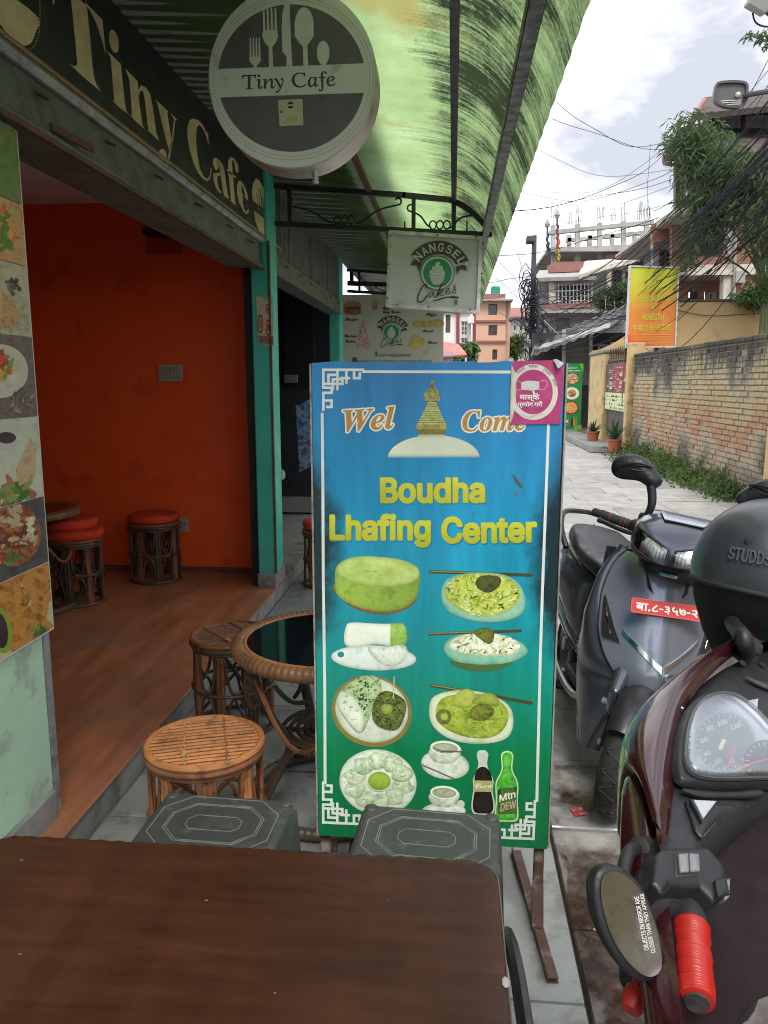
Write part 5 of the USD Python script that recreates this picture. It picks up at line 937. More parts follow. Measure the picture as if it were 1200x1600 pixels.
copy_of(ps_, 'plastic_stool', 'dark grey plastic stool in front of the honey rattan stool, behind the wooden table', 'stool', (-0.545, 1.615, 0), -0.04, 'plastic stools')
copy_of(ps_, 'plastic_stool', 'dark grey plastic stool standing against the foot of the menu board', 'stool', (-0.045, 1.60, 0), -0.06, 'plastic stools')
# ================================================================== the wooden table in front
tn = {'tc': ('geometry', {}), 'mp': ('mapping', {'scale': (1.7, 13, 1)}), 'n': ('noise_texture', {'scale': 2.8, 'detail': 10, 'roughness': 0.62, 'distortion': 0.3}), 'r': ('rgb_ramp', {'ramp': [(0.22, (0.017, 0.0065, 0.004)), (0.42, (0.034, 0.0125, 0.0065)), (0.62, (0.047, 0.017, 0.0085)), (0.82, (0.070, 0.026, 0.012))]}),
      'mp2': ('mapping', {'scale': (6, 0.5, 1), 'rotation': (0, 0, 0.35)}), 'n2': ('noise_texture', {'scale': 2.2, 'detail': 4}), 'm2': ('map_range', {'from_min': 0.45, 'from_max': 0.7, 'to_min': 0, 'to_max': 0.3, 'clamp': True}), 'mx': ('mix_color', {'b': (0.09, 0.034, 0.013)}),
      'n4': ('noise_texture', {'scale': 90, 'detail': 2}), 'm4': ('map_range', {'from_min': 0.77, 'from_max': 0.79, 'to_min': 0, 'to_max': 0.6, 'clamp': True}), 'mx4': ('mix_color', {'b': (0.3, 0.25, 0.2)}),
      'n3': ('noise_texture', {'scale': 5, 'detail': 5, 'roughness': 0.6}), 'rr': ('map_range', {'from_min': 0.3, 'from_max': 0.7, 'to_min': 0.26, 'to_max': 0.46}), 'p': ('principled_bsdf', {'specular_ior_level': 0.30})}
M_table = usdkit.material(stage, '/World/Looks/dark_mahogany_laminate', tn, [('tc.position', 'mp.vector'), ('mp.vector', 'n.vector'), ('n.fac', 'r.fac'), ('tc.position', 'mp2.vector'), ('mp2.vector', 'n2.vector'), ('n2.fac', 'm2.value'), ('m2.result', 'mx.fac'), ('r.color', 'mx.a'), ('mx.result', 'mx4.a'), ('tc.position', 'n4.vector'), ('n4.fac', 'm4.value'), ('m4.result', 'mx4.fac'),
    ('mx4.result', 'p.base_color'), ('tc.position', 'n3.vector'), ('n3.fac', 'rr.value'), ('rr.result', 'p.roughness')], surface='p.BSDF')
tc_ = Thing('wooden_table', 'dark brown wooden table with rounded corners and a faint scratch in the foreground', 'table', (-0.31, 0.76, 0))
top = sbox(-0.735+0.05, 0.42+0.05, 0.077-0.05, 1.083-0.05).buffer(0.05, quad_segs=10)
tc_.part('tabletop', move(pillow(top, 0.004, 0.005, 0.03, base=0.022), (0, 0, 0.724)), M_table, smooth=40)
tc_.part('edge_band', move(ext(top.buffer(0.0018).difference(top.buffer(-0.003)), 0.019), (0, 0, 0.7255)), mat('pale_edge_band', (0.13, 0.10, 0.085), 0.4, 0.3, 20), smooth=False)
M_tube = mat('black_table_frame', (0.015, 0.015, 0.016), 0.3, 0.2, 9, spots=((0.25, 0.25, 0.24), 0.12, 14))
for x in (-0.70, 0.045): tc_.part('frame_rail', beam((x, 0.46, 0.705), (x, 1.05, 0.705), 0.03, 0.03, 0.003), M_tube)
for y in (0.46, 1.045): tc_.part('frame_rail', beam((-0.68, y, 0.705), (0.03, y, 0.705), 0.028, 0.028, 0.003), M_tube)
for x in (-0.70, 0.045):
    for y in (0.46, 1.045): tc_.part('leg', beam((x, y, 0.0), (x, y, 0.69), 0.03, 0.03, 0.003), M_tube)
tc_.part('chip', move(lathe([(0, 0), (0.006, 0), (0.004, 0.0012), (0, 0.0014)], 7).apply_scale([0.8, 1.6, 1]), (0.0745, 0.838, 0.7495)), mat('chipped_edge', (0.45, 0.42, 0.38), 0.7), smooth=False)
tc_.part('chair_rail', tube(spline([(0.112, 0.4, 0.66), (0.106, 0.7, 0.665), (0.098, 1.0, 0.66), (0.09, 1.06, 0.64), (0.085, 1.065, 0.5), (0.085, 1.065, 0.0)], 24), 0.011, 8), M_tube, label='black side bar just outside the right edge')
# ================================================================== small fittings on the walls
M_cream = mat('cream_plastic', (0.42, 0.39, 0.33), 0.4, 0.08, 10, spots=((0.16, 0.13, 0.10), 0.2, 25))
def wall_plate(name, label, px, py, w, h, y, kind):
    c = py_(px, py, y); t = Thing(name, label, 'wall socket' if kind == 'socket' else 'light switch', tuple(c)); P = lambda nm, m, mt: t.part(nm, m, mt)
    P('plate', bx(c[0]-w/2, c[0]+w/2, y-0.018, y-0.001, c[2]-h/2, c[2]+h/2, 0.004), M_cream); P('face', bx(c[0]-w/2+0.012, c[0]+w/2-0.012, y-0.0215, y-0.0178, c[2]-h/2+0.012, c[2]+h/2-0.012, 0.001), mat('plate_face', (0.33, 0.28, 0.24), 0.35, 0.1, 9))
    if kind == 'switch':
        for k in range(3): P('rocker', bx(c[0]+w*0.05+k*w*0.12, c[0]+w*0.05+k*w*0.12+w*0.08, y-0.028, y-0.021, c[2]-h*0.16, c[2]+h*0.16, 0.002), M_cream)
    else:
        for dx, dz in ((-.2, .18), (.05, .18), (-.2, -.12), (.05, -.12), (-.08, .05), (0.28, .05)): P('hole', lathe([(0, 0), (0.007, 0), (0.007, 0.001), (0, 0.001)], 8).apply_transform(trimesh.transformations.rotation_matrix(math.pi/2, (1, 0, 0))).apply_translation((c[0]+dx*w, y-0.0216, c[2]+dz*h)), M_blackpaint)
wall_plate('wall_switch', 'cream switch plate high on the orange wall', 267, 583, 0.175, 0.115, WY, 'switch')
wall_plate('wall_socket', 'cream power socket low on the orange wall beside a stool', 283, 820, 0.112, 0.10, WY, 'socket')
wall_plate('wall_switch', 'pale switch plate on the dark wall of the second shop', 455, 592, 0.16, 0.09, 8.90, 'switch')
c = py_(256, 357, WY); t = Thing('wall_bracket', 'dark metal bracket lamp fixed high on the orange wall', 'wall lamp', tuple(c))
t.part('back_plate', bx(c[0]-0.13, c[0]+0.12, WY-0.006, WY-0.001, c[2]-0.17, c[2]+0.10), mat('patched_orange', (0.50, 0.05, 0.015), 0.6, 0.2, 6), smooth=False)
t.part('arm', bx(c[0]-0.05, c[0]+0.02, WY-0.12, WY-0.006, c[2]-0.03, c[2]+0.13, 0.005), M_blackpaint); t.part('head', [bx(c[0]-0.085, c[0]+0.075, WY-0.20, WY-0.05, c[2]-0.075, c[2]-0.03, 0.012)], M_blackpaint); t.part('bracket_tab', bx(c[0]+0.022, c[0]+0.06, WY-0.10, WY-0.006, c[2]-0.028, c[2]+0.09, 0.003), M_conc)
# dark cooler with a blue poster in the second shop
f0 = py_(444, 790, 7.9); t = Thing('display_cooler', 'dark cooler cabinet with a blue picture panel inside the second shop', 'cooler', (-1.75, 7.9, 0))
M_cool = mat('dark_cooler_paint', (0.022, 0.024, 0.028), 0.4, 0.2, 4)
t.part('cabinet', bx(-2.02, -1.46, 7.95, 8.62, 0.10, 1.42, 0.01), M_cool); t.part('door', bx(-1.98, -1.47, 7.93, 7.95, 0.30, 1.40, 0.004), M_cool); t.part('kick_plate', bx(-2.0, -1.48, 7.94, 7.955, 0.11, 0.28, 0.003), M_conc)
qd = Polygon([(462, 634), (487, 622), (488, 727), (468, 738)]); pb = Print(Plane((0, 7.928, 0), (0, -1, 0)), t, P_paper); pb.poly(qd, mottle([hexc('1a3a6a'), hexc('4a7ab0'), hexc('8ab0c8'), hexc('7a4a6a'), hexc('2a5a9a')], 9, 5, 1, 1.3), 2); pb.done('picture_panel')
t = Thing('hanging_bag', 'small pale plastic bag hanging at the edge of the teal pillar', 'bag', (-1.15, 5.25, 0.85)); c = py_(441, 742, 5.25)
t.part('bag', move(trimesh.creation.icosphere(2, 0.03).apply_scale([0.7, 0.5, 1.2]), c), mat('pale_bag', (0.4, 0.42, 0.44), 0.4, 0.2, 20), smooth=True); t.part('handle', tube([c+(0, 0, 0.03), c+(-0.015, 0, 0.07)], 0.003, 5), M_cream)
# ================================================================== scooters
def paint(name, base, flake=0.25, rough=0.26): return mat(name, base, rough, flake, 240, coat=1.0, metal=0.55, rvar=0.05, spots=(tuple(np.array(base)*0.6+0.012), 0.10, 5))
M_blue = paint('blue_grey_metallic', (0.066, 0.074, 0.098)); M_blue2 = paint('sky_lit_blue_grey_metallic', (0.23, 0.25, 0.315)); M_maroon = paint('maroon_metallic', (0.034, 0.004, 0.0065), 0.25, 0.27)  # the paler blue grey copy has sky reflections put into its colour
M_blk = mat('black_scooter_plastic', (0.0135, 0.0142, 0.016), 0.46, 0.15, 9, spec=0.4, bump=0.0004, bscale=400, spots=((0.05, 0.05, 0.052), 0.12, 10)); M_rub = mat('tyre_rubber', (0.018, 0.018, 0.018), 0.75, 0.25, 8, bump=0.002, bscale=60, spots=((0.09, 0.08, 0.07), 0.28, 12))
M_seat = mat('black_vinyl_seat', (0.014, 0.015, 0.018), 0.42, 0.12, 6, bump=0.0006, bscale=200); M_chrome = metal('chrome', (0.75, 0.76, 0.78), 0.12); M_alum = metal('cast_aluminium', (0.45, 0.45, 0.46), 0.42)
M_red_plate = mat('red_plate', (0.52, 0.035, 0.03), 0.45, 0.08, 9, spots=((0.3, 0.1, 0.08), 0.14, 30)); M_redgrip = mat('red_rubber', (0.36, 0.012, 0.007), 0.42, 0.06, 12)
M_lens = usdkit.material(stage, '/World/Looks/headlamp_lens', {'t': ('transparent_bsdf', {'color': (0.93, 0.94, 0.96)}), 'g': ('glossy_bsdf', {'roughness': 0.04, 'color': (0.9, 0.92, 0.95)}), 'f': ('fresnel', {'IOR': 1.5}), 'a': ('math', {'math_type': 'add', 'value2': 0.10}), 'm': ('mix_closure', {})}, [('f.fac', 'a.value1'), ('a.value', 'm.fac'), ('t.BSDF', 'm.closure1'), ('g.BSDF', 'm.closure2')], surface='m.closure')
def superring(x, hw, z0, z1, n=28, e=0.7, zc=0.5):
    """a rounded cross-section of a body panel across the scooter at x"""
    a = np.linspace(0, 2*math.pi, n+1)[:n]; c, s = np.cos(a), np.sin(a)
    return np.column_stack([np.full(n, x), hw*np.sign(c)*np.abs(c)**e, (z0+z1)/2+(z1-z0)/2*np.sign(s)*np.abs(s)**e])
def wheel_parts(P, c, steer=0, w=0.092, R=0.215, front=True):
    def T(m): # m is made with its axle along y at the origin
        return move(m, c, rotz(steer))
    a = np.linspace(0, 2*math.pi, 49)[:48]; prof = [(R-0.075, -w*0.36), (R-0.045, -w*0.5), (R-0.016, -w*0.43), (R-0.003, -w*0.2), (R, 0), (R-0.003, w*0.2), (R-0.016, w*0.43), (R-0.045, w*0.5), (R-0.075, w*0.36)]
    rings = [np.array([(r*math.cos(t), y, r*math.sin(t)) for r, y in prof]) for t in a]
    P('tyre', T(loft(rings, closed=True)), M_rub, smooth=50)
    tr = [move(bx(-0.003, 0.003, -w*0.30, w*0.30, R-0.007, R+0.0002, 0.001), (0, 0, 0), roty(k*2*math.pi/40)@rotz(0.5 if k % 2 else -0.5)) for k in range(40)]
    P('tread', T(cat(tr)), M_rub, kind='stuff')
    P('rim', T(loft([np.array([(r*math.cos(t), y, r*math.sin(t)) for r, y in ((R-0.068, -w*0.40), (R-0.076, -w*0.42), (R-0.088, -w*0.30), (R-0.088, w*0.30), (R-0.076, w*0.42), (R-0.068, w*0.40))]) for t in a], closed=True)), M_alum, smooth=40)
    for k in range(5):
        t = k*2*math.pi/5; d = np.array([math.cos(t), 0, math.sin(t)]); P('spoke', T(beam(d*0.03, d*(R-0.084), 0.026, 0.034, 0.006, hint=(0, 1, 0))), M_alum)
    P('hub', T(move(lathe([(0, -0.05), (0.035, -0.05), (0.04, -0.03), (0.04, 0.03), (0.035, 0.05), (0, 0.05)], 20), (0, 0, 0), rotx(math.pi/2))), M_alum)
class Scooter(Thing): pass
def rear_and_floor(P, body, accent):
    P('floorboard', cat([bx(-0.10, 0.34, -0.165, 0.165, 0.255, 0.295, 0.015)]), M_blk)
    for s in (-1, 1): P('floor_trim', tube(spline([(-0.30, s*0.19, 0.30), (-0.05, s*0.192, 0.265), (0.2, s*0.188, 0.262), (0.34, s*0.185, 0.32), (0.38, s*0.18, 0.42)], 20), 0.014, 8), M_alum, label='scuffed pale edge of the footboard')
    rings = [superring(x, hw, z0, z1) for x, hw, z0, z1 in ((0.0, 0.115, 0.30, 0.66), (-0.05, 0.145, 0.29, 0.70), (-0.2, 0.165, 0.30, 0.72), (-0.4, 0.178, 0.34, 0.735), (-0.6, 0.168, 0.42, 0.75), (-0.74, 0.135, 0.52, 0.76), (-0.83, 0.085, 0.60, 0.745))]
    P('body_panel', loft(rings), body, smooth=50)
    for s in (-1, 1):
        P('panel_line', tube(spline([(-0.03, s*0.145, 0.40), (-0.25, s*0.174, 0.46), (-0.5, s*0.179, 0.56), (-0.72, s*0.142, 0.66)], 16), 0.006, 6), M_chrome)
    srings = []
    for x, hw, z0, z1 in ((0.04, 0.085, 0.685, 0.745), (0.0, 0.125, 0.69, 0.775), (-0.15, 0.15, 0.70, 0.785), (-0.32, 0.152, 0.715, 0.79), (-0.42, 0.15, 0.72, 0.82), (-0.58, 0.135, 0.73, 0.835), (-0.70, 0.10, 0.74, 0.825), (-0.74, 0.06, 0.75, 0.80)): srings.append(superring(x, hw, z0, z1, e=0.62))
    P('seat', loft(srings), M_seat, smooth=50)
    for s in (-1, 1): P('grab_rail', tube(spline([(-0.44, s*0.168, 0.735), (-0.52, s*0.185, 0.80), (-0.66, s*0.165, 0.855), (-0.80, s*0.10, 0.865), (-0.86, 0, 0.865)], 22), 0.0135, 8), M_blk)
    P('tail_light', loft([superring(x, hw, z0, z1, 20) for x, hw, z0, z1 in ((-0.80, 0.085, 0.60, 0.70), (-0.86, 0.07, 0.62, 0.69))]), mat('red_lens', (0.35, 0.01, 0.01), 0.15))
    P('engine_cover', loft([superring(x, hw, z0, z1, 20)+(0, 0.10, 0) for x, hw, z0, z1 in ((-0.15, 0.05, 0.18, 0.34), (-0.35, 0.07, 0.14, 0.36), (-0.62, 0.07, 0.13, 0.32), (-0.74, 0.04, 0.16, 0.27))]), M_blk, smooth=50)
    P('exhaust', loft([superring(x, hw, z0, z1, 20, 1)+(0, -0.16, 0) for x, hw, z0, z1 in ((-0.30, 0.03, 0.20, 0.26), (-0.40, 0.05, 0.18, 0.29), (-0.80, 0.055, 0.22, 0.34), (-0.84, 0.03, 0.25, 0.31))]), M_blk, smooth=50)
    P('centre_stand', cat([tube([(-0.12, s*0.10, 0.24), (-0.28, s*0.15, 0.10)], 0.012, 6) for s in (-1, 1)]+[tube([(-0.28, -0.15, 0.10), (-0.28, 0.15, 0.10)], 0.012, 6)]), M_blk)
# ------------------------------------------------------------------ the blue-grey scooter facing the camera
LEAN, HEAD, STEER = 0.150, -1.514, -0.53
o1 = np.array([0.632, 3.226, ROAD_Z]); R1 = rotz(HEAD)@rotx(-LEAN)
sc = Thing('scooter', 'dark blue grey scooter with red number plate facing the camera, steering turned', 'scooter', tuple(o1), rot=R1, group=None)
def P1(n, m, mt, **k): return sc.part(n, m, mt, local=True, **{'smooth': 40, **k})
wheel_parts(P1, (-0.60, 0, 0.215)); rear_and_floor(P1, M_blue, M_chrome)
SO = np.array([0.50, 0, 0]); RS = rotz(STEER)
def P1s(n, m, mt, **k): # a part that turns with the steering
    m = cat(m) if isinstance(m, list) else m; m = m.copy(); m.vertices = (m.vertices-SO)@RS.T+SO; return P1(n, m, mt, **k)
wheel_parts(lambda n, m, mt, **k: P1s(n, m, mt, **k), (0.645, 0, 0.222), R=0.222, w=0.10)
# mudguard: a short black one under the apron, and a blue-grey cover on the fork
fr = []
for t in np.linspace(math.radians(38), math.radians(150), 20):
    w = 0.054*(1-0.2*abs(t-1.4)); fr.append([(0.645+(0.252-0.024*abs(u)**2.2)*math.cos(t), u*w, 0.222+(0.252-0.024*abs(u)**2.2)*math.sin(t)) for u in np.linspace(-1, 1, 9)])
P1s('mudguard', slab(np.array(fr), 0.004), M_blk, smooth=60)
for s in (-1, 1):
    P1s('fork_cover', sphere_hull([(0.60, s*0.085, 0.36, 0.03), (0.56, s*0.085, 0.50, 0.035), (0.66, s*0.080, 0.44, 0.02), (0.50, s*0.08, 0.50, 0.03)]), M_blue, smooth=40)
    P1s('fork_bolt', tube([(0.632, s*0.09, 0.385), (0.632, s*0.122, 0.385)], 0.012, 8), M_alum)
for s in (-1, 1):
    P1s('fork', tube([(0.645, s*0.078, 0.222), (0.56, s*0.072, 0.47)], 0.021, 10), M_blk); P1s('fork_bolt', tube([(0.642, s*0.07, 0.235), (0.642, s*0.105, 0.235)], 0.012, 8), M_alum)
# the front apron: a shield, its centre coloured paler for sky reflections than the flanks
ZS = np.array([0.41, 0.455, 0.50, 0.565, 0.64, 0.72, 0.80, 0.86, 0.90]); XC = np.array([0.560, 0.592, 0.590, 0.572, 0.548, 0.520, 0.490, 0.462, 0.440]); HW = np.array([0.055, 0.105, 0.150, 0.188, 0.205, 0.205, 0.190, 0.165, 0.130]); DB = np.array([0.02, 0.05, 0.075, 0.10, 0.11, 0.115, 0.11, 0.10, 0.085])
from scipy.interpolate import PchipInterpolator as PI_
def apron(u, z, off=0.0):
    x0, hw, db = PI_(ZS, XC)(z), PI_(ZS, HW)(z), PI_(ZS, DB)(z); a = np.abs(u)
    return np.stack([x0-db*a**1.7-0.010*np.exp(-(u/0.10)**2)*0+off, u*hw, z+0*u], -1)
zz = np.linspace(0.435, 0.90, 40); U, Zg = np.meshgrid(np.linspace(-1, 1, 41), zz, indexing='ij')
Pa = apron(U, Zg); Pa[:, :, 0] += 0.012*np.clip(1-np.abs(U)/0.06, 0, 1)*0.6
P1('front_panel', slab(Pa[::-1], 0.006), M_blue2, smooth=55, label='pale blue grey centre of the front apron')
for s in (-1, 1):
    # flank: from the panel's edge back and outwards to the leg shield, down to the footboard
    zf = np.linspace(0.15, 0.92, 38); K = np.linspace(0, 1, 13); G = np.zeros((len(K), len(zf), 3))
    zq = np.clip(zf, 0.435, 0.90); e = apron(np.full_like(zq, 1.0), zq)
    for i, k in enumerate(K):
        x_in, y_in = e[:, 0]-0.004, e[:, 1]
        x_in = x_in-np.clip(0.50-zf, 0, 1)*0.22; y_in = np.where(zf < 0.435, np.interp(zf, [0.15, 0.30, 0.435], [0.112, 0.122, 0.125]), y_in)
        x_out = 0.30+0.03*np.sin((zf-0.15)/0.77*math.pi)-np.clip(zf-0.75, 0, 1)*0.1+np.clip(0.40-zf, 0, 1)*0.28; y_out = np.interp(zf, [0.15, 0.30, 0.5, 0.65, 0.8, 0.92], [0.180, 0.205, 0.235, 0.238, 0.205, 0.140])
        b = math.sin(k*math.pi)*0.022
        G[i] = np.column_stack([x_in+(x_out-x_in)*k+b*0.8, s*(y_in+(y_out-y_in)*k**0.8+b), zf+0*k])
    G = G if s > 0 else G[::-1]
    P1('apron_flank', slab(G, 0.005), M_blue, smooth=55)
    P1('shadow_gap', tube([apron(np.array(s*1.0), np.array(z))+(0.002, s*0.002, 0) for z in np.linspace(0.47, 0.895, 22)], 0.0048, 6), M_blk)
    # side vents: a black wedge along the panel's edge with a chrome blade in it
    g = np.array([[apron(np.array(s*u), np.array(z), 0.010) for u in np.linspace(0.97-0.24*((0.735-z)/0.14)-0.02, 0.97, 5)] for z in np.linspace(0.735, 0.595, 9)]); P1('vent', slab(g, 0.006, s > 0), M_blk, smooth=50)
    P1('vent_blade', tube([apron(np.array(s*u), np.array(z), 0.015) for u, z in ((0.945, 0.715), (0.92, 0.67), (0.85, 0.615))], [0.002, 0.0055, 0.003], 6), M_chrome)
    # small slots beside the crease
    a_ = [apron(np.array(s*u), np.array(z), 0.009) for u, z in ((0.50, 0.865), (0.38, 0.83), (0.27, 0.785), (0.38, 0.80))]; P1('slot', slab(np.array([[a_[0], a_[1]], [a_[3], a_[2]]]), 0.003, s < 0), M_blk)
# chrome chevron
def vee(u): return 0.548+0.15*abs(u)**1.15
C = np.array([[apron(np.array(u), np.array(vee(u)+d), 0.007) for d in (-(0.024-0.012*abs(u)), 0.0)] for u in np.linspace(-0.66, 0.66, 41)]); P1('chevron_trim', slab(C[::-1], 0.005), M_chrome, smooth=20)
# lower black under-cowl
P1('under_cowl', loft([superring(x, hw, z0, z1, 24) for x, hw, z0, z1 in ((0.52, 0.06, 0.36, 0.46), (0.46, 0.11, 0.33, 0.56), (0.36, 0.15, 0.28, 0.62), (0.28, 0.15, 0.26, 0.66))]), M_blk)
P1('leg_shield', slab(np.array([[(0.285-0.05*math.sin((z-.26)/.64*math.pi)*0.3, y, z) for y in np.linspace(-0.19, 0.19, 9)] for z in np.linspace(0.26, 0.90, 10)]), 0.01), M_blk)
P1('horn_cover', tube([(0.545, -0.10, 0.44), (0.50, -0.115, 0.40)], 0.025, 10), M_blk)
# number plate, tilted
pc = np.array([0.523, 0.0, 0.742]); pu = np.array([0.02, 1.0, 0.02]); pu /= np.linalg.norm(pu); pn_ = np.array([0.95, 0, 0.30]); pn_ -= pu*(pn_@pu); pn_ /= np.linalg.norm(pn_); pv = np.cross(pn_, pu)
plate = sbox(-0.14, -0.026, 0.14, 0.026).buffer(-0.008).buffer(0.008); OP = pc+pn_*0.022
P1('number_plate', onto(ext(plate, 0.003), OP, pu, pv, pn_), M_red_plate, smooth=False); P1('plate_rim', onto(ext(plate.difference(plate.buffer(-0.003)), 0.005), OP, pu, pv, pn_), mat('plate_rim', (0.62, 0.10, 0.09), 0.4), smooth=False)
L_ = letters('बा.८-३५७-२४', 1, 0.1, True, DEVA); v = L_.vertices; sx = 0.245/np.ptp(v[:, 0]); v2 = np.column_stack([(v[:, 0]-v[:, 0].min())*sx-0.1225, v[:, 1]*0.028-0.014, v[:, 2]*0.012+0.003]); P1('plate_lettering', onto(tri(v2, L_.faces), OP, pu, pv, pn_), mat('plate_white', (0.78, 0.76, 0.72), 0.5, 0.1, 30), smooth=False)
# handlebar cowl with the headlamp
cw = [superring(x, hw, z0, z1, 28, 0.75) for x, hw, z0, z1 in ((0.36, 0.10, 0.94, 1.03), (0.41, 0.155, 0.915, 1.065), (0.47, 0.175, 0.895, 1.075), (0.53, 0.165, 0.888, 1.045), (0.585, 0.12, 0.90, 0.995), (0.615, 0.06, 0.915, 0.955))]
P1s('handlebar_cowl', loft(cw), M_blue, smooth=60)
P1s('cowl_base', loft([superring(x, hw, z0, z1, 20) for x, hw, z0, z1 in ((0.38, 0.07, 0.84, 0.92), (0.46, 0.11, 0.83, 0.92), (0.54, 0.10, 0.86, 0.915), (0.59, 0.05, 0.89, 0.92))]), M_blk)
CX = np.array([0.41, 0.47, 0.53, 0.585, 0.615]); CH = np.array([0.155, 0.175, 0.165, 0.12, 0.06]); CZ0 = np.array([0.915, 0.895, 0.888, 0.90, 0.915]); CZ1 = np.array([1.065, 1.075, 1.045, 0.995, 0.955])
def cowl_pt(u, w, off=0.006): # u across, w up: the point of the cowl's front there
    y, z = u*0.150, 0.905+w*0.125; xs = np.linspace(0.615, 0.41, 160); hw, z0, z1 = np.interp(xs, CX, CH), np.interp(xs, CX, CZ0), np.interp(xs, CX, CZ1)
    inside = (np.abs(y)/hw)**(2/0.75)+(np.abs(z-(z0+z1)/2)/((z1-z0)/2))**(2/0.75) < 1
    return np.array([(xs[inside][0] if inside.any() else 0.45)+off, y, z])
def lamp(u0, u1, off, w0, w1, n=9): return np.array([[cowl_pt(u, w0(u)+(w1(u)-w0(u))*k, off) for k in np.linspace(0, 1, n)] for u in np.linspace(u0, u1, 13)])
for s in (-1, 1):
    g = lamp(0.10, 0.93, 0.004, lambda u: 0.10+0.30*u*u, lambda u: 0.46+0.42*u); g[:, :, 1] *= s; g = g if s > 0 else g[::-1]
    P1s('headlamp_reflector', slab(g, 0.004), mat('lamp_reflector', (0.80, 0.80, 0.77), 0.5, 0.15, 90), smooth=60)
    for k in range(9): u = 0.16+k*0.085; q = [cowl_pt(u, w, 0.010)*(1, s, 1) for w in np.linspace(0.14+0.30*u*u, 0.43+0.42*u, 6)]; P1s('lamp_rib', tube(q, 0.0022, 5), mat('lamp_rib', (0.5, 0.5, 0.48), 0.3))
    g2 = lamp(0.08, 0.95, 0.016, lambda u: 0.08+0.30*u*u, lambda u: 0.48+0.42*u); g2[:, :, 1] *= s; g2 = g2 if s > 0 else g2[::-1]
    P1s('headlamp_lens', slab(g2, 0.002), M_lens, smooth=60)
    q = [cowl_pt(u, w, 0.016)*(1, s, 1) for u, w in [(u, 0.08+0.3*u*u) for u in np.linspace(0.08, 0.95, 8)]+[(u, 0.48+0.42*u) for u in np.linspace(0.95, 0.08, 8)]]; P1s('lamp_bezel', tube(q, 0.005, 6, True), M_blk)
    # bar, grip, lever, switch housing, mirror
    A, B = np.array([0.40, s*0.13, 0.985]), np.array([0.335, s*0.375, 1.005]); d = (B-A)/np.linalg.norm(B-A)
    P1s('switch_housing', sphere_hull([(*(A+d*0.0), 0.036), (*(A+d*0.055), 0.032)]), M_blk, smooth=40)
    P1s('grip', lathe([(0.0, 0.07), (0.018, 0.07)]+[(0.0185+0.0012*(k % 2), 0.08+0.009*k) for k in range(14)]+[(0.02, 0.21), (0.0165, 0.215), (0.017, 0.245), (0.012, 0.25), (0, 0.25)], 16).apply_transform(np.vstack([np.column_stack([frame(d), A]), [0, 0, 0, 1]])), M_rub, smooth=50)
    for k in (0.10, 0.115, 0.165): P1s('grip_ring', tube([A+d*k+frame(d)@np.array([0.0195*math.cos(t), 0.0195*math.sin(t), 0]) for t in np.linspace(0, 2*math.pi, 17)[:16]], 0.0013, 4, True), mat('dark_red_ring', (0.25, 0.03, 0.025), 0.5))
    P1s('brake_lever', tube(spline([A+d*0.02+(0.045, 0, -0.015), A+d*0.08+(0.06, 0, -0.02), A+d*0.16+(0.05, 0, -0.018), A+d*0.205+(0.048, 0, -0.015)], 16), [0.009]*13+[0.009, 0.011, 0.011], 8), M_blk)
    P1s('brake_cable', tube(spline([A+d*0.01+(0.05, 0, -0.02), A+(0.09, 0, -0.05), A+(0.06, -s*0.02, -0.10), (0.44, s*0.08, 0.86)], 18), 0.004, 6), M_blk)
    m0 = A+d*0.035+np.array([0, 0, 0.03]); mc = np.array([0.385, s*0.238, 1.205])
    P1s('mirror_stalk', tube(spline([m0, m0+(0.014, -s*0.020, 0.055), mc+(0.016, -s*0.090, -0.090), mc+(0.012, -s*0.076, -0.050)], 18), np.linspace(0.013, 0.017, 18), 10), M_blk, smooth=60)
    P1s('mirror_boss', lathe([(0, -0.01), (0.022, -0.01), (0.02, 0.02), (0.014, 0.03), (0, 0.03)], 14, m0), M_blk)
    mo = Polygon(spline([(-0.098, -0.062), (-0.078, -0.008), (-0.045, 0.035), (0.0, 0.054), (0.048, 0.050), (0.080, 0.020), (0.078, -0.018), (0.040, -0.040), (-0.02, -0.052), (-0.062, -0.080)], 60, True)); Rm = np.column_stack([np.array([0, s, -0.25*1])/np.linalg.norm([0, 1, .25]), [0.10, 0.25*s, 0.97], [0.98, 0.0, -0.1]]); q_, _ = np.linalg.qr(Rm); q_ = q_*np.sign(np.sum(q_*Rm, 0))
    shell = pillow(mo, 0.040, 0.05, 0.006, base=0.006, power=2.2); shell.vertices = shell.vertices@q_.T+mc
    if shell.volume < 0: shell.invert()
    P1s('mirror_shell', shell, M_blk, smooth=50)
    rib = tube([mc+q_@np.array([x, y, z]) for x, y, z in spline([(-0.075*s*s, 0.0, 0.026), (-0.03, 0.022, 0.047), (0.03, 0.018, 0.048), (0.07, 0.0, 0.03)], 14)], 0.004, 6); P1s('mirror_rib', rib, M_blk, smooth=60)
    rib = tube([mc+q_@np.array([x, y, z]) for x, y, z in spline([(-0.07, -0.004, 0.027), (-0.02, -0.004, 0.046), (0.0, 0.006, 0.047), (-0.03, 0.012, 0.045), (-0.07, 0.004, 0.028)], 18)], 0.003, 6); P1s('mirror_rib', rib, M_blk, smooth=60)
    gl = pillow(mo.buffer(-0.006), 0.001, 0.004, 0.01, base=0.001); gl.vertices = gl.vertices*(1, 1, -1)@q_.T+mc-q_[:, 2]*0.001; P1s('mirror_glass', gl, M_chrome)
P1s('cowl_visor', slab(np.array([[(x, y*(1-0.25*k), z) for y in np.linspace(-0.13, 0.13, 9)] for k, (x, z) in enumerate(((0.40, 1.069), (0.46, 1.080), (0.525, 1.058)))]), 0.004), M_blue2, smooth=50)  # visor takes the paler copy with the sky reflections in its colour
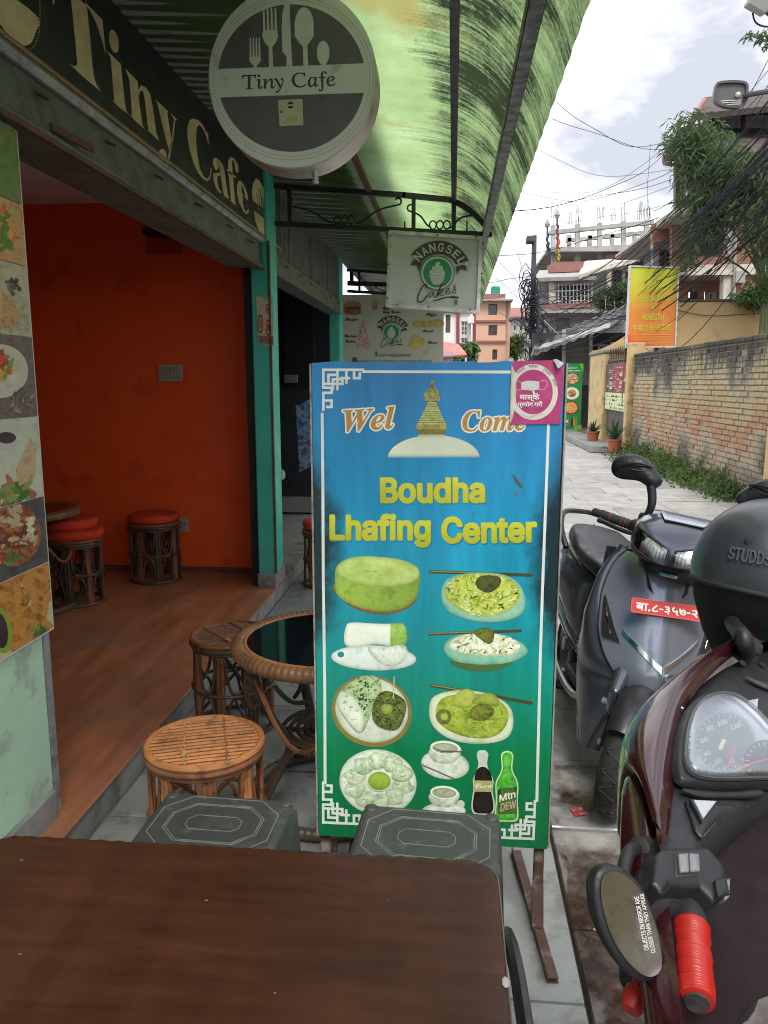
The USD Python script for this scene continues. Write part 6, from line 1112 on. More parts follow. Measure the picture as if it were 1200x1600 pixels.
P1s('chrome_clip', bx(0.56, 0.60, -0.03, 0.03, 0.872, 0.886, 0.003), M_chrome)
P1('side_stand', tube([(0.0, 0.12, 0.25), (-0.02, 0.27, 0.045)], 0.011, 6), M_blk)

# ------------------------------------------------------------------ the maroon scooter close on the right
H2, B2 = math.radians(118), math.radians(150)       # headings of its body and of its turned handlebar
D2 = np.array([0.335, 0.80, 1.075]); fb = np.array([math.cos(H2), math.sin(H2), 0]); fd = np.array([math.cos(B2), math.sin(B2), 0]); ld = np.array([-fd[1], fd[0], 0])
o2 = D2-fb*0.43; o2[2] = ROAD_Z
s2 = Thing('scooter', 'maroon scooter with red grip and instrument dial close to the camera at the right', 'scooter', tuple(o2), rot=rotz(H2))
def P2(n, m, mt, **k): return s2.part(n, m, mt, local=True, **{'smooth': 40, **k})
def W2_(n, m, mt, **k): return s2.part(n, m, mt, **{'smooth': 40, **k})
wheel_parts(P2, (-0.60, 0, 0.215)); rear_and_floor(P2, M_maroon, M_chrome); wheel_parts(P2, (0.62, 0, 0.215), steer=B2-H2)
P2('mudguard', slab(np.array([[(0.62+(0.247-0.028*abs(u)**2.2)*math.cos(t), u*0.066, 0.215+(0.247-0.028*abs(u)**2.2)*math.sin(t)) for u in np.linspace(-1, 1, 9)] for t in np.linspace(0.3, 2.4, 18)]), 0.004), M_maroon)
P2('fork', [tube([(0.62, -0.075, 0.215), (0.50, -0.06, 0.6)], 0.02, 8), tube([(0.62, 0.075, 0.215), (0.50, 0.06, 0.6)], 0.02, 8)], M_blk)
NB = -fd*0.52+np.array([0, 0, 0.855]); NB /= np.linalg.norm(NB)
dash = Plane(D2, NB)
def dpt(px, py, k=0.0): return dash.at([(px, py)], k*1000)[0]
eu = ld/np.linalg.norm(ld); ev = np.cross(NB, eu)
def duv(pts): q = dash.at(pts)-D2; return np.column_stack([q@eu, q@ev])
def dplate(name, pts, h, rim, base, mt, off=0.0, curve=True, step=0.006, hole=None, power=2.0, **k):
    g = Polygon(spline(duv(pts), 70, True) if curve else duv(pts)).buffer(0)
    if hole is not None: g = g.difference(hole)
    m = pillow(g, h, rim, step, base, power); return W2_(name, onto(m, D2+NB*off, eu, ev, NB), mt, **k), g
# black rear cover round the instruments
cover = [(1172, 1008), (1132, 1032), (1092, 1070), (1066, 1112), (1055, 1165), (1047, 1240), (1038, 1310), (1030, 1372), (1036, 1392), (1070, 1398), (1118, 1402), (1140, 1380), (1142, 1335), (1160, 1296), (1200, 1262), (1270, 1225), (1340, 1180), (1385, 1110), (1370, 1040), (1300, 1000), (1230, 990)]
dplate('rear_cover', cover, 0.022, 0.030, 0.012, M_blk, off=-0.050, step=0.0042)
glass = [(1079, 1204), (1072, 1170), (1078, 1130), (1094, 1100), (1120, 1085), (1150, 1089), (1180, 1112), (1215, 1150), (1246, 1190), (1240, 1210), (1190, 1214), (1120, 1215)]
dplate('instrument_hood', [((x-1150)*1.13+1150, (y-1152)*1.15+1150) for x, y in glass], 0.010, 0.012, 0.003, M_blk, off=-0.014, step=0.003)
_, gg = dplate('instrument_face', glass, 0.0006, 0.003, 0.001, mat('dial_face', (0.16, 0.18, 0.20), 0.4, 0.25, 40), off=-0.0008)
W2_('instrument_rim', onto(ext(gg.buffer(0.0022).difference(gg.buffer(-0.0006)), 0.004), D2-NB*0.002, eu, ev, NB), mat('dial_rim', (0.07, 0.072, 0.075), 0.3), smooth=False)
pd = Print(Plane(D2+NB*0.0006, NB), s2, P_paper)
dc = (1132, 1160); dr = 46
pd.poly(ell(*dc, dr+3, dr+3).intersection(Polygon(glass)), mottle([hexc('6e787e'), hexc('7c868c')], 20, 2), 4); pd.poly(ell(*dc, dr-1, dr-1).intersection(Polygon(glass)), mottle([hexc('4c565e'), hexc('5a646c')], 20, 3), 4)
pd.poly(ell(1195, 1190, 34, 34).intersection(Polygon(glass)), hexc('2a3238'))
ang = lambda k: math.radians(62+k*30)     # dial runs clockwise from lower right
for k in range(0, 21):
    a = math.radians(66+k*12.0); r0, r1 = dr-2, dr-(8 if k % 2 == 0 else 5); pd.poly(LineString([(dc[0]+r0*math.cos(a), dc[1]+r0*math.sin(a)), (dc[0]+r1*math.cos(a), dc[1]+r1*math.sin(a))]).buffer(0.55, cap_style='flat'), hexc('aab4b8')); pd.k -= pd.dk
for k, t in enumerate(('0', '20', '40', '60', '80', '100', '120')):
    a = math.radians(66+k*40); c = (dc[0]+(dr-15)*math.cos(a), dc[1]+(dr-15)*math.sin(a)); w = 2.6*len(t); pd.text(t, (c[0]-w*0.95, c[1]+3+w*0.3), (c[0]+w*0.95, c[1]+3-w*0.3), 7, hexc('c4ced2')); pd.k -= pd.dk
pd.poly(Polygon([(1122, 1170), (1129, 1154), (1135, 1156), (1128, 1172)]), hexc('c4bc9a')); pd.k += .24
pd.poly(LineString([(1147, 1165), (1138, 1197)]).buffer(1.3), hexc('c8382c')); pd.poly(LineString([(1164, 1196), (1198, 1186)]).buffer(1.2), hexc('c8382c')); pd.poly(ell(1163, 1196, 4.5, 3.5), hexc('a8483c'))
for k in range(9): a = math.radians(150+k*17); pd.poly(LineString([(1195+30*math.cos(a), 1190+30*math.sin(a)), (1195+25*math.cos(a), 1190+25*math.sin(a))]).buffer(0.6), hexc('aab4b8')); pd.k -= pd.dk
pd.text('E', (1160, 1190), (1164, 1189), 5, hexc('b4bec2')); pd.text('km/h', (1150, 1137), (1162, 1134), 4, hexc('9aa4a8')); pd.done('dial_print')
gl2 = pillow(gg, 0.004, 0.020, 0.0028, 0.0035, smooth_z=14); W2_('instrument_glass', onto(gl2, D2+NB*0.001, eu, ev, NB), usdkit.material(stage, '/World/Looks/dial_glass', {'t': ('transparent_bsdf', {'color': (0.96, 0.97, 0.98)}), 'g': ('glossy_bsdf', {'roughness': 0.25, 'color': (0.95, 0.97, 1.0)}), 'f': ('fresnel', {'IOR': 1.5}), 'a': ('math', {'math_type': 'add', 'value2': 0.22}), 'm': ('mix_closure', {})}, [('f.fac', 'a.value1'), ('a.value', 'm.fac'), ('t.BSDF', 'm.closure1'), ('g.BSDF', 'm.closure2')], surface='m.closure'), smooth=60)
M_tri = mat('indicator_lens', (0.36, 0.38, 0.40), 0.25, 0.1, 20)
for q in ([(1091, 1243), (1126, 1245), (1106, 1272)], [(1166, 1090), (1190, 1086), (1188, 1109)]):
    dplate('indicator_window', [((x-sum(a for a, _ in q)/3)*1.25+sum(a for a, _ in q)/3, (y-sum(c_ for _, c_ in q)/3)*1.25+sum(c_ for _, c_ in q)/3) for x, y in q], 0.001, 0.003, 0.003, M_blk, off=-0.011, curve=False, step=0.004); dplate('indicator_lens', q, 0.0012, 0.003, 0.003, M_tri, off=-0.0095, curve=False, step=0.004)
dplate('cover_crease', [(1076, 1222), (1150, 1226), (1200, 1224), (1206, 1230), (1150, 1234), (1100, 1232)], 0.002, 0.003, 0.003, M_blk, off=-0.014, step=0.0015)
dplate('spear_ridge', [(1085, 1236), (1135, 1240), (1160, 1244), (1112, 1296), (1100, 1282)], 0.004, 0.006, 0.001, M_blk, off=-0.0155, curve=False, step=0.004)
for q in ((1038, 1328), (1160, 1036), (1192, 1040)): W2_('screw_recess', lathe([(0, 0.0), (0.0032, 0.0), (0.0045, 0.0015), (0.005, 0.0)], 12, (0, 0, 0)).apply_transform(np.vstack([np.column_stack([eu, ev, NB, dpt(*q, -0.013 if q[1] > 1100 else -0.014)]), [0, 0, 0, 1]])), M_rub)
dplate('vent_slot', [(1172, 1048), (1205, 1066), (1230, 1070), (1200, 1058)], 0.001, 0.002, 0.002, M_rub, off=-0.0125, step=0.003)
# left switch block with its two rockers
blk = [(1030, 1330), (1042, 1318), (1112, 1316), (1142, 1350), (1146, 1388), (1124, 1402), (1102, 1380), (1056, 1378), (1044, 1390), (1026, 1372)]
dplate('switch_block', blk, 0.005, 0.004, 0.019, M_blk, off=-0.028, curve=False, step=0.0028)
dplate('switch_frame', [(1056, 1330), (1094, 1330), (1098, 1364), (1060, 1368)], 0.002, 0.003, 0.003, M_rub, off=-0.007, curve=False, step=0.003)
for q in ([(1060, 1334), (1075, 1333), (1077, 1362), (1063, 1363)], [(1077, 1333), (1092, 1334), (1094, 1361), (1079, 1362)]): dplate('rocker', q, 0.003, 0.004, 0.001, mat('grey_rocker', (0.16, 0.165, 0.17), 0.4), off=-0.0015, curve=False, step=0.003)
dplate('button', [(1118, 1374), (1136, 1366), (1142, 1396), (1124, 1400)], 0.003, 0.003, 0.004, M_blk, off=-0.006, curve=False, step=0.003); dplate('button_pad', [(1136, 1372), (1145, 1368), (1144, 1398), (1136, 1404)], 0.002, 0.002, 0.006, mat('grey_rocker', (0.16, 0.165, 0.17)), off=-0.010, curve=False, step=0.003)
# grip
ga, gb_ = dpt(1076, 1395, -0.030), dpt(1088, 1566, -0.030); gd = (gb_-ga)/np.linalg.norm(gb_-ga); GL = np.linalg.norm(gb_-ga)
def on_bar(prof, n=28): return lathe(prof, n).apply_transform(np.vstack([np.column_stack([frame(gd), ga]), [0, 0, 0, 1]]))
W2_('grip_collar', on_bar([(0, -0.02), (0.0115, -0.02), (0.0115, 0.0), (0.0130, 0.001), (0.0130, GL*0.10), (0.0115, GL*0.105), (0.0115, GL*0.26), (0.0125, GL*0.27), (0.0125, GL*0.36), (0, GL*0.36)]), M_rub)
pr_ = [(0, GL*0.335), (0.0122, GL*0.335)]; seg = np.linspace(GL*0.345, GL*0.97, 200)
for t in seg:
    u = (t/GL-0.345)/0.625; r = 0.0130+0.0012*math.exp(-((u-0.02)/0.04)**2)-0.0012*sum(math.exp(-((u-c)/0.012)**2) for c in (0.27, 0.31, 0.35, 0.52, 0.56, 0.60, 0.77, 0.81))+0.0006*math.sin(u*3*math.pi)**2+0.00045*math.sin(u*2*math.pi*32)*(1 if (0.04 < u < 0.25 or 0.38 < u < 0.5 or 0.62 < u < 0.75 or u > 0.84) else 0); pr_.append((r, t))
W2_('red_grip', on_bar(pr_+[(0.0128, GL*0.985), (0.0098, GL), (0, GL)], 36), M_redgrip, smooth=50, label='red rubber grip with worn ribs')
W2_('grip_end', on_bar([(0, GL*1.0), (0.0094, GL*1.0), (0.0088, GL*1.012), (0, GL*1.014)]), M_rub)
# clutch-side brake lever with its red cap
la, lb = dpt(1040, 1425, -0.055), dpt(990, 1568, -0.085)
lv = spline([la, la*0.55+lb*0.45+fd*0.008, lb*0.72+la*0.28, lb*0.93+la*0.07], 16); W2_('brake_lever', tube(lv, np.linspace(0.0062, 0.005, 16), 8), M_blk)
d = (lb-lv[-3])/np.linalg.norm(lb-lv[-3]); W2_('lever_cap', tube([lb-d*0.036, lb-d*0.030, lb-d*0.012, lb-d*0.010, lb-d*0.002, lb+d*0.006], [0.0065, 0.0078, 0.0075, 0.0100, 0.0105, 0.007], 12), M_redgrip, smooth=40, label='red rubber cap on the lever end')
# mirror, folded down beside the grip
mcx = dpt(987, 1443, -0.02)
mu_ = np.linalg.norm(dpt(1028, 1530, -0.02)-dpt(946, 1358, -0.02)); pm = Plane(mcx, np.array([0.40, -0.82, 0.42])); em = pm.n
mx = pm.at([(1024, 1522)])[0]-mcx; mx /= np.linalg.norm(mx); my = np.cross(em, mx)
def muv(pts): q = pm.at(pts)-mcx; return np.column_stack([q@mx, q@my])
mout = Polygon(spline(muv([(931, 1378), (942, 1356), (968, 1354), (1000, 1378), (1026, 1430), (1040, 1492), (1036, 1524), (1014, 1536), (985, 1520), (955, 1480), (936, 1430)]), 70, True)).buffer(0)
W2_('mirror_shell', onto(pillow(mout, 0.004, 0.005, 0.002, 0.006), mcx-em*0.0105, mx, my, em), M_blk, smooth=50); sh = pillow(mout, 0.012, 0.02, 0.003, 0.0); sh.vertices = sh.vertices*(1, 1, -1); sh.invert(); W2_('mirror_back', onto(sh, mcx-em*0.0104, mx, my, em), M_blk, smooth=50)
mgl = mout.buffer(-0.0042); W2_('mirror_glass', onto(ext(mgl, 0.0012), mcx-em*0.0004, mx, my, em), metal('dusty_mirror', (0.50, 0.51, 0.51), 0.16, spots=((0.30, 0.29, 0.27), 0.35, 40)), smooth=False, label='dusty mirror glass with warning lettering')
pmr = Print(Plane(mcx+em*0.0018, em), s2, P_paper); pmr.text('OBJECTS IN MIRROR ARE', (1014, 1484), (998, 1400), 7.0, hexc('d8d8d4')); pmr.text('CLOSER THAN THEY APPEAR', (1024, 1488), (1006, 1396), 6.6, hexc('d8d8d4')); pmr.done('mirror_lettering')
W2_('mirror_bolt', lathe([(0, 0), (0.0045, 0), (0.0045, 0.003), (0, 0.003)], 10).apply_transform(np.vstack([np.column_stack([mx, my, em, pm.at([(1037, 1537)])[0]-em*0.01]), [0, 0, 0, 1]])), M_rub)
sb0, sb1 = dpt(1016, 1330, -0.040), dpt(990, 1326, -0.035)
W2_('mirror_boss', lathe([(0, -0.008), (0.0135, -0.008), (0.0135, 0.001), (0.012, 0.002), (0.0125, 0.009), (0.0105, 0.011), (0.011, 0.018), (0.007, 0.021), (0, 0.021)], 20).apply_transform(np.vstack([np.column_stack([frame(sb1-sb0), sb0]), [0, 0, 0, 1]])), M_rub)
W2_('mirror_stalk', tube(spline([sb0, sb1*0.9+sb0*0.1, dpt(982, 1334, -0.032), dpt(976, 1352, -0.030), dpt(972, 1375, -0.030)], 20), 0.0058, 10), M_blk, smooth=60)
# maroon fairing round the handlebar: from the cover's edge forwards and down
def rail(pts, off, n=40):
    c = spline(np.array(pts, float), n); return Plane(D2+fd*0+NB*off, NB).at(c)
A_ = rail([(1250, 990), (1172, 1007), (1130, 1032), (1091, 1070), (1065, 1112), (1054, 1165), (1046, 1240), (1037, 1310), (1029, 1378)], -0.020)
fwd_pts = [(1240, 965), (1160, 1000), (1108, 1028), (1050, 1066), (1008, 1106), (986, 1146), (982, 1176), (985, 1196), (999, 1212)]
B_ = Plane(D2, NB).at(spline(np.array(fwd_pts, float), 40)); 
def deeper(P_, dist): # the same line of sight, farther away
    r = P_-EYE; return EYE+r*(1+dist/np.linalg.norm(r, axis=1, keepdims=True))
B_ = deeper(B_, 0.075); C_ = B_+fd*0.01-np.array([0, 0, 0.09])-ld*0.02; M_ = (A_+B_)/2+NB*0.016+fd*0.004
G = np.array([spline([A_[i], M_[i], B_[i], C_[i]], 22) for i in range(len(A_))]); W2_('fairing', slab(G, 0.004), M_maroon, smooth=60)
W2_('fairing_edge', tube(A_+NB*0.0015, 0.0026, 6), mat('dark_red_trim', (0.10, 0.008, 0.014), 0.25, coat=0.8), smooth=60)
W2_('fairing_screw', lathe([(0.0, 0.003), (0.003, 0.0028), (0.0046, 0.0)], 12).apply_transform(np.vstack([np.column_stack([eu, ev, NB, dpt(1063, 1107, -0.014)]), [0, 0, 0, 1]])), M_chrome)
# the shield below it: glossy outer side and the dark inner face
z_ = np.linspace(0, 1, 24)
sil = deeper(Plane(D2, NB).at(spline(np.array([(1004, 1196), (982, 1222), (976, 1270), (975, 1325), (984, 1400), (1000, 1480), (1012, 1560), (1022, 1660), (1030, 1800)], float), 24)), 0.09)
inn = deeper(Plane(D2, NB).at(spline(np.array([(1046, 1230), (1042, 1270), (1038, 1320), (1040, 1370), (1046, 1430), (1056, 1500), (1064, 1570), (1072, 1660), (1080, 1800)], float), 24)), 0.050)
mid = (sil+inn)/2-RIGHT*0.004-FWD*0.012; back = sil+fb*0.03+RIGHT*0.06
G = np.array([spline([inn[i], mid[i], sil[i], back[i]], 18) for i in range(24)]); W2_('front_shield', slab(G, 0.004), M_maroon, smooth=60, label='glossy maroon side of the front shield')
iw = [inn+RIGHT*dx+FWD*dy for dx, dy in ((0, 0.0), (0.03, 0.06), (0.10, 0.14), (0.22, 0.20), (0.40, 0.20))]
G = np.array([[iw[j][i] for j in range(5)] for i in range(5, 24)]); W2_('inner_shield', slab(G, 0.004), mat('dark_maroon_plastic', (0.0085, 0.002, 0.0028), 0.6, 0.15, 12, spec=0.2), smooth=60)
W2_('steering_neck', loft([superring(0, a, -b_, b_, 24, 0.8)@np.array([[0, 0, 0], [0, 0, 0], [0, 0, 0]])+c+np.column_stack([np.cos(np.linspace(0, 2*math.pi, 25)[:24])*a, np.sin(np.linspace(0, 2*math.pi, 25)[:24])*b_, np.zeros(24)]) for a, b_, c in ((0.06, 0.05, D2-(0, 0, 0.05)), (0.07, 0.06, D2+fb*0.03-(0, 0, 0.16)), (0.08, 0.07, D2+fb*0.08-(0, 0, 0.34)))]), M_blk, smooth=50)
P2('leg_shield_lower', slab(np.array([[(0.36+0.03*math.cos(y*6), y, z) for y in np.linspace(-0.19, 0.19, 9)] for z in np.linspace(0.26, 0.66, 8)]), 0.02), M_maroon)
# right bar, grip and mirror stalk that carries the helmet
ra, rb = D2-ld*0.10-NB*0.03, D2-ld*0.40-NB*0.035
W2_('red_grip', tube([ra*0.6+rb*0.4, rb], 0.0165, 16), M_redgrip); W2_('handlebar', tube([ra, rb], 0.011, 10), M_blk)
W2_('mirror_stalk', tube(spline([dpt(1166, 1018, -0.01), dpt(1163, 1000, 0.015), EYE+_ray((1153, 985))/np.linalg.norm(_ray((1153, 985)))*1.19, EYE+_ray((1143, 955))/np.linalg.norm(_ray((1143, 955)))*1.30, EYE+_ray((1160, 915))/np.linalg.norm(_ray((1160, 915)))*1.34], 16), np.linspace(0.0125, 0.010, 16), 12), M_blk, smooth=60); W2_('mirror_boot', lathe([(0, -0.012), (0.021, -0.012), (0.0195, 0.0), (0.0165, 0.006), (0.0175, 0.010), (0.0135, 0.018), (0, 0.018)], 20).apply_transform(np.vstack([np.column_stack([eu, ev, NB, dpt(1166, 1016, -0.014)]), [0, 0, 0, 1]])), M_rub)
# ------------------------------------------------------------------ the helmet hung on its mirror
M_helm = mat('matt_black_helmet', (0.030, 0.034, 0.042), 0.34, 0.08, 5, coat=0.15, rvar=0.05, bump=0.0002, bscale=500); RH = 0.1150
_r = _ray((1203, 893)); hc = EYE+_r/np.linalg.norm(_r)*1.33
he = Thing('helmet', 'matt black open face helmet with raised lettering hung on the maroon scooter mirror', 'helmet', tuple(hc))
vx = -_r/np.linalg.norm(_r); hx = np.cross((0, 0, 1), vx); hx /= np.linalg.norm(hx); hx = hx*math.cos(0.04)+np.array([0, 0, 1])*-0.04; hz = np.cross(vx, hx)   # towards the camera, to its right, up
def hp(az, el, r=RH): return hc+r*(np.cos(el)*(np.sin(az)*hx*0.99+np.cos(az)*vx*1.10)+np.sin(el)*hz*0.98)
AZ = np.linspace(-math.pi, math.pi, 73); V = []
for k in np.linspace(0, 1, 28):
    row = []
    for a in AZ:
        lo = -0.27-0.10*math.sin(a)*0.6-0.12*math.cos(a)*0.3; el = lo+(math.pi/2-lo)*k; row.append(hp(a, el))
    V.append(row)
he.part('shell', slab(np.array(V)[:, ::-1], 0.006), M_helm, smooth=60)
lip = np.array([hp(a, -0.27-0.06*math.sin(a)-0.036*math.cos(a), RH*1.002) for a in AZ[:-1]]); he.part('edge_trim', tube(lip, 0.0042, 8, True), M_rub, smooth=60)
rows = []
for k, (q, dz) in enumerate(((0.985, 0.0), (0.94, -0.025), (0.80, -0.06), (0.62, -0.09), (0.42, -0.105))): rows.append([hc+(lip_-hc)*np.array([q, q, 1])+np.array([0, 0, dz*(1.0-0.45*math.sin(a+0.3))]) for lip_, a in zip(np.vstack([lip, lip[:1]]), AZ)])
he.part('lining', slab(np.array(rows), 0.004), mat('black_lining', (0.003, 0.003, 0.0035), 0.9, 0.2, 40), smooth=60)
T_ = letters('STUDDS', 1.0, 0.1, True); v = T_.vertices; w_ = np.ptp(v[:, 0]); a = -0.50+(v[:, 0]-v[:, 0].min())/w_*0.50; e_ = 0.08+v[:, 1]*0.155-(a+0.25)*0.05
he.part('raised_lettering', tri(np.array([hp(x, y, RH+0.0006+0.03*z) for x, y, z in zip(a, e_, v[:, 2])]), T_.faces), mat('helmet_letters', (0.075, 0.08, 0.09), 0.3, 0.1, 30), smooth=False)
he.part('emblem', lathe([(0, 0.003), (0.006, 0.0025), (0.007, 0)], 14).apply_transform(np.vstack([np.column_stack([hx, hz, vx, hp(-0.29, 0.36, RH)]), [0, 0, 0, 1]])), M_blk)
n_ = (hp(0.22, -0.14, 1)-hc); he.part('rivet', lathe([(0, 0.004), (0.006, 0.004), (0.0065, 0.002), (0.009, 0.0015), (0.0095, 0)], 18).apply_transform(np.vstack([np.column_stack([frame(n_), hp(0.22, -0.14, RH)]), [0, 0, 0, 1]])), M_blk)
# ================================================================== the brick wall along the lane
def wall_mat(name):
    N = {'g': ('geometry', {}), 's': ('separate_xyz', {}), 'n': ('noise_texture', {'scale': 0.9, 'detail': 5, 'roughness': 0.6, 'distortion': 0.4}), 'za': ('math', {'math_type': 'add'}), 'nm': ('map_range', {'from_min': 0.3, 'from_max': 0.7, 'to_min': -0.28, 'to_max': 0.28}), 'zm': ('map_range', {'from_min': 0.0, 'from_max': 2.06}),
         'r': ('rgb_ramp', {'ramp': [(0.0, (0.16, 0.13, 0.10)), (0.12, (0.36, 0.29, 0.21)), (0.24, (0.54, 0.42, 0.29)), (0.33, (0.50, 0.24, 0.14)), (0.42, (0.54, 0.35, 0.19)), (0.55, (0.54, 0.41, 0.22)), (0.68, (0.56, 0.46, 0.27)), (0.78, (0.40, 0.35, 0.25)), (0.88, (0.17, 0.155, 0.125)), (1.0, (0.075, 0.07, 0.06))]}),
         'oi': ('object_info', {}), 'ri': ('geometry', {}), 'wn': ('math', {'math_type': 'add'}), 'im': ('map_range', {'to_min': 0.82, 'to_max': 1.14}), 'h': ('hsv', {}),
         'mp': ('mapping', {'scale': (3, 9, 0.55)}), 'dn': ('noise_texture', {'scale': 1.4, 'detail': 7, 'roughness': 0.7}), 'dz': ('map_range', {'from_min': 1.0, 'from_max': 2.05, 'to_min': -0.30, 'to_max': 0.22}), 'da': ('math', {'math_type': 'add'}), 'dm': ('map_range', {'from_min': 0.52, 'from_max': 0.66, 'to_min': 0, 'to_max': 0.85, 'clamp': True}),
         'mx': ('mix_color', {'b': (0.035, 0.034, 0.03)}), 'fn': ('noise_texture', {'scale': 26, 'detail': 5, 'roughness': 0.7}), 'fm': ('map_range', {'from_min': 0.56, 'from_max': 0.70, 'to_min': 0, 'to_max': 0.5, 'clamp': True}), 'mx2': ('mix_color', {'b': (0.10, 0.085, 0.06)}), 'b': ('bump', {'strength': 0.7, 'distance': 0.012}), 'p': ('principled_bsdf', {'roughness': 0.88})}
    return usdkit.material(stage, '/World/Looks/'+name, N, [('g.position', 's.vector'), ('g.position', 'n.vector'), ('n.fac', 'nm.value'), ('s.z', 'zm.value'), ('zm.result', 'za.value1'), ('nm.result', 'za.value2'), ('za.value', 'r.fac'), ('ri.random_per_island', 'im.value'), ('im.result', 'h.value'), ('r.color', 'h.color'),
        ('g.position', 'mp.vector'), ('mp.vector', 'dn.vector'), ('s.z', 'dz.value'), ('dz.result', 'da.value1'), ('dn.fac', 'da.value2'), ('da.value', 'dm.value'), ('h.color', 'mx.a'), ('dm.result', 'mx.fac'), ('g.position', 'fn.vector'), ('fn.fac', 'fm.value'), ('fm.result', 'mx2.fac'), ('mx.result', 'mx2.a'), ('mx2.result', 'p.base_color'), ('fn.fac', 'b.height'), ('b.normal', 'p.normal')], surface='p.BSDF')
M_brickw = wall_mat('old_painted_brick'); M_wjoint = mat('old_wall_mortar', (0.27, 0.22, 0.15), 0.95, 0.3, 9, bump=0.01, bscale=40, world=True)
WX = 3.80
bw = Thing('brick_wall', 'old brick wall with flaking yellow paint and black mould along its top', 'wall', (WX, 13, 0))
bw.part('core', bx(WX+0.012, WX+0.26, 9.62, 16.85, -0.3, 2.02), M_wjoint, smooth=False)
bl, bh, gap = 0.225, 0.066, 0.011
near, rest = [], []
base_b = bx(0, 0.10, 0, 1, 0, 1, 0.05)
for r_ in range(26):
    z0 = -0.02+r_*(bh+gap); y = 9.62-(0.115 if r_ % 2 else 0)
    while y < 16.84:
        y0, y1 = max(y, 9.62), min(y+bl, 16.85); y += bl+gap
        if y1-y0 < 0.05: continue
        o = rng.gauss(0, 0.004)+(0.012 if rng.random() < 0.06 else 0); m = bx(WX-0.004+o, WX+0.09, y0, y1, z0+rng.uniform(0, 0.004), z0+bh-rng.uniform(0, 0.004), 0.006)
        (near if (y0 < 13.0 and len(near) < 290 and r_ > 3) else rest).append(m)
for m in near: bw.part('brick', m, M_brickw, smooth=False)
bw.part('brick_courses', cat(rest), M_brickw, smooth=False, kind='stuff')
cop = []
for k in range(30): y0 = 9.62+k*0.241; bw.part('coping_brick', bx(WX-0.03+rng.gauss(0, 0.004), WX+0.30, y0, y0+0.232, 2.0, 2.062+rng.gauss(0, 0.004), 0.010), M_brickw, smooth=False)
M_yel = mat('yellow_wall_paint', (0.60, 0.42, 0.20), 0.75, 0.08, 1.6, bump=0.003, bscale=25, spots=((0.36, 0.29, 0.19), 0.20, 3), world=True)
M_yel2 = mat('dirty_yellow_paint', (0.55, 0.40, 0.18), 0.75, 0.15, 4, bump=0.004, bscale=25, spots=((0.16, 0.14, 0.10), 0.34, 5), world=True)
t = Thing('gate_post', 'slim yellow post at the near end of the old brick wall', 'gate post', (WX, 9.5, 0)); t.part('shaft', bx(WX-0.05, WX+0.24, 9.30, 9.61, -0.1, 1.55, 0.015), M_yel2); t.part('hinge', [bx(WX-0.058, WX-0.05, 9.42, 9.46, 0.95, 1.0), bx(WX-0.12, WX-0.05, 9.43, 9.45, 0.965, 0.985)], M_rust)
# wall on the near side of the frame, continuing
t = Thing('garden_wall', 'plain yellow brown wall continuing outside the picture', 'wall', (WX, 2, 0)); t.part('wall', bx(WX+0.02, WX+0.27, -6, 9.28, -0.3, 2.02), usdkit.material(stage, '/World/Looks/garden_wall_brick', {'g': ('geometry', {}), 's': ('separate_xyz', {}), 'c': ('combine_xyz', {}), 'b': ('brick_texture', {'color1': (0.44, 0.33, 0.18), 'color2': (0.32, 0.24, 0.14), 'mortar': (0.16, 0.13, 0.09), 'scale': 1.0, 'mortar_size': 0.012, 'brick_width': 0.24, 'row_height': 0.077}), 'p': ('principled_bsdf', {'roughness': 0.9})}, [('g.position', 's.vector'), ('s.y', 'c.x'), ('s.z', 'c.y'), ('c.vector', 'b.vector'), ('b.color', 'p.base_color')], surface='p.BSDF'), smooth=False)
# ------------------------------------------------------------------ gateway at the end of the wall
t = Thing('gate_post', 'yellow gate post between the brown gate and the brick wall', 'gate post', (WX, 16.95, 0)); t.part('shaft', bx(WX-0.12, WX+0.2, 16.87, 17.12, -0.1, 2.30, 0.015), M_yel2)
M_gate = mat('dark_brown_gate_metal', (0.055, 0.042, 0.042), 0.55, 0.15, 3, spots=((0.10, 0.06, 0.05), 0.25, 6))
GX = WX-0.04
gt = Thing('metal_gate', 'dark brown sheet metal gate with spikes behind the two flower pots', 'gate', (GX, 18.2, 0))
gt.part('backing', bx(GX+0.02, GX+0.05, 17.13, 19.35, 0.22, 1.98), M_gate)
for k in range(9): gt.part('gate_panel', bx(GX, GX+0.018, 17.15+k*0.245, 17.385+k*0.245, 0.22, 1.96, 0.006), M_gate)
gt.part('frame', [beam((GX, 17.14, 1.99), (GX, 19.35, 1.99), 0.05)], M_gate); gt.part('frame', beam((GX, 17.14, 1.72), (GX, 19.35, 1.72), 0.04), M_gate)
for k in range(12): y = 17.2+k*0.19; gt.part('spike', lathe([(0.012, 0), (0.012, 0.2), (0.0, 0.30)], 6, (GX, y, 2.01)), M_gate)
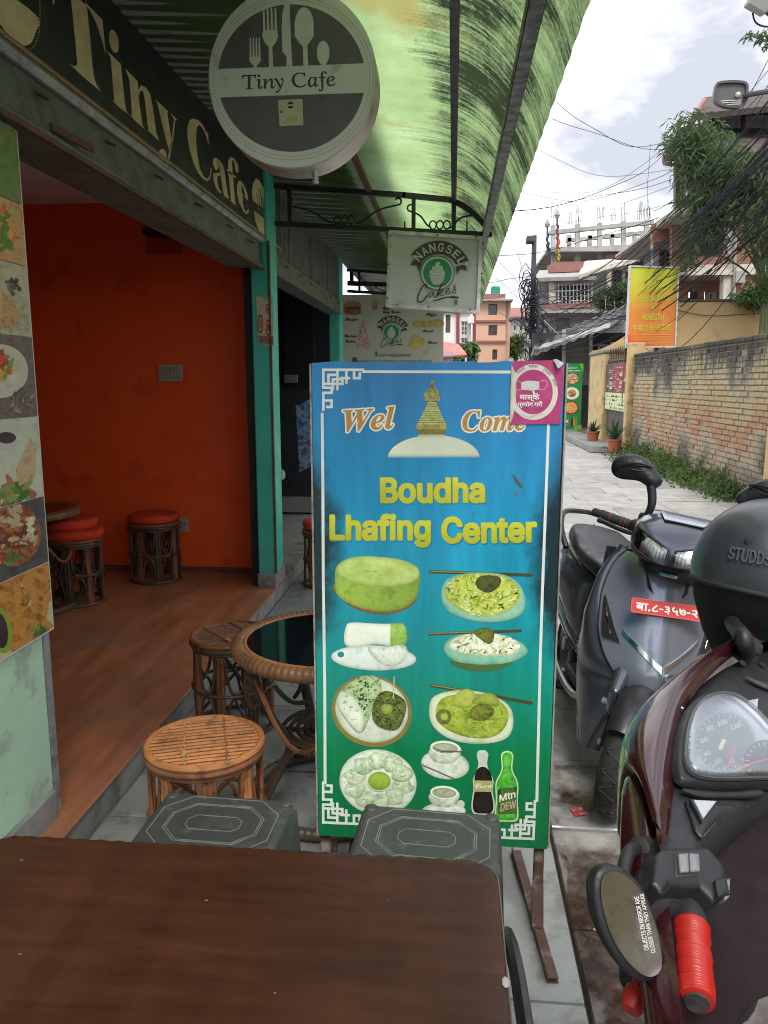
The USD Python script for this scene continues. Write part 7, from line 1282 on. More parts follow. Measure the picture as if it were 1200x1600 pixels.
# menu board over the gate, facing down the lane
mb = Thing('price_list_sign', 'dark red price list panel with pale lower half hanging on the brown gate', 'sign', (GX-0.05, 18, 1.5))
XM = GX-0.06; y0m, y1m = 17.14, 19.36
def mpx(y, z): q = np.array([XM, y, z])-EYE; w = q@FWD; return (600+1200*(q@RIGHT)/w, 800-1200*(q@UP)/w)
mb.part('panel', bx(XM, XM+0.03, y0m, y1m, 0.83, 1.90, 0.004), M_blackpaint)
pmn = Print(Plane((XM, 0, 0), (-1, 0, 0)), mb, P_paper)
R4 = lambda ya, yb, za, zb: Polygon([mpx(ya, za), mpx(yb, za), mpx(yb, zb), mpx(ya, zb)])
pmn.poly(R4(y0m+.03, 18.42, 1.25, 1.88), hexc('8e1f26')); pmn.poly(R4(18.42, y1m-.03, 1.25, 1.88), hexc('4e2a2e')); pmn.poly(R4(y0m+.03, y1m-.03, 0.85, 1.24), hexc('c8d0a0')); pmn.done('sheet')
r2 = np.random.RandomState(5)
for k in range(64): ya = r2.uniform(y0m+.1, y1m-.35); za = 1.28+int(r2.uniform(0, 11))*0.052; pmn.poly(R4(ya, ya+r2.uniform(.1, .28), za, za+0.02), hexc(r2.choice(['c89a94', 'b87a74', 'd8c0b8']))); pmn.k -= pmn.dk
for ya, za in ((17.55, 1.62), (17.55, 1.45), (17.6, 1.32), (17.2, 1.5), (18.6, 1.42), (18.6, 1.54), (18.6, 1.32)): pmn.poly(R4(ya, ya+.26, za, za+.07), hexc('c8c4b8')); pmn.k -= pmn.dk
for k in range(70): ya = r2.uniform(y0m+.08, y1m-.2); za = 0.87+int(r2.uniform(0, 4))*0.09; pmn.poly(R4(ya, ya+r2.uniform(.04, .14), za, za+r2.uniform(.02, .055)), hexc(r2.choice(['8a9a5a', 'b08a6a', '7a8a8a', 'a06a54', '6a7a3a']))); pmn.k -= pmn.dk
pmn.done('lettering')
t = Thing('gate_post', 'broad yellow gate post with a dark stain left of the brown gate', 'gate post', (WX, 20, 0)); t.part('shaft', bx(GX-0.12, GX+0.4, 19.37, 21.3, -0.1, 2.18, 0.03), M_yel2); t.part('cap', bx(GX-0.16, GX+0.44, 19.33, 21.34, 2.182, 2.26, 0.02), M_conc)
t = Thing('kerb', kind='structure'); t.part('kerb_stone', [bx(3.05+0.17*(y-17)/8*0, 3.62, y, y+0.9, -0.06, 0.10, 0.02) for y in np.arange(17.3, 27, 0.92)], M_conc, kind='stuff')
# the yellow house wall behind
hw_ = Thing('yellow_house', 'plain yellow rendered wall of a house rising behind the brick wall', 'building', (7, 17.6, 0))
zt = 1.47+116/1200*17.8
hw_.part('wall', bx(4.35, 14, 17.6, 17.9, 0, zt, 0.01), M_yel, smooth=False); hw_.part('coping', bx(4.33, 14, 17.57, 17.93, zt+0.002, zt+0.05, 0.01), mat('dark_coping', (0.10, 0.09, 0.08), 0.8))
cv = Polygon([(3.72, 0)]+[(3.72+ 1.6*k, 2.32+1.05*(k**1.6)) for k in np.linspace(0, 1, 14)]+[(5.4, 0)]); hw_.part('curved_wall', onto(ext(cv, 0.2), (0, 21.6, 0), (1, 0, 0), (0, 0, 1), (0, -1, 0)), M_yel2, smooth=False)
hw_.part('loose_cable', tube(spline([(4.6, 17.56, zt-0.12), (5.5, 17.55, zt-0.30), (6.6, 17.55, zt-0.26), (8, 17.55, zt-0.45)], 30), 0.008, 5), M_blackpaint)
# ------------------------------------------------------------------ flower pots
M_terra = mat('terracotta_plastic', (0.36, 0.10, 0.045), 0.6, 0.12, 9, spots=((0.25, 0.12, 0.08), 0.2, 9)); M_agave = mat('agave_green', (0.045, 0.085, 0.040), 0.5, 0.3, 6, transl=0.15); M_soil = mat('dark_soil', (0.03, 0.022, 0.015), 0.95)
def potted(lab, o, h, r, n, L, seed):
    o = np.array(o); rs_ = random.Random(seed); t = Thing('flower_pot', lab, 'plant pot', tuple(o), 'flower pots by the gate')
    t.part('pot', lathe([(0, 0), (r*0.74, 0), (r*0.95, h*0.85), (r*1.06, h*0.86), (r*1.08, h), (r*0.98, h), (r*0.94, h*0.9), (0, h*0.9)], 28, o), M_terra); t.part('soil', lathe([(0, h*0.9), (r*0.93, h*0.9), (0, h*0.93)], 20, o), M_soil)
    for k in range(n):
        a = k*2.4; el = rs_.uniform(0.55, 1.45); l = L*rs_.uniform(0.6, 1.1); d = np.array([math.cos(a)*math.cos(el), math.sin(a)*math.cos(el), math.sin(el)]); s_ = np.cross(d, (0, 0, 1)); s_ /= np.linalg.norm(s_); u = np.cross(s_, d)
        P_ = []
        for q in np.linspace(0, 1, 7): w = 0.026*(1-q**1.8)*(0.7+0.6*min(1, q*4)); c = o+(0, 0, h*0.9)+d*l*q+np.array([0, 0, -0.18*l*q*q*math.cos(el)]); P_.append([c-s_*w+u*w*0.35, c-u*w*0.2, c+s_*w+u*w*0.35])
        t.part('leaf', slab(np.array(P_), 0.004), M_agave, smooth=50)
potted('terracotta pot with spiky agave farther along the gate kerb', (3.34, 18.75, 0.08), 0.25, 0.155, 20, 0.38, 1)
potted('terracotta pot with tall spiky agave next to the slim gate post', (3.44, 16.75, 0.02), 0.27, 0.15, 24, 0.50, 2)
# ------------------------------------------------------------------ green food banner
YG = 22.6; gb2 = Thing('green_banner', 'narrow green food banner on the wall beyond the yellow gate post', 'banner', tuple(py_(893, 672, YG)))
qg = [(876, 568), (911, 568), (907, 671), (873, 671)]; G3 = [py_(*c, YG) for c in qg]
gb2.part('panel', onto(ext(Polygon([(p[0], p[2]) for p in G3]), 0.03), (0, YG+0.035, 0), (1, 0, 0), (0, 0, 1), (0, -1, 0)), mat('green_banner_sheet', (0.01, 0.21, 0.05), 0.5, 0.08, 3), smooth=False)
gb2.part('stand', [beam((G3[1][0]-0.03, YG+0.05, 0), (G3[1][0]-0.03, YG+0.05, G3[1][2]), 0.04), beam((G3[0][0]+0.03, YG+0.05, 0), (G3[0][0]+0.03, YG+0.05, G3[0][2]), 0.04)], M_blackpaint)
pg = Print(Plane((0, YG, 0), (0, -1, 0)), gb2, P_paper); zg = lambda x, y: (860+x*140/1200, 560+y*150/1286)
for q in ([(390, 70), (440, 70), (440, 190)], [(150, 930), (230, 965), (150, 965)], [(330, 890), (420, 890), (410, 965), (300, 965)]): pg.poly(Polygon([zg(*p) for p in q]), hexc('6ab03a'))
pg.text('DELICIOUS', zg(222, 138), zg(362, 134), 1.7, hexc('e8f0e8'), True); pg.text('LAPHING CENTER', zg(200, 176), zg(402, 172), 2.0, hexc('d8e8d8'), True); pg.done('lettering')
for i, (cx, cy, rx, ry, pl_c, cs) in enumerate(((296, 270, 92, 82, '6a4a3a', ['d8b08a', 'c8442c', 'e8d8b0', '3a6a2a', 'a8341c']), (288, 468, 97, 82, 'd8d8d0', ['6a3a20', 'a8643a', 'c8a070', '7a4a2a']), (278, 660, 97, 90, '6a2c1c', ['d8742c', 'e8c05a', 'b8441c', 'e8b890']))):
    x, y = zg(cx, cy); k_ = 140/1200; pg.poly(ell(x, y, rx*k_, ry*k_), hexc(pl_c)); pg.poly(ell(x, y, rx*k_*(0.62 if i == 1 else 0.86), ry*k_*(0.62 if i == 1 else 0.84)), mottle([hexc(c_) for c_ in cs], 2.6, 30+i, 1, 1.4), 0.8); pg.done('food_picture')
pg.poly(Polygon([zg(*p) for p in ((168, 830), (240, 822), (236, 890), (190, 910), (170, 880))]), hexc('d8c8c0')); pg.poly(Polygon([zg(*p) for p in ((172, 862), (236, 858), (230, 890), (190, 902))]), hexc('7a1c22'))
for x, c_ in ((290, '2a1a14'), (318, 'd8842c'), (350, '5a9a2a')): pg.poly(Polygon([zg(*p) for p in ((x-14, 905), (x-14, 830), (x-5, 800), (x-4, 775), (x+4, 775), (x+5, 800), (x+14, 830), (x+14, 905))]), hexc(c_))
pg.done('drinks_picture')
# ------------------------------------------------------------------ yellow restaurant sign
YY = 17.25; ys = Thing('restaurant_sign', 'faded yellow and orange homestay sign on a post above the end of the brick wall', 'sign', tuple(py_(1020, 545, YY)))
qs = [(985, 415.5), (1061, 418), (1055, 542), (979, 543)]; Y3 = [py_(*c, YY) for c in qs]
yn = {'g': ('geometry', {}), 's': ('separate_xyz', {}), 'z': ('map_range', {'from_min': Y3[2][2], 'from_max': Y3[0][2]}), 'n': ('noise_texture', {'scale': 1.3, 'detail': 3}), 'nm': ('map_range', {'from_min': 0.3, 'from_max': 0.7, 'to_min': -0.13, 'to_max': 0.13}), 'a': ('math', {'math_type': 'add'}), 'r': ('rgb_ramp', {'ramp': [(0, hexc('d8542c')), (0.12, hexc('dd7a2e')), (0.45, hexc('d8862e')), (0.58, hexc('d0a02e')), (0.75, hexc('c8b82a')), (1.0, hexc('bcc02c'))]}), 'p': ('principled_bsdf', {'roughness': 0.5})}
M_ysheet = usdkit.material(stage, '/World/Looks/yellow_orange_sheet', yn, [('g.position', 's.vector'), ('s.z', 'z.value'), ('g.position', 'n.vector'), ('n.fac', 'nm.value'), ('z.result', 'a.value1'), ('nm.result', 'a.value2'), ('a.value', 'r.fac'), ('r.color', 'p.base_color')], surface='p.BSDF')
polyY = Polygon([(p[0], p[2]) for p in Y3]); ys.part('panel', onto(ext(polyY.buffer(-0.01), 0.10), (0, YY+0.11, 0), (1, 0, 0), (0, 0, 1), (0, -1, 0)), M_ysheet, smooth=False)
ys.part('frame', onto(ext(polyY.buffer(0.012, join_style='mitre').difference(polyY.buffer(-0.018, join_style='mitre')), 0.14), (0, YY+0.13, 0), (1, 0, 0), (0, 0, 1), (0, -1, 0)), M_alu, smooth=False)
for x in (Y3[3][0]+0.03, Y3[2][0]-0.35): ys.part('post', beam((x, YY+0.16, 1.0), (x, YY+0.16, 3.0), 0.07), M_rust)
py2 = Print(Plane((0, YY, 0), (0, -1, 0)), ys, P_flex); zy = lambda x, y: (970+x*0.1, 400+y*0.1); FY = hexc('cdd23a')
for txt, a, b, h in (('NEPALI TIBET', (310, 555), (810, 545), 7), ('RESTAURANT', (300, 712), (770, 695), 7), ('&', (480, 850), (530, 848), 8), ('HOMESTAY', (340, 1000), (690, 995), 9)): py2.text(txt, zy(*a), zy(*b), h, FY, True)
py2.text('中餐厅民宿酒吧', zy(190, 1165), zy(790, 1150), 8, FY, font=CJK)
for k, y in enumerate((1230, 1265, 1300, 1360)): py2.poly(Polygon([zy(190, y), zy(790, y-6), zy(790, y+4), zy(190, y+10)]), hexc('d8a83a'))
py2.done('lettering')
# ================================================================== buildings along and at the end of the lane
def W(px, py, Y): return py_(px, py, Y)
def wall(t, Y, pts, holes=(), th=0.25, mt=None, name='wall', label=None):
    """a wall facing the camera at distance Y: outline and openings in photo pixels, real thickness"""
    P_ = lambda q: Polygon([(W(x, y, Y)[0], W(x, y, Y)[2]) for x, y in q])
    g = P_(pts)
    for h in holes: g = g.difference(P_(h))
    return t.part(name, onto(ext(g, th), (0, Y+th, 0), (1, 0, 0), (0, 0, 1), (0, -1, 0)), mt, smooth=False, label=label)
def rect(x0, y0, x1, y1): return [(x0, y0), (x1, y0), (x1, y1), (x0, y1)]
def slabx(t, Y0, Y1, x0, x1, y0, y1, mt, name='floor_slab', c=0.0, Yr=None):
    a, b_ = W(x0, y1, Yr or Y0), W(x1, y0, Yr or Y0); return t.part(name, bx(a[0], b_[0], Y0, Y1, a[2], b_[2], c), mt, smooth=False)
M_pane = mat('window_glass_dark', (0.03, 0.035, 0.045), 0.12, 0.3, 0.5, spec=0.7); M_wframe = mat('window_frame_white', (0.50, 0.50, 0.47), 0.6, 0.1, 9); M_bframe = mat('window_frame_brown', (0.08, 0.05, 0.04), 0.6, 0.2, 9)
def window(t, Y, x0, y0, x1, y1, frame_m=None, nx=2, ny=1, dY=0.12, pane=None):
    a, b_ = W(x0, y1, Y), W(x1, y0, Y); w, h = b_[0]-a[0], b_[2]-a[2]; f = 0.07
    p = t.part('window', [bx(a[0], b_[0], Y+dY-0.03, Y+dY+0.03, a[2], a[2]+f), bx(a[0], b_[0], Y+dY-0.03, Y+dY+0.03, b_[2]-f, b_[2]), bx(a[0], a[0]+f, Y+dY-0.03, Y+dY+0.03, a[2]+f, b_[2]-f), bx(b_[0]-f, b_[0], Y+dY-0.03, Y+dY+0.03, a[2]+f, b_[2]-f)]
        + [bx(a[0]+w*i/nx-0.03, a[0]+w*i/nx+0.03, Y+dY-0.028, Y+dY+0.028, a[2]+f, b_[2]-f) for i in range(1, nx)] + [bx(a[0]+f, b_[0]-f, Y+dY-0.026, Y+dY+0.026, a[2]+h*i/ny-0.03, a[2]+h*i/ny+0.03) for i in range(1, ny)], frame_m or M_bframe, smooth=False)
    t.part('pane', bx(a[0]+0.02, b_[0]-0.02, Y+dY+0.032, Y+dY+0.05, a[2]+0.02, b_[2]-0.02), pane or M_pane, parent=p, smooth=False)
def brickmat(name, c1, c2, mortar, sc=1.0):
    N = {'g': ('geometry', {}), 's': ('separate_xyz', {}), 'a': ('math', {'math_type': 'add'}), 'c': ('combine_xyz', {}), 'br': ('brick_texture', {'color1': c1, 'color2': c2, 'mortar': mortar, 'scale': 1.0, 'mortar_size': 0.012, 'brick_width': 0.24*sc, 'row_height': 0.08*sc, 'bias': 0.0}), 'n': ('noise_texture', {'scale': 0.8, 'detail': 5}), 'm': ('map_range', {'from_min': 0.3, 'from_max': 0.7, 'to_min': 0.75, 'to_max': 1.2}), 'h': ('hsv', {}), 'p': ('principled_bsdf', {'roughness': 0.85})}
    return usdkit.material(stage, '/World/Looks/'+name, N, [('g.position', 's.vector'), ('s.x', 'a.value1'), ('s.y', 'a.value2'), ('a.value', 'c.x'), ('s.z', 'c.y'), ('c.vector', 'br.vector'), ('g.position', 'n.vector'), ('n.fac', 'm.value'), ('m.result', 'h.value'), ('br.color', 'h.color'), ('h.color', 'p.base_color')], surface='p.BSDF')
M_rb = brickmat('red_house_brick', (0.34, 0.125, 0.08), (0.27, 0.10, 0.065), (0.26, 0.20, 0.16)); M_band = mat('cream_concrete_band', (0.52, 0.48, 0.40), 0.8, 0.12, 1.5, spots=((0.28, 0.26, 0.22), 0.25, 2), world=True); M_greyc = mat('grey_raw_concrete', (0.34, 0.33, 0.31), 0.9, 0.2, 0.8, spots=((0.16, 0.155, 0.15), 0.3, 1.2), world=True)
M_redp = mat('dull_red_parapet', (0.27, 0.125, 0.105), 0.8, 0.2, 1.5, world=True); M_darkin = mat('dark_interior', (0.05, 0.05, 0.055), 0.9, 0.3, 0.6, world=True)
# ------------------------------------------------------------------ brick house with balconies at the right
Yb = 22.0; bh_ = Thing('brick_house', 'brick house with balconies and cream concrete bands behind bamboo at the right', 'building', (9, Yb, 0))
wall(bh_, Yb, [(1140, 335), (1420, 335), (1420, 700), (1140, 700)], [rect(1183, 350, 1206, 378)], mt=M_rb); window(bh_, Yb, 1183, 350, 1206, 378)
slabx(bh_, Yb-0.06, Yb, 1178, 1210, 379, 384, M_rb, 'sill')
wall(bh_, Yb+1.6, [(1050, 330), (1140, 330), (1140, 700), (1050, 700)], [rect(1092, 352, 1128, 402), rect(1100, 455, 1122, 520), rect(1076, 455, 1092, 530)], mt=M_rb); window(bh_, Yb+1.6, 1092, 352, 1128, 402); window(bh_, Yb+1.6, 1100, 455, 1122, 520, M_wframe, 3, 2); window(bh_, Yb+1.6, 1076, 455, 1092, 530)
wall(bh_, Yb-0.02, [(1138, 330), (1153, 330), (1150, 412), (1136, 412)], th=0.3, mt=M_band, name='column'); wall(bh_, Yb-0.02, [(1131, 428), (1146, 428), (1142, 520), (1128, 520)], th=0.3, mt=M_band, name='column')
wall(bh_, Yb-0.10, [(1080, 414), (1420, 408), (1420, 426), (1082, 430)], th=0.4, mt=M_band, name='floor_band'); slabx(bh_, Yb+0.3, Yb+1.6, 1062, 1140, 424, 430, M_greyc, 'balcony_soffit')
wall(bh_, Yb-0.08, [(1085, 400), (1140, 396), (1140, 413), (1086, 414)], th=0.12, mt=M_rb, name='balcony_parapet')
for k in range(9): x = W(1088+k*5.6, 400, Yb)[0]; bh_.part('railing_bar', beam((x, Yb-0.03, W(1088, 400, Yb)[2]), (x, Yb-0.03, W(1088, 376, Yb)[2]), 0.025), M_blackpaint)
bh_.part('handrail', beam(W(1086, 376, Yb-0.03), W(1137, 374, Yb-0.03), 0.05), M_blackpaint)
slabx(bh_, Yb+0.2, Yb+8, 1055, 1420, 318, 335, M_band, 'floor_slab')
# upper storey with big panes and a broad eave
Yu = 23.0
M_upane = mat('painted_sky_pane', (0.32, 0.38, 0.44), 0.1, 0.2, 0.4, spec=0.8)  # pale sky reflection painted into the glass colour
wall(bh_, Yu, [(1056, 225), (1420, 190), (1420, 335), (1056, 335)], [rect(1062, 240, 1078, 312), rect(1080, 238, 1096, 312), rect(1122, 183+40, 1160, 262), rect(1164, 222, 1202, 262)], mt=M_bframe, name='upper_wall')
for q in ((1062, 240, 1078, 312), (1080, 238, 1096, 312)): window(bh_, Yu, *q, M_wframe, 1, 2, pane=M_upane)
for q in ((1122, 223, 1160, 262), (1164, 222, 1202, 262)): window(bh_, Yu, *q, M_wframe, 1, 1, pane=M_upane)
Yt = 24.0; wall(bh_, Yt, [(1105, 168), (1420, 140), (1420, 220), (1105, 222)], [rect(1122, 180, 1160, 216), rect(1165, 178, 1203, 216)], mt=M_bframe, name='attic_wall')
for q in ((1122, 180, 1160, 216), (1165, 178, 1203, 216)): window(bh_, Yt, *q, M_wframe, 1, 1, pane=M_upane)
a, b_, c_, d_ = W(1036, 252, 20.6), W(1420, 238, 20.6), W(1420, 196, 25.5), W(1100, 196, 25.5)
M_rfd = mat('dark_brown_eave', (0.06, 0.045, 0.04), 0.8, 0.25, 2)
bh_.part('lower_eave', slab(np.array([[a, b_], [d_, c_]]), 0.14), M_rfd, smooth=False)
a, b_, c_, d_ = W(1084, 190, 22.3), W(1103, 160, 22.3), W(1420, 108, 22.3), W(1420, 150, 22.3)
bh_.part('upper_roof', slab(np.array([[W(1082, 188, 22.3), W(1420, 152, 22.3)], [W(1100, 160, 28), W(1420, 118, 28)]]), 0.15), M_rfd, smooth=False)
bh_.part('roof_edge', beam(W(1082, 188, 22.25), W(1102, 158, 24.0), 0.10, 0.18), M_redp); bh_.part('roof_edge', beam(W(1038, 250, 20.55), W(1058, 215, 23.0), 0.10, 0.16), M_redp); bh_.part('eave_post', beam(W(1038, 256, 21.2), W(1058, 258, 22.95), 0.07), M_greyc)
wall(bh_, Yb+2.2, [(1018, 352), (1074, 312), (1080, 335), (1060, 372), (1020, 380)], th=0.25, mt=M_rb, name='stair_parapet'); wall(bh_, Yb+2.6, [(1020, 372), (1062, 352), (1062, 470), (1020, 470)], [rect(1030, 390, 1052, 430)], th=0.25, mt=M_greyc, name='side_wall'); window(bh_, Yb+2.6, 1030, 390, 1052, 430)
bh_.part('meter_box', bx(*(lambda p: (p[0]-.12, p[0]+.12, Yb-.2, Yb-.02, p[2]-.15, p[2]+.15))(W(1153, 434, Yb))), M_greyc); bh_.part('ceiling_lamp', lathe([(0, 0), (0.14, 0), (0.10, -0.08), (0, -0.1)], 14, W(1084, 431, Yb+0.8)), M_wframe)
bh_.part('drain_pipe', tube([W(1150, 335, Yb-0.12), W(1147, 470, Yb-0.12)], 0.04, 8), M_greyc)
# ------------------------------------------------------------------ bare concrete frame far behind
Yc = 48.0; uf = Thing('concrete_frame', 'unfinished concrete frame building with bare columns and reinforcing bars', 'building', (10, Yc, 0))
for x in (865, 903, 938, 975, 1011): wall(uf, Yc, [(x-3.4, 352-(x-865)*0.06), (x+3.4, 352-(x-865)*0.06), (x+3.4, 386), (x-3.4, 386)], th=0.35, mt=M_greyc, name='column')
for x in (866, 903, 938, 975, 1011): wall(uf, Yc, rect(x-4, 392, x+4, 425), th=0.4, mt=M_greyc, name='column')
wall(uf, Yc-0.05, [(858, 360), (1022, 343), (1022, 349.5), (858, 366)], th=0.4, mt=M_greyc, name='beam'); wall(uf, Yc+4, [(885, 372), (1030, 358), (1030, 364), (885, 378)], th=0.4, mt=M_greyc, name='beam')
for x in (890, 922, 957, 993): wall(uf, Yc+4, rect(x-3, 366, x+3, 386), th=0.4, mt=M_greyc, name='column')
a = W(855, 393, Yc-1); b_ = W(1040, 386, Yc-1); uf.part('floor_slab', bx(a[0], b_[0], Yc-1, Yc+9, a[2], b_[2]), M_greyc, smooth=False); wall(uf, Yc-1.02, [(856, 387), (1040, 380), (1040, 392), (856, 393)], th=0.1, mt=M_greyc, name='slab_edge')
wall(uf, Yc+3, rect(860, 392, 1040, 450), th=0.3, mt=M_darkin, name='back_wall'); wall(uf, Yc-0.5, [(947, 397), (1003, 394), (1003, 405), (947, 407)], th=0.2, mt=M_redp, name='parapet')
wall(uf, Yc-0.3, rect(855, 420, 1040, 700), th=0.3, mt=M_greyc)
for x in (865, 903, 938, 975, 1011, 890, 957, 1000):
    for k in range(5): q = W(x-4+k*2+rng.uniform(-.5, .5), 352-(x-865)*0.06, Yc+0.1*k); uf.part('reinforcing_bar', tube([q, q+(rng.uniform(-.05, .05), 0, rng.uniform(0.4, 1.1))], 0.018, 4), M_rust)
# ------------------------------------------------------------------ balcony house with a window grille
Ym = 36.0; mh = Thing('balcony_house', 'grey concrete house with white window grilles and a red band above the shed roofs', 'building', (6, Ym, 0))
wall(mh, Ym+1.2, [(838, 428), (990, 415), (990, 640), (838, 640)], [rect(872, 444, 922, 474), rect(957, 422, 972, 452), rect(976, 424, 988, 455)], mt=M_greyc); window(mh, Ym+1.2, 872, 444, 922, 474, M_bframe, 4, 1); window(mh, Ym+1.2, 957, 422, 972, 452); window(mh, Ym+1.2, 976, 424, 988, 455)
a = W(838, 441, Ym-0.6); mh.part('roof_slab', slab(np.array([[W(836, 440, Ym-0.6), W(932, 437, Ym-0.6)], [W(842, 428, Ym+2), W(936, 424, Ym+2)]]), 0.16), M_greyc, smooth=False)
mh.part('roof_slab', slab(np.array([[W(904, 436, Ym-0.7), W(948, 421, Ym-0.7)], [W(914, 414, Ym+2), W(1000, 408, Ym+2)]]), 0.18), M_band, smooth=False)
wall(mh, Ym-0.3, rect(859, 440, 866, 480), th=0.3, mt=M_band, name='column'); wall(mh, Ym-0.3, rect(948, 420, 955, 470), th=0.3, mt=M_band, name='column'); wall(mh, Ym-0.35, [(853, 476), (928, 471), (928, 479), (853, 484)], th=0.2, mt=M_redp, name='red_band'); wall(mh, Ym+0.6, [(855, 415), (912, 413), (910, 424), (858, 426)], th=0.2, mt=M_redp, name='roof_parapet')
for k in range(11): x = 867+k*5.8; mh.part('grille_bar', beam(W(x, 441, Ym-0.25), W(x, 476, Ym-0.25), 0.045), M_wframe)
for y in (446, 455, 464, 471): mh.part('grille_bar', beam(W(866, y, Ym-0.22), W(928, y-2, Ym-0.22), 0.04), M_wframe)
mh.part('balcony_slab', bx(W(850, 486, Ym-0.4)[0], W(990, 486, Ym-0.4)[0], Ym-0.4, Ym+1.2, W(850, 489, Ym-0.4)[2], W(850, 484, Ym-0.4)[2]), M_greyc); wall(mh, Ym+0.9, [(852, 490), (990, 486), (990, 640), (852, 640)], [rect(868, 497, 890, 520)], mt=M_greyc, name='lower_wall')
for y in (430, 436, 442, 450): mh.part('rail', beam(W(955, y, Ym-0.2), W(990, y-3, Ym-0.2), 0.03), M_blackpaint)
mh.part('chimney_block', bx(*(lambda p: (p[0], p[0]+2.2, Ym+3, Ym+5, p[2], p[2]+0.5))(W(862, 426, Ym+3))), M_redp)
# ------------------------------------------------------------------ shed with black corrugated roof
Ys = 27.5; sh_ = Thing('corrugated_shed', 'dark shop shed with black corrugated roof sheets and a rolled shutter', 'shed', (4.5, Ys, 0))
M_blks = mat('black_roof_sheet', (0.03, 0.03, 0.034), 0.5, 0.25, 2, world=True); M_shut = mat('grey_roller_shutter', (0.13, 0.13, 0.13), 0.5, 0.15, 2)
def sheet(name, p00, p01, p10, p11, mt, n=70, amp=0.03):
    u = np.linspace(0, 1, n)[:, None, None]; v = np.linspace(0, 1, 2)[None, :, None]; G = (1-u)*((1-v)*np.array(p00)+v*np.array(p10))+u*((1-v)*np.array(p01)+v*np.array(p11)); G[:, :, 2] += amp*np.sin(u[:, :, 0]*n*0.9); sh_.part(name, slab(G, 0.02), mt, smooth=60)
sheet('roof_sheet', W(828, 558, Ys-1.3), W(975, 503, Ys-1.3), W(838, 532, Ys+1), W(985, 474, Ys+1), M_blks)
sheet('awning_sheet', W(842, 545, Ys-2.3), W(952, 511, Ys-2.3), W(848, 538, Ys-1.5), W(955, 504, Ys-1.5), mat('pale_sheet', (0.36, 0.36, 0.35), 0.5, 0.15, 2), 40, 0.015)
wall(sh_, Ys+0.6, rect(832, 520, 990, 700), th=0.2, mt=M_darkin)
for k in range(14): wall(sh_, Ys-0.1-0.015*(k % 2), rect(884, 515+k*6.2, 921, 515+k*6.2+6.0), th=0.03, mt=M_shut, name='shutter_slat')
for x in (881, 923): sh_.part('post', beam(W(x, 515, Ys-0.2), W(x-0.5, 640, Ys-0.2), 0.11), M_band)
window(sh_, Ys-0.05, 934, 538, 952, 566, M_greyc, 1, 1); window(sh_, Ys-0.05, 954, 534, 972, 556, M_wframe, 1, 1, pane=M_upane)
for y, x0, x1, c_ in ((541, 834, 850, 'a89088'), (549, 832, 850, '8a4a44')): wall(sh_, Ys-0.6, rect(x0, y, x1, y+5), th=0.05, mt=mat('shop_board_'+c_, hexc(c_), 0.6, 0.5, 3), name='shop_board')
# ------------------------------------------------------------------ the end of the lane
M_pink = mat('salmon_wall_paint', (0.60, 0.36, 0.25), 0.8, 0.06, 0.4, spots=((0.42, 0.28, 0.22), 0.15, 0.6), world=True); Yp = 58.0
pk_ = Thing('salmon_building', 'tall salmon coloured apartment building at the end of the lane', 'building', (3, Yp, 0))
wns = [rect(763, 475, 777, 492), rect(763, 508, 777, 524), rect(769, 546, 777, 562)]
wall(pk_, Yp, [(742, 468), (790, 466), (790, 640), (742, 640)], wns, mt=M_pink)
for w in wns: window(pk_, Yp, w[0][0], w[0][1], w[1][0], w[2][1], M_bframe, 3, 1)
wall(pk_, Yp-0.15, rect(741, 500, 791, 503), th=0.2, mt=M_redp, name='cornice'); wall(pk_, Yp-0.15, rect(741, 532, 791, 535), th=0.2, mt=M_redp, name='cornice'); slabx(pk_, Yp-0.5, Yp+6, 740, 802, 467, 470, M_greyc, 'roof_slab')
wall(pk_, Yp+0.3, rect(755, 459, 790, 467), th=0.3, mt=M_redp, name='roof_parapet'); pk_.part('water_tank', lathe([(0, 0), (0.35, 0), (0.35, 0.5), (0.2, 0.6), (0, 0.6)], 14, W(774, 460, Yp+1)), mat('green_tank', (0.03, 0.25, 0.16), 0.5))
p_ = W(790, 640, Yp); pk_.part('side_wall', bx(p_[0], p_[0]+0.2, Yp+0.26, Yp+8, 0, W(790, 468, Yp)[2]), M_pink)
wm = Thing('white_building', 'white building with maroon window columns left of the salmon building', 'building', (0.5, 50, 0)); Yw = 50.0; M_wht = mat('white_wall_paint', (0.66, 0.64, 0.60), 0.8, 0.08, 0.8, world=True); M_mar = mat('maroon_column', (0.22, 0.04, 0.05), 0.7, 0.1, 2)
wns = [rect(696, 492, 704, 520), rect(720, 502, 731, 524), rect(720, 528, 731, 552)]
wall(wm, Yw, [(650, 470), (735, 476), (740, 640), (650, 640)], wns, mt=M_wht)
for w in wns: window(wm, Yw, w[0][0], w[0][1], w[1][0], w[2][1], M_bframe if w[0][0] < 700 else M_wframe, 2, 3)
for x in (715.5, 741): wall(wm, Yw-0.15, rect(x-2.6, 486, x+2.6, 555), th=0.2, mt=M_mar, name='column')
wall(wm, Yw-0.2, rect(690, 484, 742, 488), th=0.3, mt=M_mar, name='cornice')
wm.part('balcony', [bx(*(lambda a, b_: (a[0], b_[0], Yw-1.0, Yw-0.2, a[2], b_[2]))(W(731, 505, Yw-1), W(741, 494, Yw-1)))], M_wht)
fb_ = Thing('far_building', 'distant grey building with red roof between the salmon building and the pole', 'building', (6, 80, 0)); Yf = 80.0
fw = [rect(793+k*9, y, 798+k*9, y+9) for k in range(3) for y in (508, 524, 540)]; wall(fb_, Yf, rect(788, 495, 835, 640), fw, mt=M_greyc)
for w in fw: window(fb_, Yf, w[0][0], w[0][1], w[1][0], w[2][1], M_wframe, 1, 1)
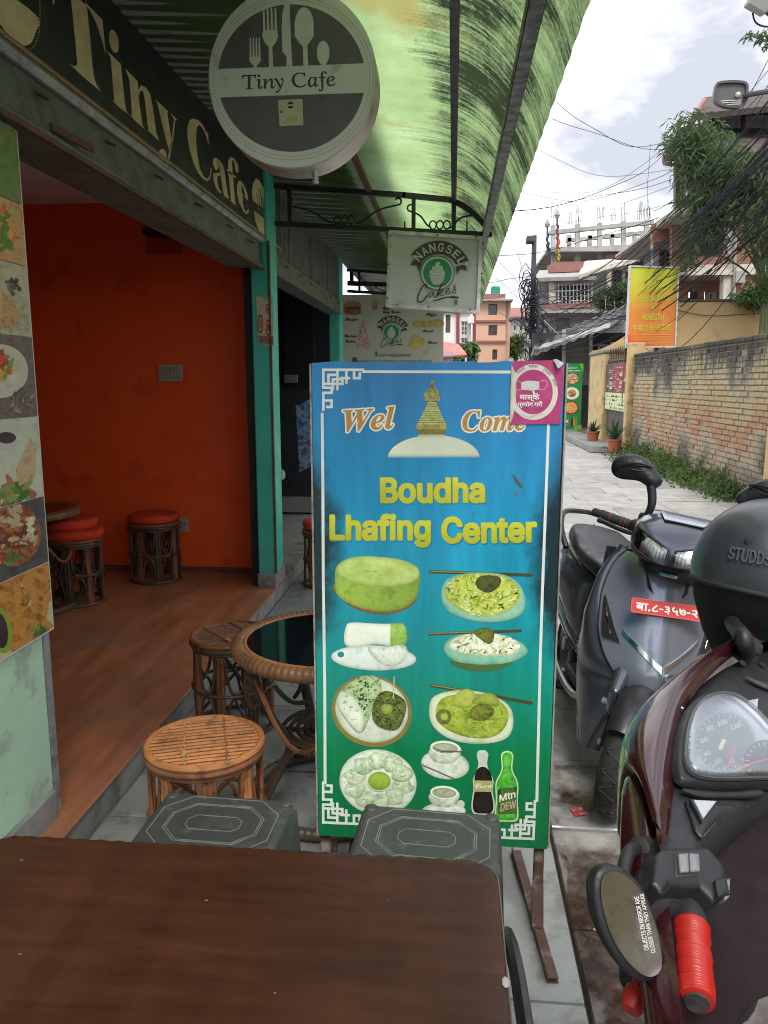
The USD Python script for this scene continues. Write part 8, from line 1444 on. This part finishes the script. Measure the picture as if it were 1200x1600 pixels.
fb_.part('roof', slab(np.array([[W(786, 497, Yf-0.5), W(836, 497, Yf-0.5)], [W(790, 483, Yf+4), W(833, 483, Yf+4)]]), 0.15), M_redp, smooth=False)
st_ = Thing('market_stall', 'small stall with a pink red sloping roof seen above the menu board', 'stall', (0.2, 30, 0)); st_.part('roof', slab(np.array([[W(680, 560, 29), W(730, 556, 29)], [W(680, 534, 31), W(716, 540, 31)]]), 0.06), mat('pink_red_roof', (0.45, 0.16, 0.14), 0.7, 0.2, 2), smooth=False)
wall(st_, 29.2, rect(688, 549, 708, 575), th=0.1, mt=mat('lilac_sheet', (0.36, 0.34, 0.44), 0.7), name='side_sheet'); st_.part('post', [beam(W(728, 558, 29.1), W(728, 640, 29.1), 0.08)], M_wframe); st_.part('post', beam(W(690, 560, 29.1), W(690, 640, 29.1), 0.08), M_wframe)
# ------------------------------------------------------------------ poles
Yq = 30.0; up = Thing('utility_pole', 'dark utility pole buried in tangled cables at the far bend of the lane', 'utility pole', tuple(W(829, 640, Yq))); M_pole = mat('dark_pole_metal', (0.06, 0.06, 0.065), 0.6, 0.3, 3); M_cable = mat('black_cable', (0.024, 0.026, 0.034), 0.8, 0.2, 8, spec=0.2)
up.part('shaft', tube([W(829, 640, Yq), W(835, 368, Yq)], [0.14, 0.09], 10), M_pole); up.part('lamp_head', bx(*(lambda p: (p[0]-.18, p[0]+.12, Yq-.5, Yq+.1, p[2]-.12, p[2]+.10))(W(829, 376, Yq)), 0.03), M_pole)
up.part('lamp_arm', tube(spline([W(826, 520, Yq-0.2), W(815, 503, Yq-0.5), W(803, 498, Yq-0.7), W(796, 501, Yq-0.8)], 12), [0.04]*9+[0.06, 0.09, 0.07], 8), M_pole); up.part('cross_arm', beam(W(818, 470, Yq-0.1), W(852, 462, Yq-0.1), 0.08), M_pole)
wall(up, Yq-0.25, rect(819.5, 530, 829, 544), th=0.03, mt=mat('pole_plate', (0.5, 0.52, 0.56), 0.5), name='number_plate'); pu_ = Print(Plane((0, Yq-0.256, 0), (0, -1, 0)), up, P_paper); pu_.text('35', (821, 541), (827.5, 541), 8, hexc('3a3e48'), True); pu_.done('lettering')
for k in range(46):
    c = np.array(W(rng.gauss(830, 6), rng.uniform(432, 552), Yq-0.2)); r_ = rng.uniform(0.12, 0.55); tl = rng.uniform(-.6, .6); q = [c+np.array([r_*math.cos(a)*0.55, 0.15*math.sin(a+tl), r_*math.sin(a)*rng.uniform(.85, 1.1)-0.2*math.cos(a)*tl]) for a in np.linspace(0, 2*math.pi, 15)[:-1]]
    up.part('coiled_cable', tube(q, rng.uniform(0.012, 0.022), 4, True), M_cable)
for k in range(14): y0 = rng.uniform(440, 500); q = spline([W(829+rng.gauss(0, 4), y0, Yq-.2), W(rng.uniform(834, 866), y0+rng.uniform(30, 60), Yq-.4), W(rng.uniform(832, 870), y0+rng.uniform(60, 90), Yq-.3)], 12); up.part('drooping_cable', tube(q, 0.014, 4), M_cable)
Yr_ = 12.0; xr = 5.22; rp_ = Thing('utility_pole', 'utility pole with a transformer box standing just outside the right edge', 'utility pole', (xr, Yr_, 0)); rp_.part('shaft', tube([(xr, Yr_, -0.1), (xr, Yr_, 8.2)], [0.13, 0.10], 12), M_pole)
rp_.part('cross_arm', beam((xr-0.75, Yr_-0.05, 5.35), (xr+0.7, Yr_-0.05, 5.3), 0.09), M_pole); rp_.part('cross_arm', beam((xr-0.5, Yr_-0.05, 4.3), (xr+0.5, Yr_-0.05, 4.3), 0.08), M_pole)
rp_.part('box_arm', beam(W(1210, 25, 11.6), W(1172, -6, 11.6), 0.07), M_pole); rp_.part('transformer_box', move(bx(-0.14, 0.14, -0.16, 0.16, -0.06, 0.09, 0.015), W(1183, 9, 11.6), roty(0.5)@rotx(0.3)), M_greyc); rp_.part('loose_wire', tube(spline([W(1176, 20, 11.6), W(1180, 34, 11.6), W(1192, 41, 11.6), W(1206, 42, 11.6)], 12), 0.012, 5), M_cable)
# rounded lamp housing
Yl = 13.0; lh = Thing('lamp_housing', 'grey rounded lamp housing seen from below in front of the upper roof', 'street lamp', tuple(W(1141, 150, Yl)))
og = [(1122, 129), (1150, 127), (1166, 131), (1168, 143), (1162, 164), (1150, 170), (1130, 168), (1116, 160), (1114, 148), (1117, 133)]; g = Polygon([(W(x, y, Yl)[0], W(x, y, Yl)[2]) for x, y in spline(np.array(og, float), 50, True)])
lh.part('shell', onto(pillow(g, 0.10, 0.12, 0.03, 0.03), (0, Yl, 0), (1, 0, 0), (0, 0, 1), (0, 1, 0)), mat('lamp_shell_grey', (0.07, 0.07, 0.078), 0.5, 0.15, 6), smooth=50); lh.part('rim', onto(ext(g.difference(g.buffer(-0.035)), 0.05), (0, Yl, 0), (1, 0, 0), (0, 0, 1), (0, -1, 0)), mat('lamp_rim', (0.06, 0.06, 0.07), 0.4), smooth=30)
lh.part('cavity', onto(ext(g.buffer(-0.036), 0.012), (0, Yl, 0), (1, 0, 0), (0, 0, 1), (0, -1, 0)), mat('lamp_inside', (0.085, 0.082, 0.08), 0.5, 0.15, 9), smooth=False); lh.part('bulb', trimesh.creation.icosphere(2, 0.04).apply_translation(W(1153, 148, Yl-0.04)), M_wframe, smooth=True)
for y in (158, 161, 164): lh.part('vent_rib', beam(W(1126, y, Yl-0.02), W(1158, y-1.5, Yl-0.02), 0.012), M_wframe)
lh.part('arm', tube([W(1160, 150, Yl+0.06), W(1215, 140, 12.2)], 0.035, 8), M_pole)
# ------------------------------------------------------------------ prayer flag poles
for x, y0, y1, cols_, lab in ((855, 342, 398, ('2a4a7a', '34506e'), 'thin pole with a furled blue flag on the unfinished building'), (870.5, 328, 412, ('a83a34', 'c05a4a', 'b8a83a'), 'thin pole with furled red and yellow flags on the unfinished building')):
    t = Thing('flag_pole', lab, 'flag pole', tuple(W(x, y1, 46)), 'prayer flag poles'); t.part('pole', tube([W(x, y1, 46), W(x, y0+6, 46)], 0.05, 6), M_pole); t.part('finial', lathe([(0, 0), (0.12, 0.05), (0.16, 0.2), (0.06, 0.4), (0, 0.5)], 8, W(x, y0+14, 46)), mat('finial_grey', (0.25, 0.26, 0.24), 0.6))
    n = len(cols_)
    for k, c_ in enumerate(cols_):
        ya, yb_ = y0+22+k*(y1-y0-26)/n, y0+22+(k+1)*(y1-y0-26)/n; q = np.array([[W(x+dx+1.2*math.sin(yy*0.5+k), yy, 46+0.1*math.sin(dx+yy)) for dx in (-1.5+0.3*k, 1.5, 4.5 if k else 2.5)] for yy in np.linspace(ya, yb_, 7)]); t.part('flag', slab(q, 0.02), mat('flag_'+c_, hexc(c_), 0.85, 0.2, 3), smooth=True)
# ------------------------------------------------------------------ overhead cables
def cable(a, b_, sag, r=0.011, wob=0.05, n=18):
    u = np.linspace(0, 1, n)[:, None]; p = np.array(a)*(1-u)+np.array(b_)*u; p[:, 2] -= (sag*4*u*(1-u))[:, 0]; ph = rng.uniform(0, 6); p[:, 2] += (wob*np.sin(u*7+ph)*np.sin(u*math.pi))[:, 0]; p[:, 0] += (wob*np.cos(u*5+ph)*np.sin(u*math.pi))[:, 0]; return tube(p, r, 5)
LBs = ('thin black cable in the thick bundle crossing the lane to the far pole', 'heavy black cable in the thick bundle crossing the lane to the far pole', 'black cable in the bundle that ends at the shed roof')
for k in range(48):
    a = W(rng.uniform(1225, 1260), rng.uniform(150, 345)+(rng.random() < .3)*-60, rng.uniform(11.6, 12.4)); e = W(rng.gauss(833, 5), rng.uniform(440, 545), Yq-0.2)
    if k % 5 == 0: e = W(rng.uniform(930, 990), rng.uniform(470, 500), 24)
    rc_ = rng.choice((0.005, 0.006, 0.008, 0.012)); j = 2 if k % 5 == 0 else int(rc_ > 0.007); single('overhead_cable', cable(a, e, rng.uniform(0.4, 1.6), rc_), M_cable, LBs[j], 'cable', ('thin cables of the bundle', 'heavy cables of the bundle', 'cables to the shed')[j], smooth=True)
LT = ['long thin cable climbing from the awning edge to the bamboo top', 'uppermost thin cable between the awning and the bamboo', 'second thin cable between the awning and the bamboo, just below the uppermost', 'lone thin cable halfway down the open sky',
    'highest of four nearly level cables over the unfinished frame', 'second of four nearly level cables over the unfinished frame', 'third of four nearly level cables over the unfinished frame', 'lowest of four nearly level cables over the unfinished frame', 'cable passing just above the bare columns of the unfinished frame',
    'nearly level cable ending at the far pole top', 'steep thin cable falling to the middle of the far pole', 'thin cable sloping steeply left of the far pole', 'thin cable rising to the far pole from the salmon building', 'slanting cable above the flag poles reaching the bamboo', 'upright thin wire hanging left of the bamboo',
    'faint cable left of the far pole lamp', 'lowest thin cable left of the far pole, over the salmon building', 'cable crossing the bamboo towards the near pole, highest of them', 'cable crossing the bamboo towards the near pole, just under the highest', 'dark cable from the eave of the brick house to the near pole, upper one', 'dark cable from the eave of the brick house to the near pole, lower one', 'dark cable from the stair parapet to the near pole']
for iq, q in enumerate((((800, 330), (1052, 225), 9, 22), ((870, 160), (1040, 222), 20, 21), ((862, 185), (1080, 232), 20, 21), ((845, 236), (1060, 262), 24, 21), ((815, 300), (1050, 268), 24, 21), ((815, 315), (1050, 280), 24, 21), ((808, 345), (1050, 290), 26, 22), ((800, 357), (1040, 320), 26, 22), ((770, 400), (1030, 340), 30, 22), ((745, 440), (835, 430), 45, 30), ((760, 420), (840, 480), 45, 30), ((770, 395), (832, 470), 45, 30), ((745, 470), (832, 442), 50, 30), ((860, 300), (1060, 210), 22, 20), ((1016, 225), (1016, 350), 21, 22), ((790, 345), (825, 445), 48, 30), ((760, 470), (828, 520), 50, 30), ((1062, 300), (1240, 10), 21, 12), ((1056, 325), (1245, 50), 21, 12), ((1040, 250), (1240, 60), 20, 12), ((1060, 270), (1240, 90), 20, 12), ((1020, 330), (1240, 120), 22, 12))):
    single('overhead_cable', cable(W(*q[0], q[2]), W(*q[1], q[3]), rng.uniform(0.05, 0.5), rng.uniform(0.0045, 0.008)*(1 if q[2] < 30 else 1.8), 0.06), M_cable, LT[iq], 'cable', None, smooth=True)
LL = ['loose pale wire looping down beside the yellow sign', 'short pale wire hanging next to the yellow sign', 'long pale wire drooping across the shed awning', 'pale wire sagging between the far pole and the shed']
for iq, pts in enumerate(([(947, 462), (946, 480), (950, 500), (958, 506)], [(960, 470), (960, 488), (955, 503)], [(880, 520), (895, 530), (905, 526), (930, 515)], [(850, 500), (870, 520), (885, 530)])): single('loose_wire', tube(spline([W(x, y, 25) for x, y in pts], 16), 0.014, 4), mat('pale_wire', (0.35, 0.35, 0.36), 0.5), LL[iq], 'wire', None, smooth=True)
# ------------------------------------------------------------------ foliage
def leaves(name, n, centre_fn, L, wd, seed, droop=0.6):
    r = np.random.RandomState(seed); C = centre_fn(r, n); N_ = len(C)
    az = r.uniform(0, 2*math.pi, N_); el = r.uniform(-1.3, 0.6, N_)*droop-0.25; d = np.column_stack([np.cos(az)*np.cos(el), np.sin(az)*np.cos(el), np.sin(el)]); s_ = np.cross(d, r.normal(size=(N_, 3))); s_ /= np.linalg.norm(s_, axis=1, keepdims=True)
    l = L*r.uniform(0.6, 1.25, N_)[:, None]; w = wd*r.uniform(.7, 1.2, N_)[:, None]; dn = np.array([0, 0, -1.0])
    v = np.stack([C, C+d*l*0.4+s_*w, C+d*l+dn*l*0.22, C+d*l*0.4-s_*w+dn*l*0.03], 1).reshape(-1, 3); i = np.arange(N_)*4
    return tri(v, np.vstack([np.column_stack([i, i+1, i+2]), np.column_stack([i, i+2, i+3])]))
def leafmat(name, c): return usdkit.material(stage, '/World/Looks/'+name, {'g': ('geometry', {}), 'n': ('noise_texture', {'scale': 1.3, 'detail': 3}), 'm': ('map_range', {'from_min': 0.3, 'from_max': 0.7, 'to_min': 0.5, 'to_max': 1.35}), 'ri': ('map_range', {'to_min': 0.65, 'to_max': 1.35}), 'mu': ('math', {'math_type': 'multiply'}), 'h': ('hsv', {'color': c}), 'p': ('principled_bsdf', {'roughness': 0.5}), 't': ('translucent_bsdf', {}), 'mc': ('mix_closure', {'fac': 0.35})},
    [('g.position', 'n.vector'), ('n.fac', 'm.value'), ('g.random_per_island', 'ri.value'), ('m.result', 'mu.value1'), ('ri.result', 'mu.value2'), ('mu.value', 'h.value'), ('h.color', 'p.base_color'), ('h.color', 't.color'), ('p.BSDF', 'mc.closure1'), ('t.BSDF', 'mc.closure2')], surface='mc.closure')
M_bam = leafmat('bamboo_leaf', (0.115, 0.19, 0.07)); M_weed = leafmat('weed_leaf', (0.13, 0.22, 0.055)); M_stem = mat('bamboo_stem', (0.10, 0.11, 0.05), 0.6, 0.3, 5)
def clumps(cs, spread): # cs: (px, py, Y, weight, rx, rz)
    def fn(r, n):
        w = np.array([c[3] for c in cs], float); k = r.choice(len(cs), n, p=w/w.sum()); out = np.zeros((n, 3))
        for j in range(n): c = cs[k[j]]; o = W(c[0], c[1], c[2]); d = r.normal(size=3); d *= r.uniform(0, 1)**0.4/np.linalg.norm(d); out[j] = o+d*np.array([c[4], spread, c[5]])
        return out
    return fn
t = Thing('bamboo', 'big drooping bamboo clump in front of the brick house at the upper right', 'tree', tuple(W(1150, 620, 17)))
cs = [(1068, 205, 17, 3, .45, .40), (1085, 215, 17, 3, .5, .5), (1105, 235, 17.3, 3, .6, .6), (1075, 250, 17, 2, .45, .5), (1125, 240, 16.6, 3, .5, .4), (1160, 262, 16.4, 3, .6, .35), (1195, 268, 16, 3, .6, .4), (1100, 275, 17, 4, .55, .6), (1130, 280, 17, 4, .6, .6), (1165, 285, 16.5, 4, .6, .6), (1200, 300, 16, 4, .6, .6), (1090, 320, 17, 3, .45, .6), (1115, 330, 17, 3, .4, .6), (1085, 365, 17, 2, .3, .45), (1078, 390, 17, 1.2, .18, .4), (1108, 370, 17, 2, .3, .4), (1180, 335, 16, 2.5, .5, .5), (1190, 365, 16, 1.5, .3, .5), (1200, 395, 16, 1, .2, .4), (1150, 310, 16.5, 3, .5, .5), (1230, 330, 16, 4, .6, .8), (1057, 225, 17.2, 1, .3, .3), (1245, 300, 16, 4, .7, .6)]
t.part('crown', leaves('b', 7600, clumps(cs, 0.7), 0.24, 0.017, 11), M_bam, smooth=False, kind='stuff')
for k in range(9): c = cs[k*2]; base = W(1205+rng.uniform(-30, 30), 560, 17); t.part('stem', tube(spline([base, base*0.5+W(1190, 330, 17)*0.5, W(c[0], c[1]-10, c[2])], 14), np.linspace(0.04, 0.012, 14), 6), M_stem)
t = Thing('roof_plant', 'leafy green plant over the yellow wall at the right edge', 'plant', tuple(W(1185, 480, 17.2))); t.part('leaves', leaves('p', 900, clumps([(1170, 462, 17.2, 2, .3, .22), (1195, 445, 17.2, 3, .35, .35), (1185, 470, 17.2, 2, .4, .15), (1225, 450, 17.2, 3, .5, .4)], 0.4), 0.2, 0.022, 12), leafmat('fresh_leaf', (0.10, 0.20, 0.05)), smooth=False, kind='stuff'); t.part('stem', tube([W(1190, 490, 17.3), W(1192, 450, 17.2)], 0.02, 5), M_stem)
t = Thing('vine', 'leaves sprouting on the cable ends at the top right', 'plant', tuple(W(1190, 60, 12))); t.part('leaves', leaves('v', 130, clumps([(1170, 56, 12, 1, .05, .06), (1192, 52, 12, 3, .12, .09), (1203, 64, 12, 3, .14, .10)], 0.12), 0.10, 0.016, 13), M_bam, smooth=False, kind='stuff'); t.part('stem', tube(spline([W(1166, 52, 12), W(1185, 60, 12), W(1215, 66, 12)], 10), 0.01, 5), M_stem)
t = Thing('balcony_plant', 'green creeper hanging over the wall beside the balcony house', 'plant', tuple(W(960, 470, 33))); t.part('leaves', leaves('q', 1300, clumps([(940, 466, 33, 2, .5, .3), (955, 458, 33, 3, .6, .4), (972, 452, 33, 3, .5, .4), (975, 470, 33, 2, .4, .4), (948, 475, 33, 2, .4, .2)], 0.5), 0.22, 0.05, 14), M_weed, smooth=False, kind='stuff'); t.part('stem', tube([W(958, 482, 33.2), W(958, 455, 33.1)], 0.03, 5), M_stem)
for lab, x, y, Yt_, r_ in (('small round tree beside the far grey building', 806, 540, 62, 1.0), ('small green bush at the foot of the salmon building', 733, 550, 48, 0.75), ('green bush above the market stall', 722, 552, 46, 0.5)):
    t = Thing('small_tree', lab, 'tree', tuple(W(x, 620, Yt_))); t.part('crown', leaves('s', 900, clumps([(x, y, Yt_, 3, r_*.8, r_), (x+4, y-8, Yt_, 2, r_*.5, r_*.5), (x-4, y+6, Yt_, 2, r_*.6, r_*.6)], r_), 0.3, 0.10, int(x)), M_weed, smooth=False, kind='stuff'); t.part('trunk', tube([W(x, 625, Yt_), W(x, y, Yt_)], 0.12, 6), M_stem)
# weeds along the foot of the wall
def weeds(r, n):
    y = 9.7+7.1*r.uniform(0, 1, n)**0.9; d = np.abs(r.normal(0, 0.22, n))*np.interp(y, [9.7, 12, 15, 16.8], [0.6, 0.8, 1.25, 0.9]); h = np.abs(r.normal(0, 0.16, n))*np.interp(y, [9.7, 12, 14, 16.8], [0.9, 1.0, 1.35, 0.9])
    keep = meshkit.noise(np.column_stack([y*1.7, np.zeros(n), np.zeros(n)]), 3) > 0.28; return np.column_stack([WX-0.02-np.minimum(d, 0.65), y, ROAD_Z+0.02+h*np.exp(-d*2.2)])[keep]
single('weeds', leaves('w', 6500, weeds, 0.072, 0.019, 21, 0.9), M_weed, 'low green weeds growing along the foot of the old brick wall', 'weeds', kind='stuff', smooth=False)
# litter
p = pz(905, 1270, ROAD_Z+0.006); t = Thing('litter', 'small red and white wrapper lying on the wet paving beside the front wheel', 'wrapper', tuple(p)); q = np.array([[p+(-0.03, 0.02, 0.004), p+(0.012, 0.034, 0.006)], [p+(-0.018, -0.026, 0.001), p+(0.028, -0.012, 0.004)]]); t.part('wrapper', slab(q, 0.0012), mat('red_wrapper', (0.45, 0.04, 0.05), 0.4, 0.4, 60, spots=((0.6, 0.5, 0.5), 0.3, 50)), smooth=False)
